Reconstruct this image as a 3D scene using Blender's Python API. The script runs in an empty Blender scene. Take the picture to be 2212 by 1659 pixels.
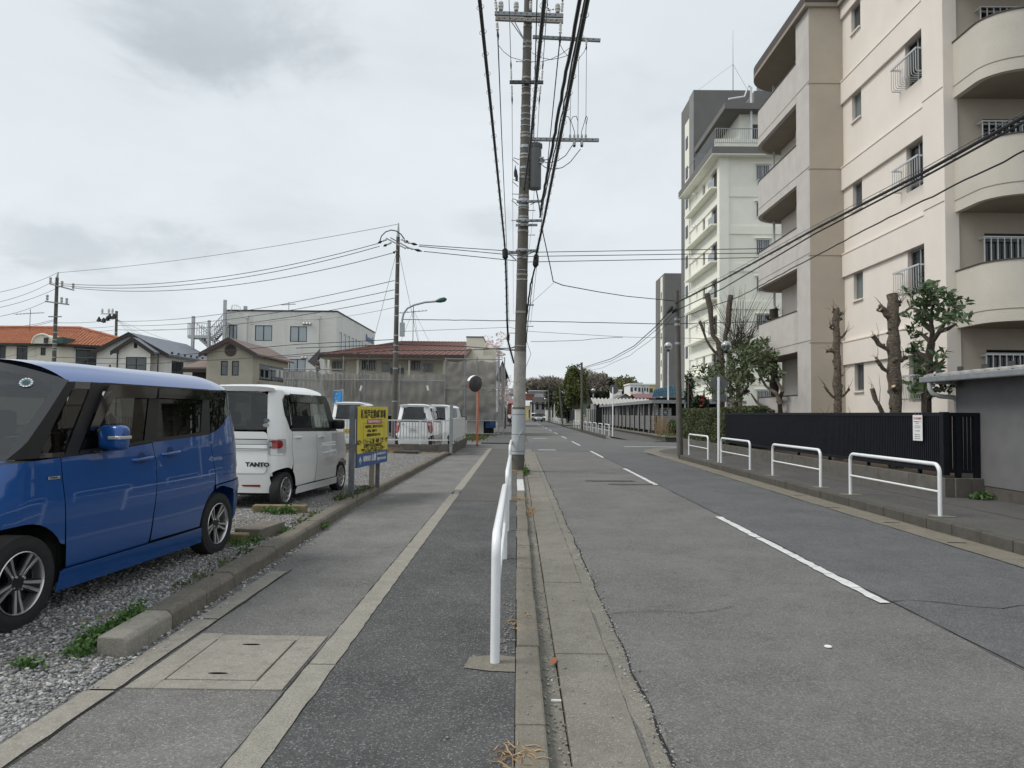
import bpy, bmesh, math, random
import numpy as np
from mathutils import Vector, Matrix
random.seed(7)
R = math.radians
SC = bpy.context.scene
COL = SC.collection

# ---------------------------------------------------------------- camera
CAM_H = 1.55
cam_d = bpy.data.cameras.new('camera')
cam_d.sensor_width = 36.0
cam_d.lens = 25.0
cam_d.clip_start = 0.05
cam_d.clip_end = 6000
cam = bpy.data.objects.new('camera', cam_d)
COL.objects.link(cam)
CM = Matrix.Translation((0, 0, CAM_H)) @ Matrix.Rotation(R(.472), 4, 'Z') @ Matrix.Rotation(R(90 + 2.3625), 4, 'X') @ Matrix.Rotation(R(.6), 4, 'Z')
cam.matrix_world = CM
SC.camera = cam

def P(u, v, Y):
 """survey helper: the point at distance Y up the street seen in direction (u, v)"""
 d = CM.to_3x3() @ Vector(((u - 1106) / 1536, -(v - 829.5) / 1536, -1))
 d = d * (Y / d.y)
 return Vector((d.x, d.y, d.z + CAM_H))

# ---------------------------------------------------------------- sky and light
SUN_EL, SUN_AZ = 52.0, -98.0            # azimuth measured from +Y towards +X
W = bpy.data.worlds.new('World')
SC.world = W
W.use_nodes = True
nt = W.node_tree
N, L = nt.nodes, nt.links
N.clear()
def wn(t, **k):
 n = N.new(t)
 for a, b in k.items():
  setattr(n, a, b)
 return n
wout = wn('ShaderNodeOutputWorld')
wbg = wn('ShaderNodeBackground')
wbg.inputs['Strength'].default_value = 0.1
L.new(wbg.outputs[0], wout.inputs[0])
sky = wn('ShaderNodeTexSky', sky_type='NISHITA', sun_disc=False)
sky.sun_elevation = R(SUN_EL)
sky.sun_rotation = R(SUN_AZ)
sky.air_density = 1.0
sky.dust_density = 2.0
tc = wn('ShaderNodeTexCoord')
sep = wn('ShaderNodeSeparateXYZ')
L.new(tc.outputs['Generated'], sep.inputs[0])
def wm(op, a, b=None, c=None, clamp=False):
 n = wn('ShaderNodeMath', operation=op, use_clamp=clamp)
 for i, x in enumerate((a, b, c)):
  if x is None:
   continue
  if isinstance(x, (int, float)):
   n.inputs[i].default_value = x
  else:
   L.new(x, n.inputs[i])
 return n.outputs[0]
den = wm('ADD', wm('MAXIMUM', sep.outputs[2], 0.0), 0.22)
cx = wm('DIVIDE', sep.outputs[0], den)
cy = wm('DIVIDE', sep.outputs[1], den)
cmb = wn('ShaderNodeCombineXYZ')
L.new(cx, cmb.inputs[0]); L.new(cy, cmb.inputs[1])
def wnoise(scale, detail, rough, off=0.0, dist=0.0):
 n = wn('ShaderNodeTexNoise')
 n.inputs['Scale'].default_value = scale
 n.inputs['Detail'].default_value = detail
 n.inputs['Roughness'].default_value = rough
 n.inputs['Distortion'].default_value = dist
 a = wn('ShaderNodeVectorMath', operation='ADD')
 L.new(cmb.outputs[0], a.inputs[0])
 a.inputs[1].default_value = (off, off * .7, off * .3)
 L.new(a.outputs[0], n.inputs['Vector'])
 return n.outputs['Fac']
def wramp(x, a, b, lo=0.0, hi=1.0):
 n = wn('ShaderNodeMapRange', interpolation_type='SMOOTHSTEP')
 L.new(x, n.inputs[0])
 n.inputs[1].default_value = a; n.inputs[2].default_value = b
 n.inputs[3].default_value = lo; n.inputs[4].default_value = hi
 return n.outputs[0]
soft = wnoise(.75, 5, .55, 3.1, .3)
fine = wnoise(2.4, 6, .6, 9.7, .4)
bright = wm('ADD', wramp(soft, .3, .72), wm('MULTIPLY', wramp(fine, .35, .7), .55))
dark = None
for (u, v, r, k, sy) in ((490, 20, .15, .95, 1.3), (600, 60, .07, .6, 1.1), (690, 120, .06, .3, 1.0), (70, 525, .13, .75, 3.2), (370, 535, .095, .75, 2.6), (150, 520, .06, .5, 2.5), (1080, 478, .07, .55, 2.6), (980, 20, .12, .3, 1.2), (2060, 120, .2, .35, 1.5), (600, 460, .1, .3, 2.2), (270, 640, .1, .4, 3.), (1190, 520, .1, .4, 3.), (1280, 300, .16, .3, 1.5)):
 q = (P(u, v, 100) - Vector((0, 0, CAM_H))).normalized()
 sb = wn('ShaderNodeVectorMath', operation='SUBTRACT')
 L.new(tc.outputs['Generated'], sb.inputs[0]); sb.inputs[1].default_value = q
 ml = wn('ShaderNodeVectorMath', operation='MULTIPLY')
 L.new(sb.outputs[0], ml.inputs[0]); ml.inputs[1].default_value = (1, 1, sy)
 ln = wn('ShaderNodeVectorMath', operation='LENGTH')
 L.new(ml.outputs[0], ln.inputs[0])
 d = wm('ADD', ln.outputs['Value'], wm('MULTIPLY', wm('SUBTRACT', fine, .5), r * 2.2))
 b = wramp(d, r * .25, r * 1.15, k, 0.0)
 dark = b if dark is None else wm('MAXIMUM', dark, b)
tone = wm('SUBTRACT', wm('MULTIPLY', bright, .42), dark, clamp=False)
mrg = wn('ShaderNodeMapRange')
L.new(tone, mrg.inputs[0])
mrg.inputs[1].default_value = -1.0; mrg.inputs[2].default_value = .65
ramp = wn('ShaderNodeValToRGB')
ramp.color_ramp.elements[0].position = 0.0
ramp.color_ramp.elements[0].color = (.45, .495, .53, 1)
ramp.color_ramp.elements[1].position = 1.0
ramp.color_ramp.elements[1].color = (.76, .808, .842, 1)
e = ramp.color_ramp.elements.new(.6); e.color = (.68, .735, .772, 1)
L.new(mrg.outputs[0], ramp.inputs[0])
k10 = wn('ShaderNodeVectorMath', operation='SCALE')
L.new(ramp.outputs[0], k10.inputs[0]); k10.inputs['Scale'].default_value = 7.75
mixw = wn('ShaderNodeMixRGB')
mixw.inputs[0].default_value = .955
L.new(sky.outputs[0], mixw.inputs[1]); L.new(k10.outputs[0], mixw.inputs[2])
L.new(mixw.outputs[0], wbg.inputs[0])

sun_d = bpy.data.lights.new('sun', 'SUN')
sun_d.energy = 1.5
sun_d.angle = R(24)
sun_d.color = (1.0, .96, .9)
sun = bpy.data.objects.new('sun', sun_d)
COL.objects.link(sun)
sd = Vector((math.sin(R(SUN_AZ)) * math.cos(R(SUN_EL)), math.cos(R(SUN_AZ)) * math.cos(R(SUN_EL)), math.sin(R(SUN_EL))))
sun.rotation_euler = sd.to_track_quat('Z', 'Y').to_euler()
sun.location = (-30, 20, 60)

VS = SC.view_settings
VS.view_transform = 'Standard'
VS.look = 'None'
VS.gamma = 1
VS.use_curve_mapping = False
VS.exposure = 0.5
SC.cycles.use_denoising = True
SC.cycles.max_bounces = 6
SC.cycles.diffuse_bounces = 3
SC.cycles.transparent_max_bounces = 16
SC.cycles.caustics_reflective = False
SC.cycles.caustics_refractive = False

# ---------------------------------------------------------------- helpers
ROOTI = {}
ORD = ['first', 'second', 'third', 'fourth', 'fifth', 'sixth', 'seventh', 'eighth', 'ninth']
TML = ['topmost', 'middle', 'lowest']

def tag(o, label=None, cat=None, group=None, kind=None):
 if label: o['label'] = label
 if cat: o['category'] = cat
 if group: o['group'] = group
 if kind: o['kind'] = kind
 return o

def thing(name, label, cat, loc=(0, 0, 0), rz=0.0, group=None, world=False, kind=None):
 """Empty at the base of a thing. world=True: its parts are given in world coordinates"""
 o = bpy.data.objects.new(name, None)
 o.empty_display_size = .2
 COL.objects.link(o)
 o.location = loc
 o.rotation_euler = (0, 0, rz)
 if kind:
  o['kind'] = kind
  if label: o['label'] = label
 else:
  tag(o, label, cat, group)
 if world:
  ROOTI[o.name] = (Matrix.Translation(loc) @ Matrix.Rotation(rz, 4, 'Z')).inverted()
 return o

def place(name, me, parent=None, mat=None, loc=None):
 o = bpy.data.objects.new(name, me)
 COL.objects.link(o)
 if mat is not None: o.matrix_basis = mat
 if loc is not None: o.location = loc
 if parent is not None:
  o.parent = parent
  if parent.name in ROOTI:
   o.matrix_parent_inverse = ROOTI[parent.name]
  elif parent.type == 'MESH' and parent.matrix_basis != Matrix():
   o.matrix_parent_inverse = parent.matrix_basis.inverted()
 return o

def copy_tree(o, parent=None, loc=None, rz=None, label=None, group=None):
 c = o.copy()
 COL.objects.link(c)
 c.parent = parent
 if loc is not None: c.location = loc
 if rz is not None: c.rotation_euler = (0, 0, rz)
 if label: c['label'] = label
 if group: c['group'] = group
 for ch in list(o.children):
  copy_tree(ch, c)
 return c

class MB:
 def __init__(s):
  s.v = []; s.f = []; s.m = []; s.s = []
 def add(s, vs, fs, m=0, sm=False):
  b = len(s.v)
  s.v.extend([tuple(p) for p in vs])
  for f in fs:
   s.f.append(tuple(b + i for i in f)); s.m.append(m); s.s.append(sm)
 def box(s, x0, x1, y0, y1, z0, z1, m=0, T=None):
  vs = [Vector((x, y, z)) for z in (z0, z1) for y in (y0, y1) for x in (x0, x1)]
  if T is not None: vs = [T @ p for p in vs]
  s.add(vs, [(0, 2, 3, 1), (4, 5, 7, 6), (0, 1, 5, 4), (2, 6, 7, 3), (0, 4, 6, 2), (1, 3, 7, 5)], m)
 def quad(s, a, b, c, d, m=0):
  s.add([a, b, c, d], [(0, 1, 2, 3)], m)
 def poly(s, pts, m=0):
  s.add(pts, [tuple(range(len(pts)))], m)
 def prism(s, pts, vec, m=0, sm=False):
  """pts: planar loop, extruded by vec"""
  n = len(pts); vec = Vector(vec)
  vs = [Vector(p) for p in pts] + [Vector(p) + vec for p in pts]
  s.add(vs, [tuple(range(n))[::-1], tuple(range(n, 2 * n))], m)
  b = len(s.v) - 2 * n
  for i in range(n):
   j = (i + 1) % n
   s.f.append((b + i, b + j, b + n + j, b + n + i)); s.m.append(m); s.s.append(sm)
 def cyl(s, p0, p1, r0, r1=None, n=12, m=0, caps=True):
  r1 = r0 if r1 is None else r1
  p0, p1 = Vector(p0), Vector(p1)
  ax = (p1 - p0)
  if ax.length < 1e-9: return
  ax.normalize()
  a = ax.orthogonal().normalized(); b = ax.cross(a)
  vs = []
  for (p, r) in ((p0, r0), (p1, r1)):
   for i in range(n):
    t = 2 * math.pi * i / n
    vs.append(p + a * (r * math.cos(t)) + b * (r * math.sin(t)))
  s.add(vs, [(i, (i + 1) % n, n + (i + 1) % n, n + i) for i in range(n)], m, True)
  if caps:
   k = len(s.v) - 2 * n
   s.f.append(tuple(k + i for i in range(n))[::-1]); s.m.append(m); s.s.append(False)
   s.f.append(tuple(k + n + i for i in range(n))); s.m.append(m); s.s.append(False)
 def tube(s, pts, r, n=8, m=0, caps=True, closed=False):
  pts = [Vector(p) for p in pts]
  k = len(pts)
  rr = r if isinstance(r, (list, tuple)) else [r] * k
  tan = []
  for i in range(k):
   if closed: t = pts[(i + 1) % k] - pts[i - 1]
   else: t = pts[min(i + 1, k - 1)] - pts[max(i - 1, 0)]
   tan.append(t.normalized() if t.length > 1e-9 else Vector((0, 0, 1)))
  a = tan[0].orthogonal().normalized()
  b0 = len(s.v)
  for i in range(k):
   a = (a - tan[i] * a.dot(tan[i]))
   a = a.normalized() if a.length > 1e-6 else tan[i].orthogonal().normalized()
   c = tan[i].cross(a)
   for j in range(n):
    t = 2 * math.pi * j / n
    s.v.append(tuple(pts[i] + a * (rr[i] * math.cos(t)) + c * (rr[i] * math.sin(t))))
  for i in range(k if closed else k - 1):
   i2 = (i + 1) % k
   for j in range(n):
    j2 = (j + 1) % n
    s.f.append((b0 + i * n + j, b0 + i * n + j2, b0 + i2 * n + j2, b0 + i2 * n + j)); s.m.append(m); s.s.append(True)
  if caps and not closed:
   s.f.append(tuple(b0 + j for j in range(n))[::-1]); s.m.append(m); s.s.append(False)
   s.f.append(tuple(b0 + (k - 1) * n + j for j in range(n))); s.m.append(m); s.s.append(False)
 def lathe(s, prof, n=16, c=(0, 0, 0), m=0, T=None, sm=True, caps=True):
  """prof: (r, z) pairs, revolved about z"""
  b = len(s.v); c = Vector(c); k = len(prof)
  for (r, z) in prof:
   for j in range(n):
    t = 2 * math.pi * j / n
    p = Vector((r * math.cos(t), r * math.sin(t), z))
    if T is not None: p = T @ p
    s.v.append(tuple(p + c))
  for i in range(k - 1):
   for j in range(n):
    j2 = (j + 1) % n
    s.f.append((b + i * n + j, b + i * n + j2, b + (i + 1) * n + j2, b + (i + 1) * n + j)); s.m.append(m); s.s.append(sm)
  for i, rev in ((0, True), (k - 1, False)):
   if caps and prof[i][0] > 1e-4:
    lp = tuple(b + i * n + j for j in range(n))
    s.f.append(lp[::-1] if rev else lp); s.m.append(m); s.s.append(False)
 def sphere(s, c, r, n=16, k=10, m=0, sc=(1, 1, 1)):
  prof = [(max(1e-5, math.sin(math.pi * i / k)) * r, -math.cos(math.pi * i / k) * r) for i in range(k + 1)]
  s.lathe(prof, n, c, m, Matrix.Diagonal((sc[0], sc[1], sc[2], 1)))
 def mesh(s, name, mats):
  me = bpy.data.meshes.new(name)
  me.from_pydata(s.v, [], s.f)
  for mt in (mats if isinstance(mats, (list, tuple)) else [mats]):
   me.materials.append(MT(mt))
  me.polygons.foreach_set('material_index', s.m)
  me.polygons.foreach_set('use_smooth', s.s)
  me.update()
  if any(s.s): me.set_sharp_from_angle(angle=R(38))
  return me
 def build(s, name, mats, parent=None, bevel=0.0, mat=None, seg=2):
  o = place(name, s.mesh(name, mats), parent, mat)
  if bevel:
   b = o.modifiers.new('bevel', 'BEVEL')
   b.width = bevel; b.segments = seg; b.limit_method = 'ANGLE'; b.angle_limit = R(40)
  return o

def bx(x0, x1, y0, y1, z0, z1, m=0, T=None):
 b = MB(); b.box(x0, x1, y0, y1, z0, z1, m, T); return b

def struct(name, mb, mats, label=None, parent=None, bevel=0.0):
 o = mb.build(name, mats, parent, bevel)
 if parent is None:
  o['kind'] = 'structure'
  if label: o['label'] = label
 return o

def sheet(x0, x1, y0, y1, z, m=0, mb=None):
 mb = mb or MB()
 mb.quad((x0, y0, z), (x1, y0, z), (x1, y1, z), (x0, y1, z), m)
 return mb

def plate(pts, z):
 mb = MB(); mb.poly([(x, y, z) for x, y in pts]); return mb

def wallgrid(mb, o, ux, nr, Wd, Ht, holes=(), depth=.12, m=0, mr=None, vz=Vector((0, 0, 1))):
 """rectangular wall with rectangular openings and reveals; o lower left corner, ux along, nr outward"""
 o = Vector(o); ux = Vector(ux).normalized(); nr = Vector(nr).normalized()
 us = sorted(set([0, Wd] + [h[i] for h in holes for i in (0, 1)]))
 vs = sorted(set([0, Ht] + [h[i] for h in holes for i in (2, 3)]))
 pt = lambda u, v, d=0: o + ux * u + vz * v - nr * d
 for a, b in zip(us, us[1:]):
  for c, d in zip(vs, vs[1:]):
   mu, mv = (a + b) / 2, (c + d) / 2
   if any(h[0] < mu < h[1] and h[2] < mv < h[3] for h in holes): continue
   q = [pt(a, c), pt(b, c), pt(b, d), pt(a, d)]
   if ux.cross(vz).dot(nr) < 0: q.reverse()
   mb.poly(q, m)
 mr = m if mr is None else mr
 for (a, b, c, d) in [h[:4] for h in holes]:
  for p, q in (((a, c), (b, c)), ((b, c), (b, d)), ((b, d), (a, d)), ((a, d), (a, c))):
   mb.quad(pt(*p), pt(*q), pt(q[0], q[1], depth), pt(p[0], p[1], depth), mr)

def frame_T(o, ux, nr):
 """local x along the wall, local y outward, z up"""
 ux = Vector(ux).normalized(); nr = Vector(nr).normalized(); z = Vector((0, 0, 1))
 T = Matrix(((ux.x, nr.x, z.x, o[0]), (ux.y, nr.y, z.y, o[1]), (ux.z, nr.z, z.z, o[2]), (0, 0, 0, 1)))
 return T

def window(parent, o, ux, nr, w, h, inset=.1, fmat='alu', gmat='winglass', fw=.05, split=2, curtain=None, mid=False, name='window'):
 """a sash window: frame (part) with one pane object per light"""
 T = frame_T(o, ux, nr)
 b = MB(); d0, d1 = -inset, -inset + .05
 b.box(0, w, d0, d1, 0, fw, 0, T); b.box(0, w, d0, d1, h - fw, h, 0, T)
 b.box(0, fw, d0, d1, fw, h - fw, 0, T); b.box(w - fw, w, d0, d1, fw, h - fw, 0, T)
 for i in range(1, split):
  x = w * i / split
  b.box(x - fw * .6, x + fw * .6, d0 + .004, d1 - .004, fw, h - fw, 0, T)
 if mid: b.box(fw, w - fw, d0 + .006, d1 - .006, h * .5 - fw * .4, h * .5 + fw * .4, 0, T)
 fr = b.build(name, fmat, parent)
 for i in range(split):
  g = MB()
  g.box(w * i / split + fw * .5, w * (i + 1) / split - fw * .5, d0 + .012, d0 + .024, fw * .8, h - fw * .8, 0, T)
  g.build('pane', gmat, fr)
 if curtain:
  c = MB(); n = 14
  for (a, e) in ((.02, .46), (.54, .98)):
   for i in range(n):
    x0 = w * (a + (e - a) * i / n); x1 = w * (a + (e - a) * (i + 1) / n)
    y0 = d0 - .06 + .02 * (i % 2); y1 = d0 - .06 + .02 * ((i + 1) % 2)
    c.quad(T @ Vector((x0, y0, .03)), T @ Vector((x1, y1, .03)), T @ Vector((x1, y1, h - .03)), T @ Vector((x0, y0, h - .03)))
  c.build('curtain', curtain, fr)
 return fr

def bars(parent, name, me, pts, axis=None):
 for i, p in enumerate(pts):
  place(name, me, parent, Matrix.Translation(p) if axis is None else Matrix.Translation(p) @ axis)

def text_mesh(body, size, mats, name='lettering', parent=None, T=None, align='CENTER', sx=1.0, bold=0.0, ext=0.0015):
 cu = bpy.data.curves.new('t', 'FONT')
 cu.body = body; cu.size = size; cu.align_x = align; cu.align_y = 'CENTER'
 cu.resolution_u = 2
 cu.extrude = ext; cu.offset = bold
 to = bpy.data.objects.new('t', cu)
 COL.objects.link(to)
 dg = bpy.context.evaluated_depsgraph_get()
 me = bpy.data.meshes.new_from_object(to.evaluated_get(dg))
 bpy.data.objects.remove(to); bpy.data.curves.remove(cu)
 me.name = name
 me.materials.clear(); me.materials.append(MT(mats))
 if sx != 1.0: me.transform(Matrix.Diagonal((sx, 1, 1, 1)))
 if T is not None: me.transform(T)
 return place(name, me, parent)

# ---------------------------------------------------------------- materials
MATS = {}
SPEC = {}
def MT(k):
 if not isinstance(k, str): return k
 if k not in MATS: MATS[k] = SPEC[k]()
 return MATS[k]

class NB:
 def __init__(s, name):
  s.mat = bpy.data.materials.new(name); s.mat.use_nodes = True
  s.t = s.mat.node_tree; s.n = s.t.nodes
  s.b = s.n['Principled BSDF']; s.out = s.n['Material Output']
  s.pos = None
 def new(s, t, **k):
  n = s.n.new(t)
  for a, b in k.items(): setattr(n, a, b)
  return n
 def link(s, a, b): s.t.links.new(a, b)
 def vec(s, scale=(1, 1, 1)):
  if s.pos is None: s.pos = s.new('ShaderNodeNewGeometry').outputs['Position']
  if scale == (1, 1, 1): return s.pos
  m = s.new('ShaderNodeVectorMath', operation='MULTIPLY')
  s.link(s.pos, m.inputs[0]); m.inputs[1].default_value = scale
  return m.outputs[0]
 def noise(s, scale, detail=4, rough=.55, stretch=(1, 1, 1), dist=0):
  n = s.new('ShaderNodeTexNoise')
  n.inputs['Scale'].default_value = scale; n.inputs['Detail'].default_value = detail
  n.inputs['Roughness'].default_value = rough; n.inputs['Distortion'].default_value = dist
  s.link(s.vec(stretch), n.inputs['Vector'])
  return n.outputs['Fac']
 def vor(s, scale, feat='F1', out='Distance', stretch=(1, 1, 1), rnd=1.0):
  n = s.new('ShaderNodeTexVoronoi', feature=feat)
  n.inputs['Scale'].default_value = scale; n.inputs['Randomness'].default_value = rnd
  s.link(s.vec(stretch), n.inputs['Vector'])
  return n.outputs[out]
 def rng(s, x, a, b, lo=0., hi=1., smooth=False):
  n = s.new('ShaderNodeMapRange')
  if smooth: n.interpolation_type = 'SMOOTHSTEP'
  s.link(x, n.inputs[0])
  for i, q in enumerate((a, b, lo, hi)): n.inputs[i + 1].default_value = q
  return n.outputs[0]
 def mix(s, f, a, b, mode='MIX'):
  n = s.new('ShaderNodeMixRGB', blend_type=mode)
  for i, q in enumerate((f, a, b)):
   if isinstance(q, (int, float)): n.inputs[i].default_value = q
   elif isinstance(q, (tuple, list)): n.inputs[i].default_value = (*q[:3], 1)
   else: s.link(q, n.inputs[i])
  return n.outputs[0]
 def math(s, op, a, b=0.0):
  n = s.new('ShaderNodeMath', operation=op)
  for i, q in enumerate((a, b)):
   if isinstance(q, (int, float)): n.inputs[i].default_value = q
   else: s.link(q, n.inputs[i])
  return n.outputs[0]
 def col(s, c): 
  if isinstance(c, (tuple, list)): s.b.inputs['Base Color'].default_value = (*c[:3], 1)
  else: s.link(c, s.b.inputs['Base Color'])
  return s
 def set(s, **k):
  for a, v in k.items():
   nm = {'rough': 'Roughness', 'metal': 'Metallic', 'spec': 'Specular IOR Level', 'coat': 'Coat Weight', 'coatr': 'Coat Roughness', 'trans': 'Transmission Weight', 'alpha': 'Alpha', 'ior': 'IOR', 'sub': 'Subsurface Weight', 'sheen': 'Sheen Weight'}[a]
   if isinstance(v, (int, float)): s.b.inputs[nm].default_value = v
   else: s.link(v, s.b.inputs[nm])
  return s
 def bump(s, h, strength=.3, dist=.01):
  n = s.new('ShaderNodeBump')
  n.inputs['Strength'].default_value = strength; n.inputs['Distance'].default_value = dist
  s.link(h, n.inputs['Height']); s.link(n.outputs[0], s.b.inputs['Normal'])
  return s

def simple(name, c, c2=None, rough=.6, scale=6, bump=0, bscale=60, metal=0, spec=.4, streak=0, sc=(.2, .18, .15), fine=0, detail=4, coat=0, dist=.01):
 def mk():
  m = NB(name)
  col = c
  if c2 is not None: col = m.mix(m.rng(m.noise(scale, detail), .32, .68), c, c2)
  if fine: col = m.mix(fine, col, m.mix(m.rng(m.noise(bscale, 3), .3, .7), tuple(x * .45 for x in c), tuple(min(1, x * 1.5) for x in c)))
  if streak:
   w = m.math('MULTIPLY', m.rng(m.noise(1.6, 5, .6, (1, 1, .12)), .52, .8), m.rng(m.noise(.7, 3), .35, .7))
   col = m.mix(m.math('MULTIPLY', w, streak), col, sc)
  m.col(col).set(rough=rough, metal=metal, spec=spec, coat=coat)
  if bump: m.bump(m.noise(bscale, 3), bump, dist)
  return m.mat
 SPEC[name] = mk

def asphalt(name, c, dark, light, speck=.5, big=.5):
 def mk():
  m = NB(name)
  g = m.vor(135, out='Color')
  gs = m.new('ShaderNodeSeparateColor'); m.link(g, gs.inputs[0])
  v = gs.outputs[0]
  col = m.mix(m.rng(v, .0, 1.), dark, c)
  col = m.mix(m.math('MULTIPLY', m.rng(v, .86, 1.0), speck), col, light)
  n2 = m.rng(m.noise(1.1, 6, .6), .3, .72)
  col = m.mix(m.math('MULTIPLY', n2, big), col, m.mix(.5, col, light))
  n3 = m.rng(m.noise(7, 5, .65), .5, .78)
  col = m.mix(m.math('MULTIPLY', n3, .4), col, dark)
  m.col(col).set(rough=.88, spec=.25)
  h = m.math('ADD', m.vor(135), m.math('MULTIPLY', m.noise(30, 4), .6))
  m.bump(h, .55, .006)
  return m.mat
 SPEC[name] = mk

asphalt('asphalt_road', (.175, .171, .162), (.078, .077, .075), (.36, .35, .33), .4, .4)
asphalt('asphalt_lane', (.135, .137, .14), (.058, .06, .063), (.33, .33, .33), .35, .3)
asphalt('asphalt_cross', (.14, .14, .138), (.085, .085, .085), (.28, .28, .28), .3, .35)
asphalt('asphalt_dark', (.092, .092, .092), (.034, .034, .035), (.42, .42, .41), .4, .25)
asphalt('asphalt_walk', (.18, .175, .166), (.075, .073, .07), (.42, .41, .39), .45, .5)
asphalt('asphalt_right', (.115, .112, .108), (.065, .063, .061), (.27, .26, .25), .35, .3)

def concrete(name, c, c2, dirt=(.12, .105, .08), moss=.0, agg=.35):
 def mk():
  m = NB(name)
  col = m.mix(m.rng(m.noise(3.2, 6, .62), .3, .7), c, c2)
  col = m.mix(m.math('MULTIPLY', m.rng(m.noise(14, 6, .7), .5, .75), .55), col, dirt)
  g = m.vor(140, out='Color'); gs = m.new('ShaderNodeSeparateColor'); m.link(g, gs.inputs[0])
  col = m.mix(m.math('MULTIPLY', m.rng(gs.outputs[0], .0, .5, 1, 0), agg), col, tuple(x * .5 for x in c))
  col = m.mix(m.math('MULTIPLY', m.rng(gs.outputs[1], .8, 1.), agg), col, tuple(min(.8, x * 1.7) for x in c))
  if moss: col = m.mix(m.math('MULTIPLY', m.rng(m.noise(5, 5), .5, .75), moss), col, (.06, .065, .035))
  m.col(col).set(rough=.9, spec=.2)
  m.bump(m.math('ADD', m.noise(90, 4), m.math('MULTIPLY', m.noise(12, 5), .8)), .45, .008)
  return m.mat
 SPEC[name] = mk
concrete('conc_kerb', (.215, .198, .165), (.155, .143, .12))
concrete('conc_light', (.31, .292, .255), (.24, .226, .195))
concrete('conc_gutter', (.235, .222, .19), (.17, .16, .137), agg=.5)
concrete('conc_gutter_r', (.225, .205, .165), (.165, .15, .118), agg=.4)
concrete('conc_dark', (.115, .108, .095), (.075, .07, .062), moss=.35)
concrete('conc_wall', (.16, .15, .135), (.10, .093, .083), moss=.3)
concrete('conc_lot', (.20, .18, .15), (.13, .12, .10), moss=.25, agg=.6)
concrete('conc_pole', (.15, .142, .125), (.11, .104, .092), agg=.12)
concrete('conc_pole_pale', (.40, .39, .36), (.24, .23, .215), agg=.12)
simple('road_paint', (.70, .71, .70), (.5, .5, .49), .6, 9, .3, 90, fine=.3)
simple('kerb_paint', (.62, .63, .62), (.42, .42, .41), .7, 8, .4, 90, fine=.35)
simple('crack', (.018, .018, .018), None, .95)
simple('strip_old', (.29, .275, .235), (.20, .19, .16), .9, 7, .5, 110, fine=.45)
simple('white_pipe', (.80, .82, .83), (.74, .76, .77), .28, 12, spec=.5)
simple('white_steel', (.76, .77, .77), (.62, .62, .61), .4, 5, streak=.3)
simple('alu', (.36, .37, .37), (.30, .31, .31), .35, 4, metal=.6)
simple('alu_pale', (.55, .56, .56), None, .35, metal=.4)
simple('steel_dark', (.10, .10, .10), (.07, .07, .07), .5, metal=.5)
simple('galv', (.42, .44, .45), (.33, .35, .36), .42, 9, metal=.75)
simple('galv_grey', (.30, .315, .325), (.24, .25, .26), .5, 9, metal=.35)
simple('band_steel', (.36, .355, .34), (.2, .17, .14), .5, 20, metal=.5)
simple('cable', (.012, .012, .013), None, .5, spec=.4)
simple('wire_grey', (.10, .105, .11), None, .5)
simple('black_fence', (.008, .0095, .014), (.012, .014, .019), .6, 6, spec=.18)
simple('black_plastic', (.014, .014, .015), None, .45)
simple('porcelain', (.62, .61, .58), (.45, .44, .41), .25, 20)
simple('transformer', (.115, .125, .13), (.095, .105, .11), .4, 3, streak=.25)
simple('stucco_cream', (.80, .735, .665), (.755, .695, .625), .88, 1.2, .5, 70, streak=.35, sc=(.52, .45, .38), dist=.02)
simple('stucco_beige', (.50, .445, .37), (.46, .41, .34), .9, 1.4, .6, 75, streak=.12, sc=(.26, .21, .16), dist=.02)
simple('stucco_grey', (.60, .565, .53), (.54, .51, .48), .9, 2.5, .9, 45, streak=.55, sc=(.27, .25, .235), dist=.03)
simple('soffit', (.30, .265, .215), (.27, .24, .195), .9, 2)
simple('stucco_parapet', (.58, .545, .475), (.53, .50, .435), .9, 1.6, .6, 70, streak=.25, sc=(.38, .35, .3), dist=.02)
simple('brown_trim', (.075, .055, .048), (.055, .04, .036), .6, 5, streak=.3)
simple('groove', (.23, .205, .18), None, .95)
simple('white_wall', (.86, .86, .76), (.82, .82, .72), .85, 1.0, .3, 60, streak=.12, sc=(.5, .49, .42), dist=.02)
simple('tower_grey', (.18, .178, .173), (.16, .158, .154), .9, .8, .3, 30)
simple('tower_grey_pale', (.25, .25, .255), (.22, .22, .225), .9, .8)
simple('steel_paint_grey', (.50, .51, .51), (.43, .44, .44), .5, 4, streak=.2)
simple('wood_grey', (.15, .16, .175), (.09, .095, .105), .8, 6, .4, 60)
simple('wood_pale', (.33, .29, .23), (.24, .20, .155), .8, 8, .4, 60)
simple('timber_block', (.24, .195, .105), (.15, .12, .07), .9, 9, .5, 40)
simple('orange_pole', (.72, .17, .045), (.62, .13, .035), .45, 9)
simple('shed_grey', (.17, .17, .173), (.145, .145, .147), .85, 2.5, .3, 60, streak=.5, sc=(.10, .10, .098))
simple('plinth_brown', (.11, .098, .085), (.08, .07, .06), .9, 5)
simple('shed_roof', (.42, .41, .38), (.34, .33, .31), .6, 6, streak=.3)
simple('soil', (.115, .082, .055), (.07, .052, .036), .95, 8, .6, 60)
simple('orange_tile', (.46, .19, .10), (.34, .125, .066), .75, 3.5)
simple('cream_plaster', (.80, .76, .64), (.72, .68, .57), .9, 2, .2, 50, streak=.4, sc=(.33, .3, .24))
simple('white_plaster', (.86, .84, .78), (.80, .78, .72), .9, 2, .2, 50, streak=.3, sc=(.4, .38, .34))
simple('beige_plaster', (.43, .40, .325), (.39, .36, .29), .9, 2, .2, 60, streak=.15, sc=(.22, .2, .16))
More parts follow.
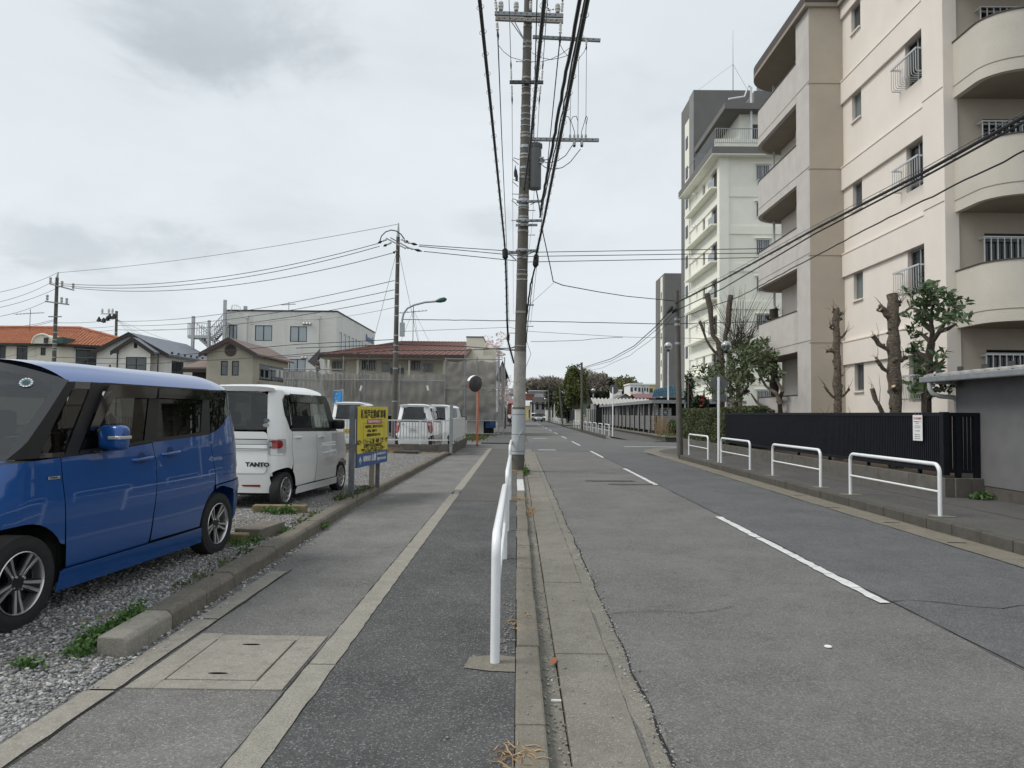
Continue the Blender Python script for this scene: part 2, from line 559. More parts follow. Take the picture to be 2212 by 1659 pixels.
simple('slate_roof', (.20, .22, .255), (.165, .185, .22), .6, 5)
simple('brown_roof', (.21, .155, .135), (.17, .125, .108), .7, 5)
simple('red_roof', (.18, .08, .062), (.145, .062, .05), .55, 4, streak=.2)
simple('grey_roof', (.13, .13, .13), (.10, .10, .10), .7, 4)
simple('dark_trim', (.035, .031, .029), None, .6)
simple('navy_frame', (.014, .017, .024), None, .4)
simple('shutter_grey', (.18, .185, .18), (.15, .155, .15), .6, 3)
simple('dark_board', (.045, .038, .032), (.03, .026, .022), .8, 8)
simple('blue_cloth', (.04, .27, .62), (.05, .31, .68), .8, 6)
simple('blue_sheet', (.025, .10, .16), (.02, .08, .13), .5, 5)
simple('skin', (.50, .33, .24), None, .6)
simple('shirt_white', (.62, .63, .64), None, .8)
simple('shirt_grey', (.16, .16, .165), None, .85)
simple('trousers_dark', (.022, .022, .026), None, .85)
simple('hair_black', (.01, .009, .008), None, .6)
simple('sheet_grey', (.12, .12, .125), None, .8)
simple('sign_back', (.15, .155, .16), (.12, .125, .13), .5, 6, metal=.3)
simple('paper_white', (.74, .74, .74), None, .6)
simple('ink_black', (.02, .02, .02), None, .7)
simple('ink_red', (.42, .02, .03), None, .7)
simple('sign_yellow', (.74, .60, .04), (.68, .55, .04), .32, 5)
simple('sign_blue', (.02, .09, .29), (.018, .08, .25), .35, 5)
simple('sign_red', (.48, .02, .045), None, .4)
simple('sign_white', (.78, .78, .78), None, .4)
simple('lamp_green', (.035, .10, .085), None, .35)
simple('lamp_glass', (.55, .56, .55), None, .2)
simple('bark', (.20, .165, .13), (.085, .068, .052), .95, 16, 1.0, 26, dist=.06)
simple('bark_dark', (.085, .068, .055), (.045, .036, .03), .95, 20, .9, 40, dist=.02)
simple('cut_wood', (.55, .40, .28), (.45, .32, .21), .8, 20)
simple('hill_wood', (.12, .10, .075), None, 1)
simple('dry_grass', (.42, .30, .17), (.30, .21, .12), .9, 30)
simple('pebble', (.30, .295, .285), (.13, .13, .13), .85, 60)
simple('terracotta', (.32, .11, .05), None, .8)
simple('brick_red', (.23, .095, .07), (.18, .075, .055), .85, 3)
simple('house_grey', (.30, .30, .295), (.26, .26, .255), .85, 2)
simple('house_yellow', (.62, .52, .25), None, .8)
simple('house_white', (.70, .70, .68), None, .8)
simple('far_grey', (.20, .20, .20), (.15, .15, .15), .85, 1)
simple('roof_pink', (.20, .095, .10), None, .7)
simple('wood_brown', (.20, .145, .10), None, .8)

def leafmat(name, c, c2, rough=.5, scale=9, tr=.12):
 def mk():
  m = NB(name)
  col = m.mix(m.rng(m.noise(scale, 3), .3, .7), c, c2)
  m.col(col).set(rough=rough, spec=.4)
  t = m.new('ShaderNodeBsdfTranslucent'); m.link(col, t.inputs[0])
  x = m.new('ShaderNodeMixShader'); x.inputs[0].default_value = tr
  m.link(m.b.outputs[0], x.inputs[1]); m.link(t.outputs[0], x.inputs[2])
  m.link(x.outputs[0], m.out.inputs[0])
  return m.mat
 SPEC[name] = mk
leafmat('leaf_magnolia', (.048, .085, .036), (.085, .125, .055), .35, 6)
leafmat('leaf_bush', (.055, .078, .032), (.10, .125, .052), .5, 5)
leafmat('leaf_hedge', (.065, .085, .038), (.13, .145, .068), .6, 14)
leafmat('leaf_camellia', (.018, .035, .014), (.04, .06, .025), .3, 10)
leafmat('leaf_weed', (.05, .12, .025), (.09, .17, .04), .6, 20)
leafmat('leaf_weed_dull', (.06, .09, .03), (.12, .13, .05), .7, 20)
leafmat('leaf_tree', (.065, .085, .022), (.13, .14, .04), .6, 1.5)
leafmat('leaf_dark', (.018, .032, .018), (.035, .05, .026), .6, .5)
leafmat('leaf_pale', (.15, .155, .07), (.22, .21, .105), .7, .4)
leafmat('twig_brown', (.19, .165, .135), (.27, .24, .195), .9, .5, 0)
leafmat('blossom', (.72, .60, .60), (.80, .70, .69), .8, 3)
leafmat('petal_red', (.42, .012, .03), (.55, .02, .05), .6, 8)

def glassmat(name, tint, refl=.06, rough=.02, body=(.01, .012, .012), opaque=0.0, kf=1.0):
 """window glass: see-through tint plus a mirror-like face"""
 def mk():
  m = NB(name)
  m.n.remove(m.b)
  tr = m.new('ShaderNodeBsdfTransparent'); tr.inputs[0].default_value = (*tint, 1)
  gl = m.new('ShaderNodeBsdfGlossy'); gl.inputs[0].default_value = (.92, .95, .95, 1); gl.inputs['Roughness'].default_value = rough
  df = m.new('ShaderNodeBsdfDiffuse'); df.inputs[0].default_value = (*body, 1)
  ge = m.new('ShaderNodeNewGeometry'); dt = m.new('ShaderNodeVectorMath', operation='DOT_PRODUCT')
  m.link(ge.outputs['Normal'], dt.inputs[0]); m.link(ge.outputs['Incoming'], dt.inputs[1])
  sch = m.math('POWER', m.math('SUBTRACT', 1.0, m.math('ABSOLUTE', dt.outputs['Value'])), 5.0)
  f2 = m.math('ADD', m.math('MULTIPLY', m.math('ADD', m.math('MULTIPLY', sch, .95), .045), kf), refl)
  a = m.new('ShaderNodeMixShader'); a.inputs[0].default_value = opaque
  m.link(tr.outputs[0], a.inputs[1]); m.link(df.outputs[0], a.inputs[2])
  b = m.new('ShaderNodeMixShader'); m.link(f2, b.inputs[0])
  m.link(a.outputs[0], b.inputs[1]); m.link(gl.outputs[0], b.inputs[2])
  m.link(b.outputs[0], m.out.inputs[0])
  return m.mat
 SPEC[name] = mk
glassmat('winglass', (.5, .52, .52), .04, .03, (.10, .115, .12), .6, .6)
glassmat('blind_glass', (.5, .52, .52), .03, .1, (.36, .41, .44), .95, .6)
glassmat('winglass_dark', (.3, .32, .32), .02, .04, (.018, .021, .023), .8, .5)
glassmat('winglass_frost', (.5, .5, .5), .03, .35, (.17, .20, .20), .9)
glassmat('car_tint', (.15, .16, .15), .02, .01, (.006, .006, .005), .4, .8)
glassmat('car_dark', (.06, .06, .065), .01, .01, (.004, .004, .004), .6, .7)
glassmat('car_clear', (.62, .68, .66), .045, .01, (.01, .01, .01), .05)
glassmat('visor', (.12, .12, .13), .03, .05, (.006, .006, .006), .55)
glassmat('globe', (.80, .82, .82), .10, .04, (.3, .3, .3), .1)
simple('curtain_white', (.62, .61, .58), (.5, .49, .46), .9, 10)
simple('curtain_blue', (.28, .34, .40), (.2, .26, .33), .9, 10)
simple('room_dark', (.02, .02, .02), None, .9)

def paint(name, c, c2=None, metal=.0, rough=.35, flake=0.0):
 def mk():
  m = NB(name)
  m.col(c).set(rough=rough, metal=metal, spec=.5, coat=1.0, coatr=.03)
  if flake:
   g = m.vor(900, out='Color'); gs = m.new('ShaderNodeSeparateColor'); m.link(g, gs.inputs[0])
   m.col(m.mix(m.math('MULTIPLY', gs.outputs[0], flake), c, c2 or c))
  return m.mat
 SPEC[name] = mk
paint('paint_blue', (.001, .058, .27), (.004, .13, .44), .42, .34, .6)
simple('recess_shade_blue', (.004, .03, .12), None, .3)
paint('paint_white', (.78, .78, .76), None, .0, .35)
paint('paint_white2', (.80, .81, .81), None, .0, .35)
paint('paint_silver', (.45, .46, .47), None, .6, .35)
paint('gloss_black', (.008, .008, .009), None, 0, .2)
simple('tyre', (.016, .016, .017), (.022, .022, .022), .8, 30, .2, 90)
simple('rim_alu', (.62, .62, .62), None, .28, metal=.9)
simple('rim_dark', (.035, .035, .037), None, .4, metal=.6)
simple('chrome', (.75, .76, .76), None, .12, metal=1.0)
simple('chrome_sat', (.62, .63, .62), None, .3, metal=.85)
simple('seat_dark', (.02, .02, .022), None, .9)
simple('seat_grey', (.10, .10, .10), None, .9)
simple('lamp_red', (.28, .008, .012), None, .12, coat=1.0)
simple('lamp_clear', (.55, .55, .55), None, .12, coat=1.0, metal=.3)
simple('plate_yellow', (.66, .48, .02), None, .5)
simple('under_black', (.006, .006, .006), None, .9)

def net_mk():
 m = NB('net_grey')
 f = m.rng(m.noise(1.3, 4), .3, .7)
 m.col(m.mix(f, (.27, .255, .235), (.33, .315, .29))).set(rough=.9, spec=.1)
 tr = m.new('ShaderNodeBsdfTransparent')
 mx = m.new('ShaderNodeMixShader'); mx.inputs[0].default_value = .8
 m.link(tr.outputs[0], mx.inputs[1]); m.link(m.b.outputs[0], mx.inputs[2]); m.link(mx.outputs[0], m.out.inputs[0])
 return m.mat
SPEC['net_grey'] = net_mk

def mesh_mk():
 m = NB('mesh_panel')
 m.col((.008, .009, .012)).set(rough=.5)
 return m.mat
SPEC['mesh_black'] = mesh_mk

def siding_mk():
 m = NB('siding')
 z = m.new('ShaderNodeSeparateXYZ'); m.link(m.vec(), z.inputs[0])
 fr = m.math('FRACT', m.math('MULTIPLY', z.outputs[2], 5.6))
 g = m.rng(fr, .0, .14)
 col = m.mix(m.rng(m.noise(3, 5, .6, (.3, .3, 3)), .3, .7), (.74, .74, .70), (.67, .67, .63))
 st = m.math('MULTIPLY', m.rng(m.noise(1.2, 5, .6, (1, 1, .1)), .5, .8), .35)
 col = m.mix(st, col, (.30, .30, .28))
 col = m.mix(g, (.5, .5, .47), col)
 m.col(col).set(rough=.8)
 m.bump(g, .5, .01)
 return m.mat
SPEC['siding'] = siding_mk

def gravel_mk():
 m = NB('gravel')
 d = m.vor(42, out='Color'); s = m.new('ShaderNodeSeparateColor'); m.link(d, s.inputs[0])
 e = m.vor(42)
 col = m.mix(s.outputs[0], (.15, .15, .15), (.40, .395, .385))
 col = m.mix(m.rng(s.outputs[1], .86, 1), col, (.6, .59, .57))
 col = m.mix(m.rng(e, .35, .75), col, (.05, .047, .042))
 col = m.mix(m.math('MULTIPLY', m.rng(m.noise(.9, 5, .6), .42, .68), .75), col, (.17, .15, .125))
 col = m.mix(m.math('MULTIPLY', m.rng(m.noise(3.0, 5, .6), .55, .75), .5), col, (.10, .088, .07))
 m.col(col).set(rough=.95, spec=.2)
 m.bump(m.math('SUBTRACT', m.math('MULTIPLY', m.noise(4, 4), .8), e), .8, .015)
 return m.mat
SPEC['gravel'] = gravel_mk

def ground_mk():
 m = NB('ground')
 col = m.mix(m.rng(m.noise(.12, 6), .35, .65), (.13, .125, .115), (.19, .18, .165))
 m.col(col).set(rough=.95, spec=.2)
 return m.mat
SPEC['ground'] = ground_mk

def stone_mk():
 m = NB('stones')
 oi = m.new('ShaderNodeNewGeometry')
 w = m.new('ShaderNodeTexWhiteNoise'); 
 m.link(oi.outputs['Random Per Island'], w.inputs['Vector'])
 col = m.mix(oi.outputs['Random Per Island'], (.16, .16, .165), (.44, .435, .425))
 col = m.mix(m.rng(oi.outputs['Random Per Island'], .88, 1.), col, (.62, .61, .59))
 m.col(col).set(rough=.9, spec=.25)
 return m.mat
SPEC['stones'] = stone_mk

# ---------------------------------------------------------------- ground, road, pavements
def jag(x, y0, y1, step, amp, seed):
 r = random.Random(seed); out = []; y = y0
 while y < y1:
  out.append((x + r.uniform(-amp, amp), y)); y += step * r.uniform(.6, 1.4)
 out.append((x, y1))
 return out

struct('ground', sheet(-2000, 2000, -300, 3000, -.14), 'ground')
ROADZ = -.05
struct('road', sheet(.6, 5.5, -8, 240, ROADZ), 'asphalt_road')
a = jag(3.24, -8, 29.5, .35, .02, 3)
struct('road_lane', plate(a + [(5.46, 29.5), (5.46, -8)][::1], ROADZ + .004), 'asphalt_lane')
pts = [(.62, 29.8), (1.3, 30.6), (2.2, 30.9), (3.2, 30.4), (3.3, 29.5), (5.46, 29.5), (5.46, 52), (4.6, 57), (3.3, 60), (3.1, 41), (1.8, 40.6), (.62, 40.2)]
struct('road_crossing', plate(pts, ROADZ + .006), 'asphalt_cross')
struct('side_street', sheet(-60, .7, 31.6, 37.2, ROADZ - .006), 'asphalt_cross')
struct('side_street', sheet(5.4, 60, 28, 46, ROADZ - .006), 'asphalt_cross')
struct('road_far', sheet(3.2, 5.48, 60, 200, ROADZ + .004), 'asphalt_lane')

def strip_obj(pts, w, z, name, mat, parent, seed=0, amp=.25):
 """ragged ribbon along a polyline, lying flat"""
 r = random.Random(seed); mb = MB(); Ls = []; Rs = []
 for i, p in enumerate(pts):
  p = Vector((p[0], p[1], 0)); q = Vector((*pts[min(i + 1, len(pts) - 1)], 0)) - Vector((*pts[max(0, i - 1)], 0))
  n = Vector((-q.y, q.x, 0)).normalized()
  Ls.append(p + n * w * .5 * r.uniform(1 - amp, 1 + amp)); Rs.append(p - n * w * .5 * r.uniform(1 - amp, 1 + amp))
 vs = [(p.x, p.y, z) for p in Ls] + [(p.x, p.y, z) for p in Rs]
 n = len(pts)
 mb.add(vs, [(n + i, n + i + 1, i + 1, i) for i in range(n - 1)])
 return mb.build(name, mat, parent)

markings = thing('road_markings', None, None, (3.2, 0, 0), world=True, kind='structure')
def dash(x, y0, y1, w, seed):
 r = random.Random(seed); y = y0
 while y < y1 - .05:
  L_ = min(r.uniform(.25, .6), y1 - y)
  strip_obj([(x + r.uniform(-.006, .006), y + (L_ - .012) * i / 5) for i in range(6)], w * r.uniform(.8, 1), ROADZ + .0105, 'dash_flake', 'road_paint', markings, r.random(), .18)
  y += L_ + (r.uniform(.01, .05) if r.random() < .5 else 0)
for k, (y0, y1) in enumerate(((6.2, 11.35), (16.3, 21.1), (26.3, 30.8), (36, 41.4), (46, 51), (56, 61), (66, 71), (76, 81), (86, 91), (96, 101), (106, 111), (116, 121), (126, 131))):
 dash(3.17, y0, y1, .115 if y0 < 32 else .10, k)
strip_obj([(5.3, 35.4), (6.6, 35.6), (8.0, 35.5)], .35, ROADZ + .011, 'stop_line', 'road_paint', markings, 4, .3)
strip_obj([(.9, 31.3), (1.7, 31.4)], .3, ROADZ + .011, 'stop_line', 'kerb_paint', markings, 5, .3)
strip_obj([(1.0, 45.6), (1.9, 45.6)], .4, ROADZ + .011, 'stop_line', 'kerb_paint', markings, 6, .3)
for yy in (52, 66, 78):
 strip_obj([(.9, yy), (2.6, yy + .1)], .5, ROADZ + .0085, 'patch', 'asphalt_cross', markings, yy, .3)

cracks = thing('road_cracks', None, None, (3.2, 5, 0), world=True, kind='structure')
strip_obj(jag(3.245, -3, 29.4, .3, .018, 3), .010, ROADZ + .0075, 'crack', 'crack', cracks, 1, .8)
r = random.Random(5)
strip_obj([(3.2 + i * .22, 6.22 + .10 * math.sin(i * 1.3) + r.uniform(-.04, .04) - i * .02) for i in range(11)], .010, ROADZ + .0086, 'crack', 'crack', cracks, 2, .6)
strip_obj([(.72 + i * .14, 5.75 + .05 * math.sin(i * .9) + r.uniform(-.03, .03) + i * .03) for i in range(9)], .006, ROADZ + .0086, 'crack', 'crack', cracks, 3, .6)
strip_obj(jag(.735, 3, 29, .3, .012, 9), .012, ROADZ + .0072, 'crack', 'crack', cracks, 5, .9)
strip_obj(jag(5.43, 3, 27, .3, .02, 10), .022, ROADZ + .0072, 'crack', 'crack', cracks, 6, .9)
for x, y, q in ((2.2, 17.2, 1.0), (2.65, 16.4, 1.0)):
 strip_obj([(x - .55 * q, y), (x - .2, y - .06), (x + .25, y), (x + .6 * q, y + .05)], .3, ROADZ + .0078, 'patch', 'asphalt_dark', cracks, y, .5)
mb = MB(); mb.lathe([(0.0001, .006), (.024, .006), (.026, .0)], 14, (2.17, 5.02, ROADZ + .006))
tag(mb.build('road_stud', 'paper_white'), 'small pale round survey disc lying in the left lane', 'disc')

sw = thing('pavement', None, None, (-1.2, 5, 0), world=True, kind='structure')
sheet(-1.10, .0, -8, 31.4, 0).build('inner_asphalt', 'asphalt_dark', sw)
sheet(-2.75, -1.25, -8, 31.2, -.002).build('outer_asphalt', 'asphalt_walk', sw)
sheet(-1.1, .0, 12.6, 31.3, .0035).build('worn_asphalt', 'asphalt_right', sw)
def ribbon(x0, x1, y0, y1, z, step, amp, seed):
 r = random.Random(seed); mb = MB(); ys = []; y = y0
 while y < y1: ys.append(y); y += step * r.uniform(.6, 1.4)
 ys.append(y1)
 vs = [(x0 + r.uniform(-amp, amp), y, z) for y in ys] + [(x1 + r.uniform(-amp, amp), y, z) for y in ys]
 n = len(ys); mb.add(vs, [(i, n + i, n + i + 1, i + 1) for i in range(n - 1)]); return mb
for i, (y0, y1) in enumerate(((-8, 1.9), (1.92, 4.4), (4.41, 8.2), (8.21, 13.6), (14.4, 31.3))):
 ribbon(-1.262, -1.097, y0, y1, .006, .1, .005, i).build('edge_strip', ('strip_old', 'strip_old', 'strip_old', 'strip_old', 'strip_old')[i], sw)
ribbon(-1.235, -1.1, 13.6, 14.4, .006, .2, .03, 21).build('edge_strip', 'asphalt_walk', sw)
for i, (y0, y1) in enumerate(((-6, 1.0), (1.02, 3.95), (3.97, 5.3), (5.32, 6.9))):
 ribbon(-2.36, -2.2, y0, y1, .008, .12, .004, 30 + i).build('edge_strip', 'conc_light', sw)
strip_obj(jag(-2.19, -4, 7, .3, .008, 41), .008, .0045, 'joint', 'crack', sw, 7, .7)
strip_obj(jag(-1.268, 3, 12, .3, .005, 42), .01, .0045, 'joint', 'crack', sw, 8, .8)
strip_obj([(-2.6, 31.1), (-1.2, 31.25)], .35, .0046, 'edge_strip', 'strip_old', sw, 9, .2)
strip_obj([(-1.0, 31.35), (.0, 31.4)], .2, .0052, 'edge_strip', 'conc_gutter', sw, 10, .2)
sw2 = thing('pavement', None, None, (-1.2, 60, 0), world=True, kind='structure')
bx(-1.9, .1, 37.5, 190, -.12, .0).build('asphalt', 'asphalt_right', sw2)
bx(.1, .25, 37.5, 190, -.12, .01).build('kerb_run', 'conc_gutter', sw2)
uc = thing('utility_cover', 'square concrete inspection cover set in the near left pavement', 'manhole cover', (-1.72, 4.5, 0), world=True)
def skew(x0, x1, y0, y1, z0, z1):
 b = MB(); b.box(x0, x1, y0, y1, z0, z1); return b
skew(-2.0, -1.48, 4.13, 4.84, -.03, .010).build('lid', 'conc_light', uc, .004)
skew(-2.17, -2.012, 4.0, 4.98, -.03, .0072).build('frame_piece', 'conc_light', uc, .003)
skew(-1.468, -1.29, 4.0, 4.94, -.03, .0076).build('frame_piece', 'conc_light', uc, .003)
skew(-2.01, -1.47, 4.0, 4.122, -.03, .0070).build('frame_piece', 'conc_light', uc, .003)
skew(-2.01, -1.47, 4.852, 4.95, -.03, .0070).build('frame_piece', 'conc_light', uc, .003)
for y in (4.22, 4.74):
 mb = MB(); mb.lathe([(.0001, .0115), (.06, .0115)], 14, (0, 0, 0), 0, Matrix.Diagonal((1, .22, 1, 1)))
 mb.build('lifting_slot', 'conc_dark', uc, mat=Matrix.Translation((-1.74, y, 0)))

kl = thing('kerb', None, None, (.08, 8, 0), world=True, kind='structure')
r = random.Random(11)
y = -6.0
while y < 26:
 L_ = .6
 white = 14.3 < y + .3 < 16.9
 if not (19.2 < y + .3 < 20.1):
  b = MB(); j = r.uniform(-.006, .006)
  b.box(.003 + j, .157 + j, y + .004, y + L_ - .004, -.13, .008 + r.uniform(-.006, .006))
  b.build('kerb_stone', 'kerb_paint' if white else 'conc_kerb', kl, .014)
 y += L_
bx(.0, .16, 26, 31.5, -.12, -.035).build('kerb_run', 'conc_gutter', kl)
gl = thing('gutter', None, None, (.4, 8, 0), world=True, kind='structure')
bx(.158, .262, -6, 31.5, -.13, -.068).build('channel', 'conc_gutter', gl)
y = -6.2; k = 0
while y < 31:
 b = MB(); j = r.uniform(-.004, .004)
 b.box(.27 + j, .615 + j, y + .003, y + .997, -.13, -.040 + r.uniform(-.004, .004))
 b.build('slab', 'conc_gutter', gl, .006)
 y += 1.0
ribbon(.618, .74, -6, 30, -.0472, .2, .025, 17).build('mortar_edge', 'conc_gutter', gl)

kr = thing('kerb', None, None, (5.95, 10, 0), world=True, kind='structure')
y = -4.0
while y < 26:
 b = MB(); j = r.uniform(-.005, .005)
 b.box(5.92 + j, 6.08 + j, y + .004, y + .596, -.14, .106 + r.uniform(-.006, .004))
 b.build('kerb_stone', 'conc_dark', kr, .016)
 y += .6
cpts = [(5.93, 26.2, .09), (5.86, 27.4, .02), (5.78, 28.8, -.02), (5.85, 30.3, -.025), (6.15, 31.7, -.03), (6.8, 33.2, -.03), (7.6, 34.2, -.03), (9.5, 34.9, -.03), (14, 35.3, -.03), (40, 36, -.03)]
def kerb_curve(pts, w, parent):
 for p, q in zip(pts, pts[1:]):
  p, q = Vector(p), Vector(q); d = q - p; n = Vector((d.y, -d.x, 0)).normalized() * w
  b = MB()
  vs = [p, q, q + n, p + n]
  lo = [Vector((v.x, v.y, -.14)) for v in vs]
  b.add(lo + vs, [(4, 7, 6, 5), (0, 1, 5, 4), (1, 2, 6, 5), (2, 3, 7, 6), (3, 0, 4, 7)])
  b.build('kerb_stone', 'conc_gutter', parent)
kerb_curve(cpts, .16, kr)
gr = thing('gutter', None, None, (5.7, 10, 0), world=True, kind='structure')
y = -4.4
while y < 26:
 b = MB(); j = r.uniform(-.004, .004)
 b.box(5.45 + j, 5.915 + j, y + .003, y + .597, -.13, -.044 + r.uniform(-.003, .003))
 b.build('slab', 'conc_gutter_r', gr, .006)
 y += .6
cg = [(5.45, 26.3), (5.4, 27.8), (5.3, 29.5), (5.45, 31), (5.85, 32.5), (6.5, 34), (7.4, 35), (8.4, 35.6), (14, 36.2), (14, 35.35), (9.5, 34.95), (7.6, 34.25), (6.8, 33.25), (6.15, 31.75), (5.85, 30.3), (5.78, 28.8), (5.86, 27.4), (5.93, 26.2)]
plate(cg, -.046).build('corner_apron', 'conc_gutter', gr)
for yy, xx in ((9.2, 5.62), (10.9, 5.68), (12.6, 5.55), (14.4, 5.7)):
 strip_obj([(xx - .12, yy), (xx, yy + .01), (xx + .12, yy - .01)], .03, -.0385, 'drain_slot', 'crack', gr, yy, .4)

sr = thing('pavement', None, None, (7, 10, .1), world=True, kind='structure')
sheet(6.07, 7.3, -5, 26, .098).build('asphalt', 'asphalt_right', sr)
sheet(7.3, 9.6, -5, 26, .096).build('asphalt', 'asphalt_right', sr)
ribbon(7.27, 7.33, -5, 26, .1015, .4, .012, 23).build('seam', 'conc_dark', sr)
mb = MB()
mb.add([(6.07, 26, .098), (9.6, 26, .098), (9.6, 35, -.036), (7.7, 34.2, -.036), (6.9, 33.1, -.034), (6.25, 31.6, -.03), (5.98, 30.2, -.028), (5.93, 28.8, -.025), (6.0, 27.3, .02)],
 [(0, 1, 2, 3, 4, 5, 6, 7, 8)])
mb.build('ramp', 'asphalt_right', sr)
for y in (10.61, 13.44, 14.75, 17.5, 19.2, 21.9, 23.4, 26.0):
 rr = random.Random(y)
 mb = MB(); pts = [(6.25 + .20 * math.cos(t) * rr.uniform(.8, 1.2), y + .16 * math.sin(t) * rr.uniform(.8, 1.2), .1035) for t in [i * math.pi / 5 for i in range(10)]]
 mb.poly(pts); mb.build('mortar_patch', 'conc_gutter', sr)
sf = thing('pavement', None, None, (7.4, 60, .1), world=True, kind='structure')
bx(6.17, 8.75, 47.5, 81, -.13, .09).build('asphalt', 'asphalt_right', sf)
mb = MB(); mb.add([(6.17, 47.5, .09), (8.75, 47.5, .09), (8.75, 42.4, -.03), (8.2, 42.2, -.03), (7.0, 43.8, -.03)], [(0, 4, 3, 2, 1)]); mb.build('ramp', 'asphalt_right', sf)
bx(6.17, 8.75, 92, 190, -.13, .09).build('asphalt', 'asphalt_right', sf)
sheet(6.0, 12, 81, 92, -.04).build('driveway', 'asphalt_cross', sf)
y = 47.2
while y < 190:
 if not 80.4 < y < 92:
  b = MB(); b.box(6.0, 6.16, y + .006, y + 1.194, -.14, .1); b.build('kerb_stone', 'conc_dark', sf, .02)
 y += 1.2
kerb_curve([(6.02, 47.2, .1), (6.1, 46.3, .02), (6.5, 45.0, -.02), (7.2, 43.6, -.03), (8.2, 42.3, -.03)], .16, sf)

def kx(y): return -2.40 - .12 * min(1, max(0, (y - 4.5) / 4)) - .08 * min(1, max(0, (y - 8.5) / 3)) + .1 * min(1, max(0, (y - 14) / 12))
lot = thing('parking_lot', None, None, (-6, 12, 0), world=True, kind='structure')
rg = np.random.default_rng(4)
xs = np.concatenate([np.arange(-2.2, -5, -.07), np.arange(-5, -17, -.4)]); ys = np.concatenate([np.arange(-2, 9, .07), np.arange(9, 26.2, .4)])
mb = MB(); nx, ny = len(xs), len(ys)
def lot_z(x, y):
 up = max(0., min(1., (y - 3.9) / .9)); inw = max(0., min(1., (-2.4 - x) / .45))
 s = up + (1 - up) * max(0., min(1., (-3.2 - x) / 1.6)) * .85
 base = .09 * min(1, max(s, 0)) * (inw if y < 4.6 else 1) + .005
 return base
vs = [(x, y, lot_z(x, y) + float(rg.normal(0, .004)) + .012 * math.sin(x * 2.1 + y) * math.sin(y * 1.7 - x)) for y in ys for x in xs]
fs = []
for j in range(ny - 1):
 for i in range(nx - 1):
  x, y = xs[i], ys[j]
  if y > 4.42 and x > kx(y) - .1: continue
  if x > -2.36: continue
  fs.append((j * nx + i, j * nx + i + 1, (j + 1) * nx + i + 1, (j + 1) * nx + i)[::-1])
mb.add(vs, fs, 0, True)
mb.build('gravel_bed', 'gravel', lot)
lk = thing('kerb', None, None, (-2.6, 12, 0), world=True, kind='structure')
y = 4.46; i = 0
while y < 25.6:
 L_ = .6 if i else .62
 x = kx(y + .3); a = math.atan2(kx(y + L_) - kx(y), L_)
 T = Matrix.Translation((x, y + L_ / 2, 0)) @ Matrix.Rotation(-a, 4, 'Z')
 b = MB(); h = .135 + r.uniform(-.008, .008)
 b.prism([(-.21, -L_ / 2 + .005, -.1), (.0, -L_ / 2 + .005, -.1), (-.012, -L_ / 2 + .005, h - .03), (-.045, -L_ / 2 + .005, h), (-.20, -L_ / 2 + .005, h + .004)], (0, L_ - .01, 0))
 b.build('kerb_stone', 'conc_light' if i == 0 else 'conc_lot', lk, .01, mat=T)
 y += L_; i += 1

# ---------------------------------------------------------------- beige apartment block on the right
apt = thing('apartment_block', 'tall beige apartment block with curved balconies behind the black slat fence', 'building', (10.2, 20, 0), world=True)
SB = [.9, 3.66, 6.41, 9.16, 11.91]
HEADS = [3.15, 5.9, 8.65, 11.4, 14.15]
ROOF0, ROOF1 = 14.55, 14.95
mb = MB()
holes = []
for h in HEADS:
 holes.append((21.02 - 17.6, 21.6 - 17.6, h - .82, h))
 holes.append((17.72 - 17.6, 18.6 - 17.6, h - 1.2, h))
wallgrid(mb, (10.2, 17.6, 0), (0, 1, 0), (-1, 0, 0), 4.6, ROOF0, holes, .16, 0)
mb.build('wall', 'stucco_cream', apt)
for k, h in enumerate(HEADS):
 if h + .02 < ROOF0:
  top = min(h + .72, ROOF0)
  bx(10.12, 10.205, 17.66, 22.2, h + .004, top).build('beam', 'stucco_cream', apt, .012)
  bx(10.10, 10.2, 17.66, 22.2, top - .02, top + .03).build('ledge', 'stucco_cream', apt, .01)
 window(apt, (10.2, 21.6, h - .82), (0, -1, 0), (-1, 0, 0), .58, .82, .14, 'alu', 'winglass_frost' if k % 2 else 'winglass', .045, 1)
 bx(10.14, 10.2, 21.0, 21.62, h - .87, h - .825).build('sill', 'stucco_cream', apt)
 window(apt, (10.2, 18.6, h - 1.2), (0, -1, 0), (-1, 0, 0), .88, 1.2, .14, 'alu', 'winglass_dark', .05, 2)
 rl = MB()
 z0, z1 = h - 1.13, h - .56
 rl.box(9.93, 9.965, 17.62, 18.86, z1, z1 + .045)
 rl.box(9.95, 10.2, 17.62, 17.66, z1, z1 + .04); rl.box(9.95, 10.2, 18.82, 18.86, z1, z1 + .04)
 rl.box(9.98, 10.2, 17.62, 17.65, z0, z0 + .02); rl.box(9.98, 10.2, 18.83, 18.86, z0, z0 + .02)
 rail = rl.build('balustrade', 'alu_pale', apt)
 if k == 0:
  b = MB(); b.tube([(9.948, 0, z1 - h + .01), (9.948, 0, z0 - h + .08), (9.965, 0, z0 - h + .02), (10.0, 0, z0 - h), (10.2, 0, z0 - h)], .009, 5)
  bar_me = b.mesh('bar', 'alu_pale')
 for i in range(12):
  place('bar', bar_me, rail, Matrix.Translation((0, 17.66 + i * .106, h)))
bx(10.06, 10.4, 16.72, 17.6, 0, ROOF0).build('pilaster', 'stucco_cream', apt, .01)
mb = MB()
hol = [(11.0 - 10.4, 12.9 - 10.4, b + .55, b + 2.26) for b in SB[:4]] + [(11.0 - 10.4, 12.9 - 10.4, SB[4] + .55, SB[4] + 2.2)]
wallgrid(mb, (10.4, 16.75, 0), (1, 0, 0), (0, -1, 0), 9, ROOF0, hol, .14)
mb.build('wall', 'stucco_beige', apt)
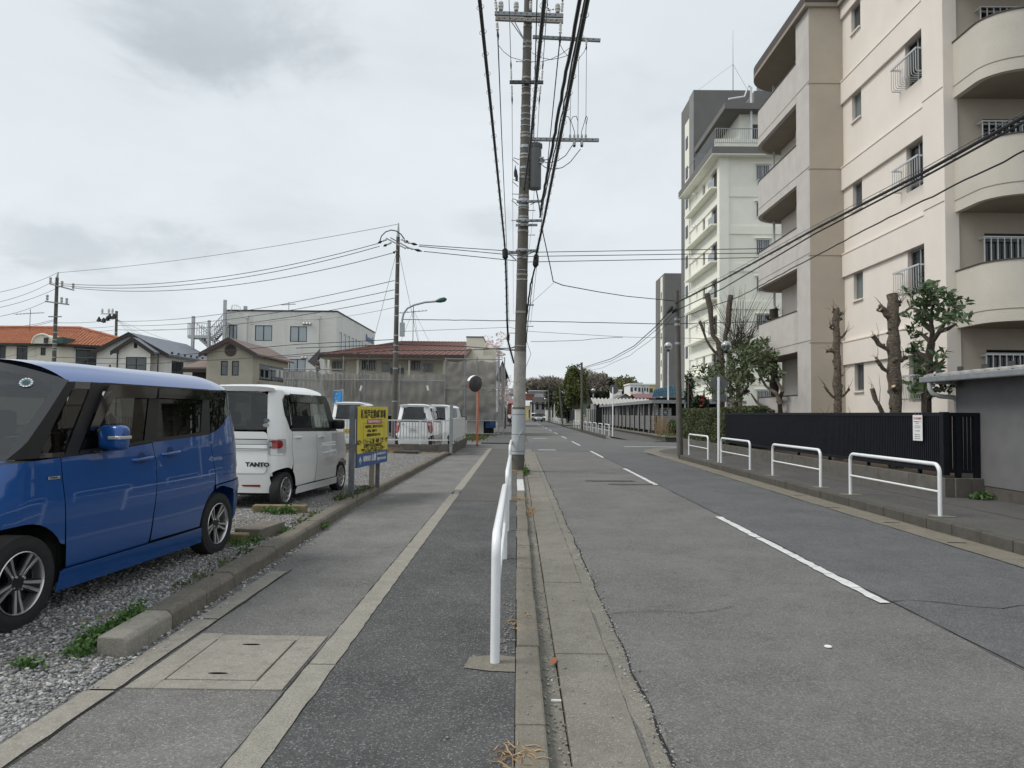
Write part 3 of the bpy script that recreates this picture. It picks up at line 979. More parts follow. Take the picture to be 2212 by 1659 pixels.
for k, b in enumerate(SB):
 window(apt, (11.0, 16.75, b + .55), (1, 0, 0), (0, -1, 0), 1.9, 1.65, .12, 'alu', 'winglass_dark', .05, 2)
 g = MB()
 for zz in (b + .62, b + 1.5, b + 2.12):
  g.box(10.86, 12.95, 16.55, 16.575, zz, zz + .03)
 g.box(10.85, 10.875, 16.55, 16.75, b + .6, b + .63); g.box(10.85, 10.875, 16.55, 16.75, b + 2.1, b + 2.13)
 grl = g.build('window_grille', 'alu_pale', apt)
 if k == 0:
  q = MB(); q.box(-.011, .011, 0, .018, 0, 1.55); gb = q.mesh('bar', 'alu_pale')
 for i in range(14):
  place('bar', gb, grl, Matrix.Translation((10.88 + i * .155, 16.56, b + .6)))
 bx(10.052, 10.2, 16.73, 17.59, b + .27, b + .288).build('groove', 'groove', apt)

def band(path, th, z0, z1, cap=.05):
 """parapet along a plan path, thickness to the right hand side"""
 mb = MB(); n = len(path); P0 = [Vector((*p, 0)) for p in path]; inn = []
 for i in range(n):
  d = (P0[min(i + 1, n - 1)] - P0[max(i - 1, 0)]).normalized()
  inn.append(P0[i] + Vector((d.y, -d.x, 0)) * th)
 o = len(mb.v)
 for p in P0: mb.v += [(p.x, p.y, z0), (p.x, p.y, z1)]
 for p in inn: mb.v += [(p.x, p.y, z0), (p.x, p.y, z1)]
 f = []
 for i in range(n - 1):
  a, b2 = 2 * i, 2 * (i + 1); c, d = 2 * n + a, 2 * n + b2
  f += [((a, a + 1, b2 + 1, b2), True), ((c, d, d + 1, c + 1), True), ((a + 1, c + 1, d + 1, b2 + 1), False), ((a, b2, d, c), False)]
 f += [((0, 2 * n, 2 * n + 1, 1), False), ((2 * n - 2, 2 * n - 1, 4 * n - 1, 4 * n - 2), False)]
 for q, s in f:
  mb.f.append(q); mb.m.append(0); mb.s.append(s)
 return mb, P0, inn
def arc(cx, cy, r, a0, a1, n=10):
 return [(cx + r * math.cos(R(a0 + (a1 - a0) * i / n)), cy + r * math.sin(R(a0 + (a1 - a0) * i / n))) for i in range(n + 1)]
far_path = [(9.13, 23.26), (9.13, 25), (9.13, 26.8)] + arc(10.33, 26.8, 1.2, 180, 90, 12) + [(12.5, 28.0)]
near_path = ([(14.5, 15.2), (11.2, 15.2)] + [(10.3 + .9 - .9 * math.sin(R(a)), 15.2 + .75 - .75 * math.cos(R(a))) for a in range(9, 91, 9)] + [(10.3, 16.75)])
def slab_of(path, close, z0, z1):
 mb = MB(); mb.prism([(x, y, z0) for x, y in list(path) + close], (0, 0, z1 - z0)); return mb
def offset(path, d):
 n = len(path); out = []
 for i in range(n):
  t = (Vector((*path[min(i + 1, n - 1)], 0)) - Vector((*path[max(i - 1, 0)], 0))).normalized()
  out.append((path[i][0] - t.y * d, path[i][1] + t.x * d))
 return out
for k, b in enumerate(SB):
 for nm, pth, cl, mt in (('landing', far_path, [(12.5, 22.32), (9.3, 22.32), (9.3, 23.2)], 'stucco_grey'), ('balcony', near_path, [(14.5, 16.75)][::1], 'stucco_parapet')):
  mb, _, _ = band(pth, .14 if nm == 'landing' else .14, b, b + 1.33)
  par = mb.build('parapet', mt, apt)
  o1 = offset(pth, .006)
  gr_, _, _ = band(o1, .02, b + .262, b + .282); gr_.build('groove', 'groove', par)
  o2 = offset(pth, .02)
  cp, _, _ = band(o2, .18, b + 1.332, b + 1.36); cp.build('coping', 'brown_trim', par)
  inn = offset(pth, -.07)
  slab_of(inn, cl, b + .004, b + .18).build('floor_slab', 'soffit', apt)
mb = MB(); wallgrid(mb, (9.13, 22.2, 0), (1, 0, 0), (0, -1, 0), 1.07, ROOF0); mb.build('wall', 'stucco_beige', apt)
bx(9.13, 9.4, 22.202, 23.258, 0, ROOF0).build('wall', 'stucco_grey', apt, .008)
for k in range(5):
 z = 1.1 + 2.75 * k
 bx(9.12, 10.12, 22.192, 22.3, z - .01, z + .01).build('groove', 'groove', apt)
 bx(9.122, 9.2, 22.21, 23.25, SB[k] + .26, SB[k] + .28).build('groove', 'groove', apt)
mb = MB(); wallgrid(mb, (10.2, 22.2, 0), (0, 1, 0), (-1, 0, 0), 5.3, ROOF0); wallgrid(mb, (10.2, 27.5, 0), (1, 0, 0), (0, 1, 0), 9, ROOF0); mb.build('wall', 'stucco_cream', apt)
for b in SB:
 bx(10.12, 10.2, 23.9, 24.8, b + .18, b + 2.15).build('door', 'cream_plaster', apt, .01)
 bx(10.02, 10.2, 25.3, 25.6, b + .18, b + 2.75).build('pier', 'stucco_cream', apt)
 c = MB(); c.lathe([(.0001, 0), (.06, 0), (.05, -.03), (.0001, -.035)], 10, (9.7, 24.3, b - .0)); c.build('ceiling_light', 'lamp_glass', apt)
 c = MB(); c.cyl((9.95, 27.6, b + .18), (9.95, 27.6, b + 2.75), .05, n=8); c.build('drainpipe', 'white_steel', apt)
rp = [(8.98, 22.1), (8.98, 26.8)] + arc(10.33, 26.8, 1.35, 180, 90, 12) + [(12.5, 28.15), (19.4, 28.15), (19.4, 16.4), (10.0, 16.4), (10.0, 22.1)]
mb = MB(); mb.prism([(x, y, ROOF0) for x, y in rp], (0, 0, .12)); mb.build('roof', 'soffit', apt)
mb = MB(); mb.prism([(x + (.0), y, ROOF0 + .124) for x, y in rp], (0, 0, .3)); fo = mb.build('fascia', 'brown_trim', apt)
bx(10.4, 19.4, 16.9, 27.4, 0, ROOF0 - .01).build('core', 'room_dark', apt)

# ---------------------------------------------------------------- rubbish store shed at the right edge
sh = thing('bin_store', 'low grey rendered bin store with pale corrugated roof at the right edge', 'shed', (8.5, 11, .1), world=True)
bx(8.52, 11.5, 4, 13.9, .32, 2.28).build('wall', 'shed_grey', sh, .01)
bx(8.535, 11.5, 4, 13.885, -.1, .32).build('plinth', 'plinth_brown', sh)
mb = MB(); n = 60
for i in range(n):
 y0, y1 = 4 + 10.25 * i / n, 4 + 10.25 * (i + 1) / n
 z = lambda y: .028 * math.sin(y * 2 * math.pi / .34)
 mb.add([(8.1, y0, 2.40 + z(y0)), (11.6, y0, 2.68 + z(y0)), (11.6, y1, 2.68 + z(y1)), (8.1, y1, 2.40 + z(y1)), (8.1, y0, 2.36 + z(y0)), (8.1, y1, 2.36 + z(y1))], [(0, 1, 2, 3), (0, 3, 5, 4)], 0, True)
mb.build('roof', 'shed_roof', sh)
mb = MB()
for i in range(14):
 y = 5 + i * .68
 mb.box(8.12, 8.2, y - .03, y + .03, 2.42, 2.50)
mb.build('roof_clips', 'steel_dark', sh)['kind'] = 'stuff'
bx(8.02, 8.14, 4, 14.28, 2.24, 2.36).build('gutter', 'galv_grey', sh, .02)
mb = MB(); mb.tube([(8.08, 14.0, 2.26), (8.08, 14.0, 2.12), (8.12, 13.98, 2.02), (8.25, 13.95, 1.97), (8.5, 13.93, 1.95), (8.56, 13.93, 1.88), (8.56, 13.93, .35)], .045, 10); mb.build('downpipe', 'steel_paint_grey', sh)
bx(8.1, 8.52, 13.84, 13.9, 2.2, 2.42).build('eave_board', 'steel_paint_grey', sh)

# ---------------------------------------------------------------- white seven storey block
wb = thing('white_apartment_block', 'white seven-storey apartment block with grey eaves and barred windows', 'building', (14.7, 52, 0), world=True)
FL = [2.83 + 2.75 * k for k in range(7)]           # window centres
mb = MB()
hs = [(17.3 - 14.7, 18.25 - 14.7, z - .55, z + .55) for z in FL]
wallgrid(mb, (14.7, 51.5, -.2), (1, 0, 0), (0, -1, 0), 10, 20.95, [(a, b, c + .2, d + .2) for a, b, c, d in hs], .12)
hl = []
for z in FL:
 hl.append((.95, 2.5, z - .75 + .2, z + .6 + .2)); hl.append((4.4, 5.1, z - .35 + .2, z + .6 + .2))
wallgrid(mb, (14.7, 51.5, -.2), (0, 1, 0), (-1, 0, 0), 9.6, 20.95, hl, .2)
mb.build('wall', 'white_wall', wb)
bx(14.56, 15.25, 51.38, 51.5, -.2, 20.7).build('pillar', 'white_wall', wb)
bx(14.56, 14.7, 51.5, 52.0, -.2, 20.7).build('pillar', 'white_wall', wb)
bx(14.98, 24, 51.75, 61, -.2, 20.4).build('core', 'room_dark', wb)
for i, z in enumerate(FL):
 window(wb, (17.3, 51.5, z - .55), (1, 0, 0), (0, -1, 0), .95, 1.1, .1, 'alu', 'winglass', .05, 2, 'curtain_blue' if i % 2 else None)
 g = MB()
 for q in (z - .55, z + .52): g.box(17.22, 18.33, 51.36, 51.385, q, q + .04)
 for j in range(9): g.box(17.24 + j * .135, 17.262 + j * .135, 51.37, 51.385, z - .55, z + .55)
 g.build('window_grille', 'alu_pale', wb)
 bx(17.15, 18.4, 51.34, 51.5, z + .62, z + .67).build('lintel', 'white_wall', wb)
 bx(15.25, 19.8, 51.44, 51.5, z + .95, z + 1.55).build('beam', 'white_wall', wb)
 window(wb, (14.7, 54.0, z - .75), (0, -1, 0), (-1, 0, 0), 1.55, 1.35, .18, 'alu', 'winglass_dark', .05, 2)
 window(wb, (14.7, 56.6, z - .35), (0, -1, 0), (-1, 0, 0), .7, .95, .18, 'alu', 'winglass_dark', .05, 1)
 bx(14.45, 14.47, 52.4, 54.05, z - .75, z - .05).build('balustrade', 'alu', wb)
 bx(14.12, 14.7, 52.1, 60.4, z - .98, z - .86).build('ledge', 'white_wall', wb)
 bx(14.62, 14.7, 52.0, 61, z + .64, z + 1.1).build('beam', 'white_wall', wb)
 g = MB(); g.lathe([(.0001, .16), (.14, .12), (.2, .0), (.2, -.04)], 10, (14.5, 58.4, z + .55)); g.box(14.5, 14.7, 58.25, 58.55, z + .5, z + .68); g.build('vent_hood', 'white_steel', wb)
g = MB(); g.cyl((14.62, 60.7, 0), (14.62, 60.7, 20.4), .06, n=8); g.build('drainpipe', 'white_steel', wb)
bx(13.9, 24.5, 50.8, 61.6, 20.42, 20.5).build('eave', 'white_wall', wb)
bx(13.88, 24.5, 50.78, 61.6, 20.504, 21.0).build('eave_fascia', 'tower_grey', wb)
bx(16.6, 24, 53.2, 61, 21.25, 24.4).build('penthouse_wall', 'white_wall', wb)
bx(15.2, 24.2, 52.2, 61.3, 24.4, 24.85).build('penthouse_roof', 'tower_grey', wb)
bx(17.6, 19.4, 53.12, 53.2, 22.0, 23.6).build('penthouse_window', 'winglass_dark', wb)
g = MB(); g.cyl((17.3, 52.6, 21.3), (17.3, 52.6, 26.2), .09, n=8); g.tube([(17.3, 52.6, 26.2), (17.1, 52.6, 26.35), (16.8, 52.6, 25.5), (15.6, 52.6, 25.3)], .07, 6); g.build('roof_pipe', 'white_steel', wb)
rl = MB()
for (x0, y0, x1, y1) in ((14.2, 51.0, 24, 51.0), (14.2, 51.0, 14.2, 60)):
 rl.cyl((x0, y0, 22.4), (x1, y1, 22.4), .03, n=6); rl.cyl((x0, y0, 21.35), (x1, y1, 21.35), .02, n=6)
rail = rl.build('roof_railing', 'alu', wb)
q = MB(); q.box(-.012, .012, -.012, .012, 21.3, 22.4); bm_ = q.mesh('bar', 'alu')
for i in range(46): place('bar', bm_, rail, Matrix.Translation((14.2 + i * .14, 51, 0)))
for i in range(26): place('bar', bm_, rail, Matrix.Translation((14.2, 51 + i * .24, 0)))
bx(14.4, 19.5, 51.9, 52.1, 21.26, 22.0).build('parapet', 'white_wall', wb)
rl = MB(); rl.cyl((18.2, 54, 27.9), (24, 54, 27.9), .03, n=6); rl.box(18.2, 24, 54, 54.05, 26.6, 26.9)
for i in range(30): rl.box(18.2 + i * .19, 18.225 + i * .19, 54, 54.02, 26.6, 27.9)
rl.build('roof_guard', 'alu', wb)
bx(18, 24, 54, 60, 25.1, 26.6).build('lift_house', 'tower_grey', wb)
tw = thing('stair_tower', 'tall dark grey stair tower rising behind the white apartment block', 'tower', (15.3, 64, 0), world=True)
bx(15.35, 20.3, 62, 66.9, -.2, 30.35).build('wall', 'tower_grey', tw)
bx(15.3, 15.345, 62, 63.6, -.2, 30.36).build('side_panel', 'tower_grey_pale', tw)
bx(15.31, 15.346, 63.62, 65.3, -.2, 28.5).build('white_strip', 'white_wall', tw)
for k in range(10):
 bx(15.27, 15.32, 64.1, 64.9, 1.2 + 2.75 * k, 2.3 + 2.75 * k).build('window', 'winglass_dark', tw)
bx(18.2, 18.75, 61.7, 62.0, 27.3, 27.75).build('vent_box', 'tower_grey_pale', tw)
mast = thing('roof_mast', 'thin guyed aerial mast on top of the grey stair tower', 'antenna', (19.4, 64, 30.35), world=True)
g = MB(); g.cyl((19.4, 64, 30.35), (19.4, 64, 33.7), .05, .04, n=6); g.cyl((19.4, 64, 33.7), (19.4, 64, 36.9), .03, .012, n=6); g.build('pole', 'galv', mast)
for (x, y) in ((15.6, 62.4), (20.2, 62.2), (20.2, 66.5)):
 g = MB(); g.cyl((19.4, 64, 33.7), (x, y, 30.36), .012, n=4); g.build('guy_wire', 'wire_grey', mast)
tw2 = thing('distant_tower', 'smaller dark grey apartment tower seen in the gap beyond', 'tower', (30, 145, 0), world=True)
bx(29.4, 34, 143, 152, -.2, 30.2).build('wall', 'tower_grey', tw2)
bx(29.3, 29.39, 144.4, 146.4, -.2, 29.8).build('white_strip', 'white_wall', tw2)
for k in range(9):
 bx(29.26, 29.31, 145.0, 145.8, 3 + 2.8 * k, 4.3 + 2.8 * k).build('window', 'winglass_dark', tw2)

# ---------------------------------------------------------------- houses and buildings on the left
def gable_roof(mb, x0, x1, y0, y1, ze, zr, ov=.5, th=.14, axis='y', m=0):
 """ridge along axis; ze eave height, zr ridge height"""
 if axis == 'y':
  xm = (x0 + x1) / 2; s = (zr - ze) / (xm - x0)
  for sg, xe in ((-1, x0 - ov), (1, x1 + ov)):
   zo = ze - s * ov
   pts = [(xe, y0 - ov, zo), (xm, y0 - ov, zr), (xm, y1 + ov, zr), (xe, y1 + ov, zo)]
   mb.prism(pts if sg > 0 else pts[::-1], (0, 0, th), m)
 else:
  ym = (y0 + y1) / 2; s = (zr - ze) / (ym - y0)
  for sg, ye in ((-1, y0 - ov), (1, y1 + ov)):
   zo = ze - s * ov
   pts = [(x0 - ov, ye, zo), (x0 - ov, ym, zr), (x1 + ov, ym, zr), (x1 + ov, ye, zo)]
   mb.prism(pts if sg < 0 else pts[::-1], (0, 0, th), m)

def front_wall(parent, x0, x1, y, z0, z1, mat, wins, gmat='winglass_dark', fmat='steel_dark', curtain=None, split=2, gable=None):
 mb = MB()
 wallgrid(mb, (x0, y, z0), (1, 0, 0), (0, -1, 0), x1 - x0, z1 - z0, [(a - x0, b - x0, c - z0, d - z0) for a, b, c, d in wins], .12)
 if gable: mb.poly([(x0, y, z1), (x1, y, z1), ((x0 + x1) / 2, y, gable)])
 mb.build('wall', mat, parent)
 for (a, b, c, d) in wins:
  window(parent, (a, y, c), (1, 0, 0), (0, -1, 0), b - a, d - c, .06, fmat, gmat, .07, split, curtain)

def side_wall(parent, x, y0, y1, z0, z1, mat, wins=(), gmat='winglass_dark', fmat='steel_dark'):
 mb = MB()
 wallgrid(mb, (x, y0, z0), (0, 1, 0), (1, 0, 0), y1 - y0, z1 - z0, [(a - y0, b - y0, c - z0, d - z0) for a, b, c, d in wins], .12)
 mb.build('wall', mat, parent)
 for (a, b, c, d) in wins:
  window(parent, (x, a, c), (0, 1, 0), (1, 0, 0), b - a, d - c, .06, fmat, gmat, .06, 2)

# --- orange tiled house
oh = thing('tiled_house', 'cream plaster house with orange tile roof at the far left', 'house', (-42, 66, 0), world=True)
Yo = 66.0
ze = 7.6
x0, x1 = -56.0, P(127, 760, Yo).x
XO = lambda u: P(u, 755, Yo).x
front_wall(oh, x0, x1, Yo, 0, ze, 'cream_plaster', [(XO(-14), XO(13), 6.05, 7.35), (XO(36), XO(60), 6.05, 7.35), (XO(88), XO(99), 6.5, 7.25)])
d = Vector((6.4, 4.2, 0)).normalized(); nrm = Vector((d.y, -d.x, 0)); Ln = 7.6
wq = ((1.35, 3.35, 5.7, 7.2), (4.7, 5.9, 6.3, 6.9), (4.9, 6.2, 4.9, 5.5))
mb = MB(); wallgrid(mb, (x1, Yo, 0), d, nrm, Ln, ze, wq, .12); mb.build('wall', 'cream_plaster', oh)
for (a, b, c, e_) in wq:
 window(oh, Vector((x1, Yo, c)) + d * a, d, nrm, b - a, e_ - c, .06, 'steel_dark', 'winglass_dark', .07, 2)
hood = MB(); T = frame_T(Vector((x1, Yo, 7.2)) + d * 1.2, d, nrm); hood.prism([T @ Vector(p) for p in ((0, 0, .3), (0, .6, 0), (0, .6, -.06), (0, 0, -.06))], d * 2.4); hood.build('awning', 'shutter_grey', oh)
def tile_slope(p0, p1, q1, q0, nr_, nc):
 """p0-p1 eave, q0-q1 ridge"""
 mb = MB(); p0, p1, q0, q1 = map(Vector, (p0, p1, q0, q1)); N3 = (p1 - p0).cross(q0 - p0).normalized()
 if N3.z < 0: N3 = -N3
 for i in range(nr_):
  t0, t1 = i / nr_, (i + 1) / nr_
  a0, a1 = p0.lerp(q0, t0), p1.lerp(q1, t0); b0, b1 = p0.lerp(q0, t1), p1.lerp(q1, t1)
  k = max(1, int(round(nc * (a1 - a0).length / (p1 - p0).length)))
  vs = []; m = k * 4
  for j in range(m + 1):
   s = j / m; h = .05 * abs(math.sin(math.pi * j / 4 + .01))
   vs.append(a0.lerp(a1, s) + N3 * (h + .06)); vs.append(b0.lerp(b1, s) + N3 * h); vs.append(a0.lerp(a1, s) + N3 * 0)
  f = []
  for j in range(m):
   f.append((3 * j, 3 * j + 3, 3 * j + 4, 3 * j + 1)); f.append((3 * j + 2, 3 * j + 5, 3 * j + 3, 3 * j))
  mb.add(vs, f, 0, False)
 return mb
ov = .6
zr = 9.6
E0 = (x0 - 3, Yo - ov, ze - .05); E1 = (x1 + .35, Yo - ov, ze - .05); R0 = (x0 - 3, Yo + 5, zr); R1 = (x1 - 1.2, Yo + 5, zr)
t = tile_slope(E0, E1, R1, R0, 13, 64).build('roof_tiles', 'orange_tile', oh); t['kind'] = 'stuff'
F1 = Vector((x1, Yo, 0)) + d * Ln + nrm * ov
E2 = (F1.x + .3, F1.y, ze - .05)
t = tile_slope(E1, E2, R1, R1, 13, 26).build('roof_tiles', 'orange_tile', oh); t['kind'] = 'stuff'
mb = MB(); mb.prism([E0, E1, (E1[0], E1[1], E1[2] - .2), (E0[0], E0[1], E0[2] - .2)], (0, .5, 0)); mb.prism([E1, E2, (E2[0], E2[1], E2[2] - .2), (E1[0], E1[1], E1[2] - .2)], tuple(-nrm * .5)); mb.build('eave_board', 'dark_trim', oh)
mb = MB(); mb.poly([E1, E2, (E2[0] - 3, E2[1] + 6, ze - .05), (E0[0], E0[1] + 10, ze - .05), E0]); mb.build('ceiling', 'cream_plaster', oh)
rr = MB(); rr.tube([Vector(R0) + Vector((0, 0, .1)), Vector(R1) + Vector((0, 0, .1)), Vector(E2) + Vector((0, 0, .15))], .16, 8); rr.build('ridge_tiles', 'orange_tile', oh)
dm = P(92, 740, Yo - .8)
mb = MB(); aa = [(dm.x + .95 * math.cos(R(t_)), Yo - .75, 7.55 + .85 * math.sin(R(t_))) for t_ in range(0, 181, 12)]
mb.prism(aa, (0, 3.0, 0)); mb.build('dormer', 'cream_plaster', oh)
ri = MB(); ri.tube([(x_ * 1.0, y_ - .12, z_) for x_, y_, z_ in aa], .09, 6); ri.build('dormer_arch', 'cream_plaster', oh)
bx(dm.x + .1, dm.x + .5, Yo - .8, Yo - .75, 7.6, 8.1).build('dormer_window', 'winglass_dark', oh)
bx(dm.x + 1.0, dm.x + 1.9, Yo - .9, Yo + 1, 7.6, 8.15).build('copper_roof', 'lamp_green', oh)
tv = thing('roof_aerial', 'spindly roof aerial above the orange tile roof', 'antenna', (P(64, 715, 70).x, 70, 9), world=True)
def aerial(parent, x, y, z, h, w, mat='wire_grey'):
 g = MB(); g.cyl((x, y, z), (x, y, z + h), .03, n=5); g.build('mast', mat, parent)
 g = MB(); g.cyl((x - w, y, z + h * .8), (x + w * .8, y + .3, z + h * .88), .025, n=5)
 for i in range(9): 
  t = -w + i * w * 1.8 / 8
  g.cyl((x + t, y - .35, z + h * (.8 + .08 * (i / 8))), (x + t, y + .35, z + h * (.8 + .08 * (i / 8))), .014, n=4)
 g.build('yagi', mat, parent)
aerial(tv, P(64, 715, 70).x, 70, 8.8, 2.6, 1.5)

# --- white gabled house with slate roof
wh = thing('white_house', 'white two-gabled house with dark verges and slate-blue roof', 'house', (-33, 62, 0), world=True)
Yw = 60.0
XW = lambda u, Y=Yw: P(u, 765, Y).x
def two_slope(t, xa, xb, ya, yb, ze_, zr_, ov, roof, verge):
 mb = MB(); gable_roof(mb, xa, xb, ya, yb, ze_, zr_, ov, .14); mb.build('roof', roof, t)
 xm = (xa + xb) / 2; s_ = (zr_ - ze_) / (xm - xa)
 for sg in (-1, 1):
  v = MB(); xe = xm + sg * (xm - xa + ov + .03); zo = ze_ - s_ * ov; yy = ya - ov - .03
  v.prism([(xe, yy, zo + .16), (xm, yy, zr_ + .16), (xm, yy, zr_ - .2), (xe, yy, zo - .2)], (0, .1, 0)); v.build('verge_board', verge, t)
xa, xb = XW(257), XW(325)
front_wall(wh, xa, xb, Yw, 0, 6.6, 'white_plaster', [(XW(272.5), XW(317), 4.4, 6.0)], 'winglass', 'navy_frame', 'curtain_white', gable=7.5)
two_slope(wh, xa, xb, Yw, Yw + 5, 6.6, 7.5, .45, 'slate_roof', 'dark_trim')
bx(XW(289), XW(296), Yw - .02, Yw, 6.75, 7.2).build('gable_vent', 'dark_board', wh)
xc = XW(209, Yw + 1.2); xe_ = 2 * XW(283, Yw + 1.2) - xc
front_wall(wh, xc, xe_, Yw + 1.2, 0, 6.45, 'white_plaster', [(XW(219), XW(223), 4.2, 5.4), (XW(243), XW(253), 3.8, 4.9)], 'winglass_dark', 'navy_frame', None, 1, gable=8.0)
two_slope(wh, xc, xe_, Yw + 1.2, Yw + 11, 6.45, 8.05, .5, 'slate_roof', 'dark_trim')
side_wall(wh, xe_, Yw + 1.2, Yw + 11, 0, 6.4, 'white_plaster', [(Yw + 2.4, Yw + 4.6, 3.8, 5.9), (Yw + 6.4, Yw + 8.6, 3.8, 5.6)], 'winglass_dark', 'navy_frame')
for k in range(7): bx(xe_ + .3, xe_ + .42, Yw + 1.6 + k * 1.2, Yw + 1.75 + k * 1.2, 6.4, 6.6).build('snow_guard', 'dark_trim', wh)
for x in (xa - .06, xe_ + .05):
 g = MB(); g.cyl((x, Yw - .1, 0), (x, Yw - .1, 6.3), .06, n=6); g.build('downpipe', 'dark_trim', wh)

# --- beige house with brown roof
bh = thing('beige_house', 'beige plaster house with brown gabled roof and round gable vent', 'house', (-22, 56, 0), world=True)
Yb = 55.0
xl, xr = P(446, 790, Yb).x, P(546, 790, Yb).x
ge = 6.05
front_wall(bh, xl, xr, Yb, 0, ge, 'beige_plaster', [(P(477, 790, Yb).x, P(492, 790, Yb).x, 4.25, 5.4), (P(501, 790, Yb).x, P(516, 790, Yb).x, 4.25, 5.4)], 'winglass', 'navy_frame', 'curtain_white', 1, gable=7.0)
side_wall(bh, xr, Yb, Yb + 8.5, 0, ge, 'beige_plaster', [(Yb + 1.4, Yb + 7.4, 4.0, 5.3)], 'winglass_dark', 'navy_frame')
two_slope(bh, xl, xr, Yb, Yb + 8.5, ge, 7.05, .42, 'brown_roof', 'brown_trim')
v = MB(); v.lathe([(.0001, .02), (.36, .02), (.42, .05), (.46, .05), (.46, 0)], 20, (0, 0, 0), 0, Matrix.Translation((P(498, 760, Yb).x, Yb, 6.2)) @ Matrix.Rotation(R(90), 4, 'X')); v.build('round_vent', 'brown_trim', bh)
v = MB(); xa = P(388, 790, Yb).x; v.prism([(xa, Yb + .5, 4.75), (xl + .2, Yb + .5, 4.75), (xl + .2, Yb + 4, 6.3), (xa + 1.6, Yb + 4, 6.3)], (0, 0, .15)); v.build('lean_to_roof', 'brown_roof', bh)
bx(xa + .5, xl, Yb + 1.1, Yb + 6, 0, 4.6).build('lean_to_wall', 'dark_board', bh)
bx(xa, xl + .3, Yb + .45, Yb + .55, 4.5, 4.78).build('fascia', 'dark_trim', bh)
bx(xr, xr + 1.1, Yb + 1.3, Yb + 8, 2.0, 3.9).build('balcony', 'beige_plaster', bh)
g = MB(); g.box(xr + 1.06, xr + 1.1, Yb + 1.3, Yb + 8, 4.2, 4.27)
for k in range(9): g.box(xr + 1.06, xr + 1.09, Yb + 1.3 + k * .8, Yb + 1.35 + k * .8, 3.9, 4.25)
g.build('balcony_rail', 'navy_frame', bh)
g = MB(); g.cyl((xr + .6, Yb + 2, 4.95), (xr + .6, Yb + 7.5, 4.98), .02, n=5); g.build('laundry_pole', 'alu_pale', bh)
for k in range(2): bx(xr + .57, xr + .63, Yb + 3.6 + k * 1.1, Yb + 4.2 + k * 1.1, 4.35, 4.95).build('laundry', 'curtain_white', bh)

# --- white clad office building with steel stair
ob = thing('office_building', 'white clad three-storey office building with tall narrow side windows', 'building', (-20, 76, 0), world=True)
Ya = 72.0
xl, xr = P(484, 790, Ya).x, P(726, 790, Ya).x
zt = P(726, 674, Ya).z
f = lambda u0, u1, z0_, z1_: (P(u0, 790, Ya).x, P(u1, 790, Ya).x, z0_, z1_)
zz = lambda v: P(600, v, Ya).z
front_wall(ob, xl, xr, Ya, 0, zt, 'siding', [f(493, 510.5, zz(736), zz(703)), f(549, 586, zz(736.5), zz(703)), f(625, 661.5, zz(738), zz(704.5)), f(624, 660, zz(803), zz(775)), f(549, 586, zz(803), zz(775))], 'blind_glass', 'navy_frame', None, 2)
far = Ya * (1118 - 726) / (1118 - 808)
wy = []
for (u0, u1) in ((729, 734.5), (739, 744), (747.5, 752.5), (756, 760.5), (763.5, 768), (771, 775), (778, 781.5), (785, 788.5), (791, 794.5), (798, 801)):
 ya, yb = xr * 1536 / (u0 - 1118), xr * 1536 / (u1 - 1118)
 wy.append((ya, yb, zt - 4.0, zt - 1.9))
mb = MB(); wallgrid(mb, (xr, Ya, 0), (0, 1, 0), (1, 0, 0), far - Ya, zt, [(a - Ya, b - Ya, c, d_) for a, b, c, d_ in wy], .1); mb.build('wall', 'siding', ob)
for (a, b, c, d_) in wy: window(ob, (xr, a, c), (0, 1, 0), (1, 0, 0), b - a, d_ - c, .05, 'navy_frame', 'blind_glass', .06, 1)
bx(xl - .06, xr + .06, Ya - .06, far + .06, zt, zt + .14).build('coping', 'dark_trim', ob)
bx(xl + .1, xr - .2, Ya + .3, far, 0, zt - .02).build('core', 'room_dark', ob)
for u in (531, 687):
 g = MB(); x = P(u, 790, Ya).x; g.cyl((x, Ya - .1, 0), (x, Ya - .1, zt - .4), .08, n=8); g.box(x - .16, x + .16, Ya - .22, Ya - .01, zt - .75, zt - .4); g.build('downpipe', 'siding', ob)
for u in (655, 662, 668.5, 654, 661):
 g = MB(); x = P(u, 790, Ya).x; g.sphere((x, Ya - .06, zz(699) if u != 654 and u != 661 else zz(772)), .16, 8, 6); g.build('vent', 'chrome_sat', ob)
yA = xr * 1536 / (782 - 1118); yB = xr * 1536 / (806 - 1118)
T = Matrix(((0, 0, 1, xr + .05), (1, 0, 0, (yA + yB) / 2 + .2), (0, 1, 0, zt - 1.15), (0, 0, 0, 1)))
text_mesh('Panasonic', 1.15, 'sign_blue', 'lettering', ob, T, 'CENTER', 1.0, .02, .03)
st = thing('steel_staircase', 'grey steel fire stair climbing the end of the office building', 'staircase', (P(440, 790, 71).x, 71, 0), world=True)
S = lambda u, v, y=71.0: P(u, v, y)
for (u, v, w_) in ((418, 683, .26), (452, 692, .22), (486.5, 648, .26)):
 q = S(u, v); bx(q.x - w_ / 2, q.x + w_ / 2, 70.87, 71.13, 0, q.z).build('column', 'steel_paint_grey', st)
q = S(514, 655); bx(q.x - .16, q.x + .16, 72.87, 73.13, 6, q.z).build('column', 'steel_paint_grey', st)
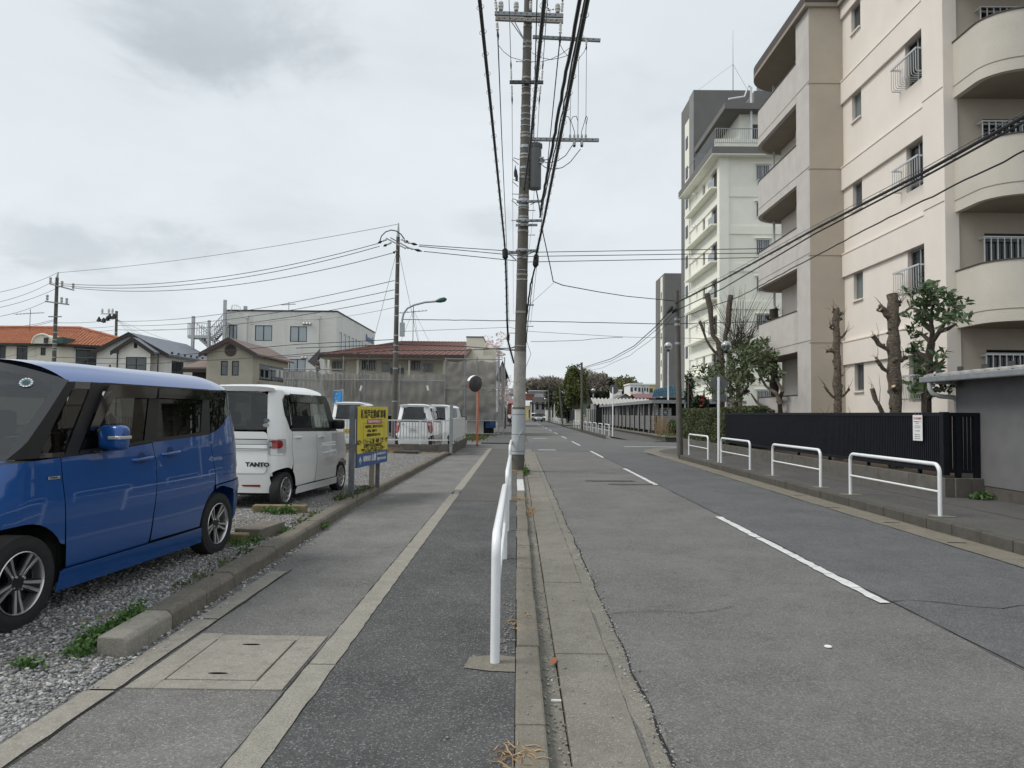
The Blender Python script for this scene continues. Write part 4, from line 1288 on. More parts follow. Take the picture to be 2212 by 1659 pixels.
def flight(p, q, w_=1.1):
 p, q = Vector(p), Vector(q)
 for dy in (0, w_):
  g = MB(); off = Vector((0, dy, 0))
  g.prism([p + off + Vector((0, 0, -.32)), q + off + Vector((0, 0, -.32)), q + off, p + off], (0, .05, 0)); g.build('stringer', 'steel_paint_grey', st)
  g = MB(); g.cyl(p + off + Vector((0, 0, 1.1)), q + off + Vector((0, 0, 1.1)), .045, n=6); g.cyl(p + off + Vector((0, 0, .55)), q + off + Vector((0, 0, .55)), .018, n=5)
  for i in range(11):
   a_ = p.lerp(q, i / 10) + off; g.cyl(a_, a_ + Vector((0, 0, 1.1)), .028, n=5)
  g.build('handrail', 'steel_paint_grey', st)
 n_ = 12
 for i in range(n_):
  a_ = p.lerp(q, (i + .5) / n_)
  bx(a_.x - .14, a_.x + .14, a_.y, a_.y + w_, a_.z - .14, a_.z - .1).build('tread', 'steel_paint_grey', st)
flight(S(452, 734), S(490, 693)); flight(S(425, 723), S(475, 768), 1.0)
q0, q1 = S(406, 724), S(452, 724)
bx(q0.x, q1.x, 70.9, 72.2, q0.z - .3, q0.z).build('landing', 'steel_paint_grey', st)
g = MB()
for (xa, ya, xb, yb) in ((q0.x, 70.9, q1.x, 70.9), (q0.x, 70.9, q0.x, 72.2)):
 g.cyl((xa, ya, q0.z + 1.2), (xb, yb, q0.z + 1.2), .03, n=6)
 for i in range(10): g.cyl((xa + (xb - xa) * i / 9, ya + (yb - ya) * i / 9, q0.z), (xa + (xb - xa) * i / 9, ya + (yb - ya) * i / 9, q0.z + 1.2), .016, n=5)
g.build('landing_rail', 'steel_paint_grey', st)
g = MB(); pts = [S(492, 695), S(502, 659), S(512, 659), S(519, 664), S(519, 673)]
g.tube(pts, .03, 6)
for i in range(5): 
 a_ = S(502 + i * 4.2, 659 + max(0, i - 2) * 2.5); g.cyl(a_, (a_.x, a_.y, zt), .016, n=5)
g.build('roof_rail', 'steel_paint_grey', st)
av = thing('roof_aerial', 'small aerial standing on the flat roof of the white office', 'antenna', (P(621, 790, 76).x, 76, zt), world=True)
aerial(av, P(621, 790, 76).x, 76, zt, 1.6, .8)

# --- two-storey flats wrapped in scaffold netting
Yf = 52.0
fl = thing('scaffolded_flats', 'two-storey cream flats with red-brown metal roof wrapped in scaffolding', 'building', (-10, 56, 0), world=True)
xl, xr = P(700, 790, Yf).x, P(1062, 790, Yf).x
zz = lambda v, Y_=Yf: P(900, v, Y_).z
F = lambda u0, u1, v1, v0: (P(u0, 790, Yf + 1.5).x, P(u1, 790, Yf + 1.5).x, zz(v1, Yf + 1.5), zz(v0, Yf + 1.5))
wn2 = [F(718, 744, 803, 782), F(782, 812, 801, 779), F(825, 842, 803, 784), F(880, 908, 800, 780), F(914, 935, 803, 785)]
front_wall(fl, xl, xr, Yf + 1.5, 0, 5.9, 'cream_plaster', wn2, 'winglass_dark', 'steel_dark')
for (a, b, c, d_) in wn2:
 g = MB()
 for i in range(9): g.box(a + (b - a) * i / 8 - .02, a + (b - a) * i / 8 + .02, Yf + 1.38, Yf + 1.4, c, d_)
 g.box(a, b, Yf + 1.38, Yf + 1.41, c, c + .05); g.box(a, b, Yf + 1.38, Yf + 1.41, d_ - .05, d_); g.build('window_grille', 'alu', fl)
for u in (766, 826): 
 q = P(u, 770, Yf + 1.4); bx(q.x - .2, q.x + .2, Yf + 1.25, Yf + 1.5, q.z - .25, q.z + .25).build('meter_box', 'steel_dark', fl)
q = P(858, 790, Yf + 1.5); bx(q.x - .5, q.x + .5, Yf + 1.44, Yf + 1.5, 2.9, 4.9).build('door', 'shutter_grey', fl)
bx(xl, xr, Yf + .2, Yf + 1.5, 2.55, 2.8).build('gallery_floor', 'conc_wall', fl)
bx(xl, P(965, 790, Yf).x, Yf + .1, Yf + .2, 2.8, 3.75).build('gallery_parapet', 'shutter_grey', fl)
for u in (704, 773, 884, 960):
 q = P(u, 790, Yf + .3); bx(q.x - .08, q.x + .08, Yf + .22, Yf + .38, 0, 5.4).build('post', 'cream_plaster', fl)
mb = MB(); ra, rb_ = P(690, 790, Yf).x, P(1007, 790, Yf).x
ev, rdg = zz(769, Yf - .4), zz(743, Yf + 5) + .1
pts = [(ra, Yf - .4, ev), (rb_, Yf - .4, ev), (rb_ + .6, Yf + 5, rdg), (ra + 5.2, Yf + 5, rdg)]
mb.prism(pts, (0, 0, .12)); mb.build('roof', 'red_roof', fl)
for i in range(25):
 t = (i + .5) / 25; a_ = Vector(pts[0]).lerp(Vector(pts[1]), t); b_ = Vector(pts[3]).lerp(Vector(pts[2]), t)
 g = MB(); up = Vector((0, 0, .13)); g.tube([a_ + up, b_ + up], .035, 4); g.build('roof_seam', 'red_roof', fl)
mb = MB(); mb.prism([(ra, Yf - .3, ev - .02), pts[3], (ra + 5.2, Yf + 7, rdg), (ra, Yf + 9, ev)], (0, 0, .1)); mb.build('roof', 'red_roof', fl)
bx(ra, rb_, Yf - .45, Yf - .36, ev - .16, ev + .1).build('gutter', 'brown_trim', fl)
bx(ra, rb_, Yf - .3, Yf + 1.5, ev - .2, ev - .14).build('eave_soffit', 'cream_plaster', fl)
a_, b_ = P(1007, 790, Yf + 2), P(1043, 790, Yf + 2)
bx(a_.x, b_.x, Yf + 2, Yf + 6, 0, P(1020, 729, Yf + 2).z).build('stair_tower', 'cream_plaster', fl)
bx(a_.x - .03, b_.x + .03, Yf + 1.97, Yf + 6, P(1020, 729, Yf + 2).z, P(1020, 728, Yf + 2).z + .05).build('coping', 'brown_trim', fl)
bx(b_.x, b_.x + .9, Yf + 3, Yf + 6, 0, P(1020, 748, Yf + 2).z).build('stair_tower', 'cream_plaster', fl)
bx(P(965, 790, Yf + 1.4).x, P(1000, 790, Yf + 1.4).x, Yf + 1.42, Yf + 1.5, .4, 2.4).build('shop_front', 'white_plaster', fl)
bx(xl, P(1000, 790, Yf + 1).x, Yf + 1.3, Yf + 1.45, .0, 2.4).build('ground_wall', 'white_plaster', fl)
for u0, u1 in ((825, 855), (878, 891), (930, 960)):
 bx(P(u0, 790, Yf + 1).x, P(u1, 790, Yf + 1).x, Yf + 1.2, Yf + 1.28, 0, 2.35).build('board_cladding', 'dark_board', fl)
for u0, u1 in ((986, 1015), (1020, 1041)):
 bx(P(u0, 790, Yf + 1).x, P(u1, 790, Yf + 1).x, Yf + 1.15, Yf + 1.25, 1.3, 1.75).build('signboard', 'dark_board', fl)
bx(P(978, 790, Yf + 1).x, P(1046, 790, Yf + 1).x, Yf + 1.1, Yf + 1.29, -.1, 1.25).build('low_wall', 'white_plaster', fl)
b0 = P(1056, 905, Yf + 1); bx(b0.x - .5, b0.x + .35, Yf + 1.2, Yf + 1.3, 0, 2.2).build('doorway', 'room_dark', fl)
bs = thing('shop_banner', 'tall dark blue banner sign standing under the scaffold netting', 'banner', (b0.x + .2, Yf + .8, 0), world=True)
q = P(1060, 900, Yf + .8); bx(q.x - .38, q.x + .38, Yf + .78, Yf + .82, .45, 2.25).build('cloth', 'sign_blue', bs)
for i, ch in enumerate('総合事務'):
 text_mesh(ch, .36, 'curtain_blue', 'lettering', bs, Matrix.Translation((q.x + .12, Yf + .772, 2.0 - i * .4)) @ Matrix.Rotation(R(90), 4, 'X'))
sc_ = thing('scaffolding', 'steel tube scaffolding hung with grey netting round the flats', 'scaffolding', (-9, Yf - 1, 0), world=True)
YS = Yf - 1.2
X = lambda u: P(u, 790, YS).x
Z = lambda v: P(860, v, YS).z
for u, vt in ((617, 800), (640, 790), (744, 772), (790, 800), (866, 790), (963, 772), (1005, 745), (1031, 770), (1078, 755), (1090, 770)):
 g = MB(); zt2 = Z(vt); g.cyl((X(u), YS - .3, 0), (X(u), YS - .3, zt2), .04, n=6); g.build('standard', 'galv_grey', sc_)
for v, u0, u1 in ((897, 615, 963), (822, 615, 963), (800, 615, 745), (907, 963, 1082), (838, 963, 1082), (775, 963, 1085), (935, 963, 1082)):
 g = MB(); g.cyl((X(u0), YS - .32, Z(v)), (X(u1), YS - .32, Z(v)), .035, n=6); g.build('ledger', 'galv_grey', sc_)
for (u0, v0, u1, v1) in ((745, 897, 800, 822), (617, 822, 745, 808), (800, 897, 866, 822)):
 g = MB(); g.cyl((X(u0), YS + .1, Z(v0)), (X(u1), YS + .1, Z(v1)), .025, n=6); g.build('brace', 'galv_grey', sc_)
def net(x0, x1, z0, z1, y, seed, n=26, m_=12, turn=None):
 r_ = random.Random(seed); mb = MB(); vs = []
 ph = [r_.uniform(0, 6) for _ in range(4)]
 for j in range(m_ + 1):
  for i in range(n + 1):
   s, t = i / n, j / m_
   sag = .12 * math.sin(math.pi * s) * (1 - t) * t * 4
   fold = .05 * math.sin(s * 9 + ph[0] + 5 * t) * (1 - t * .5) + .06 * math.sin(math.hypot(s * 1.6, 1 - t) * 13 + ph[2]) + .05 * math.sin(math.hypot((1 - s) * 1.6, 1 - t) * 12 + ph[3])
   z = z0 + (z1 - z0) * t - (.14 * math.sin(math.pi * ((s * 3) % 1)) if j == m_ else 0)
   vs.append((x0 + (x1 - x0) * s, y - abs(fold) - sag * .5, z))
 mb.add(vs, [(j * (n + 1) + i, j * (n + 1) + i + 1, (j + 1) * (n + 1) + i + 1, (j + 1) * (n + 1) + i) for j in range(m_) for i in range(n)], 0, True)
 return mb
us = [617, 640, 690, 744, 782, 866, 963]
for i, (a_, b_) in enumerate(zip(us, us[1:])):
 net(X(a_), X(b_), Z(896), Z(801 if b_ < 700 else 806), YS - .08, i).build('net', 'net_grey', sc_)
net(X(963), X(1080), Z(907), Z(838), YS - .08, 20, 40, 14).build('net', 'net_grey', sc_)
net(X(963), X(1080), Z(838), Z(777), YS - .08, 21, 40, 12).build('net', 'net_grey', sc_)
mb = net(0, 7.5, Z(907), Z(777), 0, 22, 20, 14)
mb.v = [(X(1080) + .05 - y_, YS + x_, z_) for x_, y_, z_ in mb.v]; mb.build('net', 'net_grey', sc_)
av = thing('roof_aerial', 'tall guyed roof aerial above the red-brown roof', 'antenna', (P(892, 740, 56).x, 56, 6.5), world=True)
q = P(892, 735, 56); aerial(av, q.x, 56, q.z - .5, 3.3, 1.3)
for dx in (-1.2, 1.4, .5):
 g = MB(); g.cyl((q.x, 56, q.z + 2.4), (q.x + dx, 56 + abs(dx) * .5, q.z - .4), .012, n=4); g.build('guy_wire', 'wire_grey', av)

# ---------------------------------------------------------------- foliage helpers
def leaf_mesh(pts, size, mat, seed, aspect=.5, up=.0, jitter=.4, name='leaves', droop=0.0):
 """many small leaf faces (each a folded diamond), one mesh"""
 g = np.random.default_rng(seed); n = len(pts); pts = np.asarray(pts, float)
 d = g.normal(0, 1, (n, 3)); d[:, 2] += up; d[:, 2] -= droop
 d /= np.linalg.norm(d, axis=1)[:, None]
 o = g.normal(0, 1, (n, 3)); o -= (o * d).sum(1)[:, None] * d; o /= np.linalg.norm(o, axis=1)[:, None]
 L_ = size * (1 + jitter * g.uniform(-1, 1, n))[:, None]
 nr = np.cross(d, o)
 a = pts; b = pts + d * L_ * .5 + o * L_ * aspect * .5 + nr * L_ * .08; c = pts + d * L_; e = pts + d * L_ * .5 - o * L_ * aspect * .5 + nr * L_ * .08
 v = np.stack([a, b, c, e], 1).reshape(-1, 3)
 me = bpy.data.meshes.new(name)
 me.vertices.add(4 * n); me.vertices.foreach_set('co', v.ravel())
 me.loops.add(4 * n); me.loops.foreach_set('vertex_index', np.arange(4 * n))
 me.polygons.add(n); me.polygons.foreach_set('loop_start', np.arange(0, 4 * n, 4))
 me.update(calc_edges=True)
 me.materials.append(MT(mat))
 return me

def blob_pts(blobs, n, seed, shell=.45):
 """points spread through a set of ellipsoids: (centre, radii)"""
 g = np.random.default_rng(seed); out = []
 w = np.array([r[0] * r[1] + r[1] * r[2] + r[0] * r[2] for c, r in blobs]); w = w / w.sum()
 for (c, r), k in zip(blobs, (w * n).astype(int)):
  d = g.normal(0, 1, (k, 3)); d /= np.linalg.norm(d, axis=1)[:, None]
  rad = shell + (1 - shell) * g.uniform(0, 1, k) ** .7
  rad *= 1 + .18 * np.sin(d[:, 0] * 5 + c[0]) * np.sin(d[:, 2] * 6 + c[1])
  out.append(np.array(c) + d * rad[:, None] * np.array(r))
 return np.concatenate(out)

def clumpy(c, r, k, seed, cr=.35):
 """a crown made of k clumps filling the ellipsoid c, r"""
 g = np.random.default_rng(seed); bl = []
 for i in range(k):
  d = g.normal(0, 1, 3); d /= np.linalg.norm(d); q = g.uniform(.15, .85) ** .6
  s = cr * g.uniform(.7, 1.25)
  bl.append((tuple(np.array(c) + d * q * np.array(r)), tuple(np.array(r) * s)))
 return bl

def branch(mb, p, d, L_, r, depth, rnd, spread=.5, segs=4, kink=.18, tips=None, n=6, taper=.6):
 pts = [Vector(p)]; d = Vector(d).normalized(); rr = [r]
 for i in range(segs):
  d = (d + Vector((rnd.uniform(-kink, kink), rnd.uniform(-kink, kink), rnd.uniform(-kink * .6, kink)))).normalized()
  pts.append(pts[-1] + d * L_ / segs); rr.append(r * (1 - (1 - taper) * (i + 1) / segs))
 mb.tube(pts, rr, n)
 if depth == 0:
  if tips is not None: tips.append((pts[-1], d))
  return
 for k in range(rnd.choice((2, 3))):
  nd = (d + Vector((rnd.uniform(-1, 1), rnd.uniform(-1, 1), rnd.uniform(-.3, .8))) * spread).normalized()
  branch(mb, pts[-1] if k else pts[-1], nd, L_ * rnd.uniform(.6, .85), rr[-1] * .75, depth - 1, rnd, spread, segs, kink, tips, max(4, n - 1), taper)

def tree(name, label, base, trunk_h, trunk_r, crown_c, crown_r, k, n, size, mat, seed, group=None, bark='bark_dark', aspect=.5):
 t = thing(name, label, 'tree', base, world=True, group=group)
 rnd = random.Random(seed); mb = MB(); b = Vector(base); c = Vector(crown_c)
 top = Vector((c.x, c.y, b.z + trunk_h))
 mb.tube([b, b.lerp(top, .5) + Vector((rnd.uniform(-.1, .1), 0, 0)), top], [trunk_r, trunk_r * .8, trunk_r * .6], 8)
 for i in range(5):
  e = Vector((c.x + rnd.uniform(-.6, .6) * crown_r[0], c.y + rnd.uniform(-.6, .6) * crown_r[1], c.z + rnd.uniform(-.3, .5) * crown_r[2]))
  mb.tube([top, top.lerp(e, .5) + Vector((0, 0, .1)), e], [trunk_r * .5, trunk_r * .35, trunk_r * .15], 6)
 mb.build('trunk', bark, t)
 place('crown', leaf_mesh(blob_pts(clumpy(crown_c, crown_r, k, seed), n, seed), size, mat, seed, aspect, name='crown'), t)
 return t

# ---------------------------------------------------------------- far end of the street
def simple_house(name, label, u0, u1, Y, zt, wall, roof, rz, depth=9, gable='y', wins=(), cat='house', vb=870):
 t = thing(name, label, cat, (P((u0 + u1) / 2, vb, Y).x, Y, 0), world=True)
 x0, x1 = P(u0, vb, Y).x, P(u1, vb, Y).x
 mb = MB(); mb.box(x0, x1, Y, Y + depth, -.1, zt)
 if gable == 'y': mb.poly([(x0, Y, zt), (x1, Y, zt), ((x0 + x1) / 2, Y, rz)])
 mb.build('wall', wall, t)
 if gable in 'xy':
  g = MB(); gable_roof(g, x0, x1, Y, Y + depth, zt, rz, .4, .15, gable); g.build('roof', roof, t)
 else:
  bx(x0 - .15, x1 + .15, Y - .15, Y + depth, zt, rz).build('roof', roof, t)
 for (a, b, c, d) in wins:
  w = x1 - x0
  bx(x0 + a * w, x0 + b * w, Y - .05, Y + .05, c, d).build('window', 'winglass_dark', t)
 return t
Zf = lambda v, Y, u=1170: P(u, v, Y).z
simple_house('grey_house', 'grey rendered house with dark roof at the end of the street', 1155, 1183, 165, Zf(872, 165), 'house_grey', 'dark_board', Zf(858, 165), 12, 'x', ((.1, .3, 2.5, 4.2), (.55, .75, 2.5, 4.2)))
simple_house('grey_house', 'pale grey gable-ended house beside the dark roofed one', 1178, 1200, 166, Zf(872, 166), 'house_grey', 'dark_board', Zf(858, 166), 12, 'y')
simple_house('brick_building', 'red-brown brick building above the end of the street', 1136, 1154, 215, Zf(852, 215), 'brick_red', 'far_grey', Zf(850, 215), 14, 'flat')
simple_house('cream_shop', 'low cream shop at the far end of the street left of the white vans', 1128, 1152, 178, Zf(877, 178), 'house_yellow', 'steel_paint_grey', Zf(866, 178), 9, 'x', ((.6, .8, .5, 2.5),))
simple_house('grey_apartments', 'long grey apartment block below the wooded ridge', 1143, 1212, 300, Zf(845, 300), 'far_grey', 'house_white', Zf(843.5, 300), 14, 'flat', ((.1, .2, 6, 8), (.3, .4, 6, 8), (.5, .6, 6, 8), (.75, .9, 6, 8)))
simple_house('grey_apartments', 'stepped grey roofs in front of the long apartment block', 1140, 1205, 240, Zf(862, 240), 'far_grey', 'grey_roof', Zf(850, 240), 14, 'x', ((.05, .2, 3, 5), (.3, .5, 3, 5), (.6, .7, 3, 5)))
simple_house('white_shop', 'white shop front behind the grey houses', 1153, 1170, 200, Zf(868, 200), 'house_white', 'house_white', Zf(866.5, 200), 8, 'flat', ((.1, .9, 4.2, 5),))
simple_house('dark_sign_house', 'narrow white house with black sign panel at the street end', 1147, 1155, 172, Zf(872, 172), 'house_white', 'grey_roof', Zf(868, 172), 8, 'flat', ((.25, .7, .6, 4),))
simple_house('side_house', 'weathered grey house just past the scaffolded flats', 1078, 1092.5, 84, Zf(800, 84, 1085), 'house_grey', 'far_grey', Zf(781, 84, 1085), 16, 'y', ((.2, .5, 4.5, 5.6),), vb=830)
simple_house('corner_shop', 'red-roofed shop glimpsed left of the main pole', 1090, 1104, 130, Zf(872, 130, 1098), 'brick_red', 'roof_pink', Zf(862, 130, 1098), 12, 'x', ((.2, .6, .6, 2.2),))
simple_house('grey_roof_house', 'small grey-roofed house glimpsed left of the main pole', 1093, 1106, 150, Zf(852, 150, 1098), 'house_white', 'grey_roof', Zf(838, 150, 1098), 12, 'x', ((.2, .4, 2.5, 4), (.55, .8, 2.5, 4)))
def apartments(label, u0, u1, v0, Y, wall, nb, name='distant_flats'):
 t = thing(name, label, 'building', (P((u0 + u1) / 2, 870, Y).x, Y, 0), world=True)
 x0, x1 = P(u0, 860, Y).x, P(u1, 860, Y).x; zt = P((u0 + u1) / 2, v0, Y).z
 bx(x0, x1, Y, Y + 14, -.1, zt).build('wall', wall, t)
 bx(x0 - .3, x1 + .3, Y - .5, Y + 14, zt, zt + .5).build('roof_slab', 'house_white', t)
 fl = int(zt / 2.9)
 for i in range(fl):
  for j in range(nb):
   xa = x0 + (x1 - x0) * (j + .12) / nb; xb = x0 + (x1 - x0) * (j + .7) / nb
   bx(xa, xb, Y - .06, Y + .1, i * 2.9 + .9, i * 2.9 + 2.4).build('window', 'winglass_dark', t)
   if j % 2: bx(xa - .3, xb + .3, Y - 1.1, Y - .02, i * 2.9 + .1, i * 2.9 + 1.1).build('balcony', wall, t)
 return t
apartments('white flats on the far right below the dark wooded hill', 1361, 1386, 831, 250, 'house_white', 3)
apartments('lower white flats next to the yellow block', 1385, 1402, 832, 252, 'house_white', 3)
apartments('yellow apartment block beside the distant grey tower', 1402, 1425, 832, 258, 'house_yellow', 2)
simple_house('white_lift_house', 'white box house between the dark wood and the white flats', 1324, 1343, 235, Zf(858, 235, 1333) + 2, 'house_white', 'house_white', Zf(857, 235, 1333) + 2.4, 8, 'flat', ((.7, .95, 3, 6),), vb=860)
simple_house('yellow_house', 'yellow walled house behind the corrugated shed', 1345, 1385, 160, Zf(858, 160, 1360), 'house_yellow', 'house_yellow', Zf(852, 160, 1360), 10, 'x', (), vb=860)
simple_house('pink_roof_house', 'brown house with pinkish roof behind the bicycle shed', 1376, 1420, 140, Zf(860, 140, 1400), 'wood_brown', 'roof_pink', Zf(851, 140, 1400), 8, 'x', ((.2, .3, 3, 4), (.6, .75, 3, 4)), vb=860)
simple_house('grey_gable_house', 'low grey gabled roof behind the corrugated shed', 1330, 1372, 125, Zf(865, 125, 1350), 'house_grey', 'grey_roof', Zf(852, 125, 1350), 10, 'y', (), vb=860)
def wood_tree(label, u, v0, v1, Y, w, mat, seed, group, n=900, size=1.3, bare=False):
 c0 = P(u, (v0 + v1) / 2, Y); h = (P(u, v0, Y).z - P(u, v1, Y).z) / 2
 t = thing('ridge_tree', label, 'tree', (c0.x, Y, max(0, c0.z - h - 2)), world=True, group=group)
 mb = MB(); mb.tube([(c0.x, Y, max(0, c0.z - h - 2)), (c0.x, Y, c0.z)], [.4, .2], 5); mb.build('trunk', 'bark_dark', t)
 place('crown', leaf_mesh(blob_pts(clumpy(c0, (w, w, h), 9, seed, .42), n, seed), size, mat, seed, .16 if bare else .6, name='crown'), t)
k = 0
for u, v0, v1, w, mat, lab, bare in (
 (1140, 822, 850, 9, 'twig_brown', 'bare', 1), (1158, 818, 848, 10, 'twig_brown', 'bare', 1), (1174, 815, 846, 10, 'twig_brown', 'bare', 1), (1192, 818, 848, 10, 'twig_brown', 'bare', 1), (1206, 820, 848, 8, 'twig_brown', 'bare', 1),
 (1276, 806, 862, 9, 'twig_brown', 'bare', 1), (1290, 804, 862, 9, 'twig_brown', 'bare', 1), (1304, 808, 862, 8, 'leaf_pale', 'pale', 0), (1264, 815, 862, 8, 'twig_brown', 'bare', 1),
 (1312, 820, 862, 6, 'leaf_dark', 'dark', 0), (1325, 812, 862, 9, 'leaf_dark', 'dark', 0), (1338, 813, 862, 9, 'leaf_dark', 'dark', 0), (1352, 812, 862, 9, 'leaf_pale', 'pale', 0), (1364, 818, 862, 8, 'leaf_dark', 'dark', 0), (1346, 826, 864, 9, 'leaf_dark', 'dark', 0), (1371, 828, 862, 6, 'leaf_dark', 'dark', 0)):
 Y = 420 + (k % 3) * 14; k += 1
 wood_tree({'bare': 'bare brownish tree on the distant wooded ridge', 'pale': 'pale yellow-green tree on the distant wooded hill', 'dark': 'dark evergreen tree on the distant wooded hill'}[lab], u, v0, v1, Y, w, mat, 100 + k, {'bare': 'bare trees on the distant ridge', 'pale': 'pale trees on the distant hill', 'dark': 'dark trees on the distant hill'}[lab], 2600 if bare else 1500, 2.2 if bare else 1.5, bare)
mb = MB(); n = 40
vs = []
for j in range(12):
 for i in range(n + 1):
  x = -40 + 190 * i / n; y = 380 + j * 40
  h = max(0, 13 * math.exp(-((x - 62) / 38) ** 2) + 11 * math.exp(-((x - 22) / 30) ** 2)) * min(1, j / 2.5)
  vs.append((x, y, h - .2))
mb.add(vs, [(j * (n + 1) + i, j * (n + 1) + i + 1, (j + 1) * (n + 1) + i + 1, (j + 1) * (n + 1) + i) for j in range(11) for i in range(n)], 0, True)
struct('hill', mb, 'leaf_dark')
tree('evergreen_tree', 'tall olive-green evergreen beyond the black fence on the right', (9.4, 112, 0), 4.0, .3, (9.3, 112, 5.6), (2.1, 2.1, 3.6), 26, 7500, .42, 'leaf_tree', 31)
tree('evergreen_tree', 'shorter evergreen left of the tall olive-green one', (7.6, 122, 0), 3.0, .25, (7.6, 122, 3.6), (1.5, 1.5, 2.6), 14, 3000, .4, 'leaf_tree', 32)
tree('evergreen_tree', 'dark low evergreen above the corrugated shed wall', (11.4, 100, 0), 2.0, .2, (11.2, 100, 3.4), (1.7, 1.4, 1.5), 14, 3000, .36, 'leaf_dark', 33)
tree('street_tree', 'sparse dark tree near the far cream gatepost', (6.9, 140, 0), 3.0, .2, (6.9, 140, 4.0), (2.0, 1.6, 2.4), 9, 1500, .4, 'leaf_dark', 34)
tree('street_tree', 'dark clipped tree close behind the tall evergreen', (8.4, 118, 0), 2.0, .2, (8.4, 118, 3.0), (1.6, 1.4, 2.2), 9, 2200, .38, 'leaf_dark', 35)
rnd = random.Random(8)
for (x, y, lab) in ((10.2, 98, 'bare forked tree beside the globe lamp beyond the shed'), (6.2, 142, 'bare pollarded tree at the far end of the right pavement')):
 t = thing('bare_tree', lab, 'tree', (x, y, 0), world=True); mb = MB(); branch(mb, (x, y, 0), (0, 0, 1), 2.6, .16, 3, rnd, .8, 3, .15); mb.build('trunk', 'bark_dark', t)
for (u, v, Y, w, h, n, lab) in ((1064, 745, 66, 1.6, 1.7, 900, 'white blossom tree above the end of the scaffolded flats'), (1091, 840, 72, .8, 2.0, 450, 'thin white blossom tree beside the scaffold corner')):
 c0 = P(u, v, Y); t = thing('blossom_tree', lab, 'tree', (c0.x, Y, 0), world=True); mb = MB(); tips = []
 branch(mb, (c0.x, Y, 0), (0, 0, 1), c0.z * .36, .12, 3, rnd, .7, 3, .12, tips); mb.build('trunk', 'bark_dark', t)
 place('crown', leaf_mesh(blob_pts(clumpy(c0, (w, w, h), 12, 5, .4), n, 6), .2, 'blossom', 7, .8, name='crown'), t)
for i, (x0, x1, y, z, lab) in enumerate(((8.2, 9.3, 101, 2.1, 'cream gate pillar at the end of the mesh fence'), (9.7, 10.3, 99.5, 2.2, 'pale gate pillar right of the cream one'), (5.9, 6.7, 150, 2.2, 'far cream pillar beside the white vans'), (7.0, 8.4, 148, 2.2, 'wide far cream pillar left of the black fence'))):
 g = thing('gate_pillar', lab, 'pillar', ((x0 + x1) / 2, y, 0), world=True)
 bx(x0, x1, y, y + .8, 0, z).build('shaft', 'white_wall', g); bx(x0 - .05, x1 + .05, y - .05, y + .85, z, z + .08).build('cap', 'house_white', g)
fb = thing('far_black_fence', 'black slat fence running away beyond the cream gate pillar', 'fence', (8.6, 120, 0), world=True)
bx(8.55, 8.65, 103, 147, .45, 2.1).build('panel', 'black_fence', fb)
bx(8.5, 8.75, 103, 147, -.1, .4).build('base_wall', 'conc_wall', fb)

# ---------------------------------------------------------------- utility poles and wires
PY = 19.6
mp = thing('utility_pole', 'big concrete utility pole in the kerb with transformer, crossarms and grey wrap', 'utility pole', (.02, PY, 0), world=True)
pa = Vector((.02, PY, 0)); pb = P(1141, 5, PY)
def ax(z): return pa.lerp(pb, z / pb.z) if z <= pb.z else pa + (pb - pa) * (z / pb.z)
def prad(z): return .178 - .0048 * z
mb = MB(); zs = [-.1] + [i * .7 for i in range(1, 21)]
mb.tube([ax(max(z, -.1)) for z in zs], [prad(z) for z in zs], 24); mb.build('shaft', 'conc_pole', mp)
def ring(z0, z1, extra, mat, name, n=24, wob=0):
 g = MB(); k = 6; pts = []; rr = []
 for i in range(k + 1):
  z = z0 + (z1 - z0) * i / k; pts.append(ax(z)); rr.append(prad(z) + extra)
 g.tube(pts, rr, n); return g.build(name, mat, mp)
ring(1.72, 3.25, .003, 'conc_pole_pale', 'repaired_section')
SPEC['wrap'] = lambda: (lambda m: (m.col((.40, .43, .44)).set(rough=.45), m.bump(m.noise(7, 3, .5, (1, 1, .25)), .5, .03), m.mat)[-1])(NB('wrap'))
wr = ring(.43, 1.66, .016, 'wrap', 'plastic_wrap', 32)
for z in (.52, .98, 1.52): 
 g = MB(); pts = [ax(z) + Vector(((prad(z) + .018) * math.cos(t), (prad(z) + .018) * math.sin(t), 0)) for t in [i * math.pi / 12 for i in range(24)]]
 g.tube(pts, .006, 5, closed=True); g.build('wrap_wire', 'steel_dark', wr)
g = MB(); q = P(1122, 930, PY - .2); g.tube([P(1118, 978, PY - .21), P(1117, 958, PY - .215), P(1120, 942, PY - .22), P(1128, 931, PY - .20), P(1133, 925, PY - .1)], .012, 6); g.build('loose_strap', 'wrap', wr)
zof = lambda v: P(1125, v, PY).z
for v, hh, mt in ((58, .05, 'band_steel'), (93, .07, 'band_steel'), (104, .06, 'band_steel'), (134, .02, 'galv'), (170, .05, 'band_steel'), (180, .07, 'band_steel'), (186, .02, 'galv'), (191, .02, 'galv'), (205, .06, 'band_steel'), (232, .05, 'band_steel'), (248, .02, 'galv'), (260, .05, 'band_steel'), (273, .02, 'galv'), (289, .02, 'galv'), (296, .07, 'band_steel'), (318, .08, 'galv'), (335, .04, 'galv'), (342, .06, 'band_steel'), (364, .06, 'galv'), (376, .02, 'galv'), (385, .06, 'band_steel'), (425, .07, 'band_steel'), (433, .07, 'galv'), (446, .07, 'galv'), (452, .02, 'galv'), (470, .06, 'band_steel'), (477, .08, 'galv'), (486, .07, 'galv'), (500, .06, 'band_steel'), (541, .06, 'galv'), (558, .05, 'galv'), (585, .02, 'galv'), (594, .06, 'band_steel'), (605, .03, 'galv'), (675, .06, 'band_steel'), (748, .03, 'band_steel')):
 ring(zof(v) - hh / 2, zof(v) + hh / 2, .008, mt, 'band')
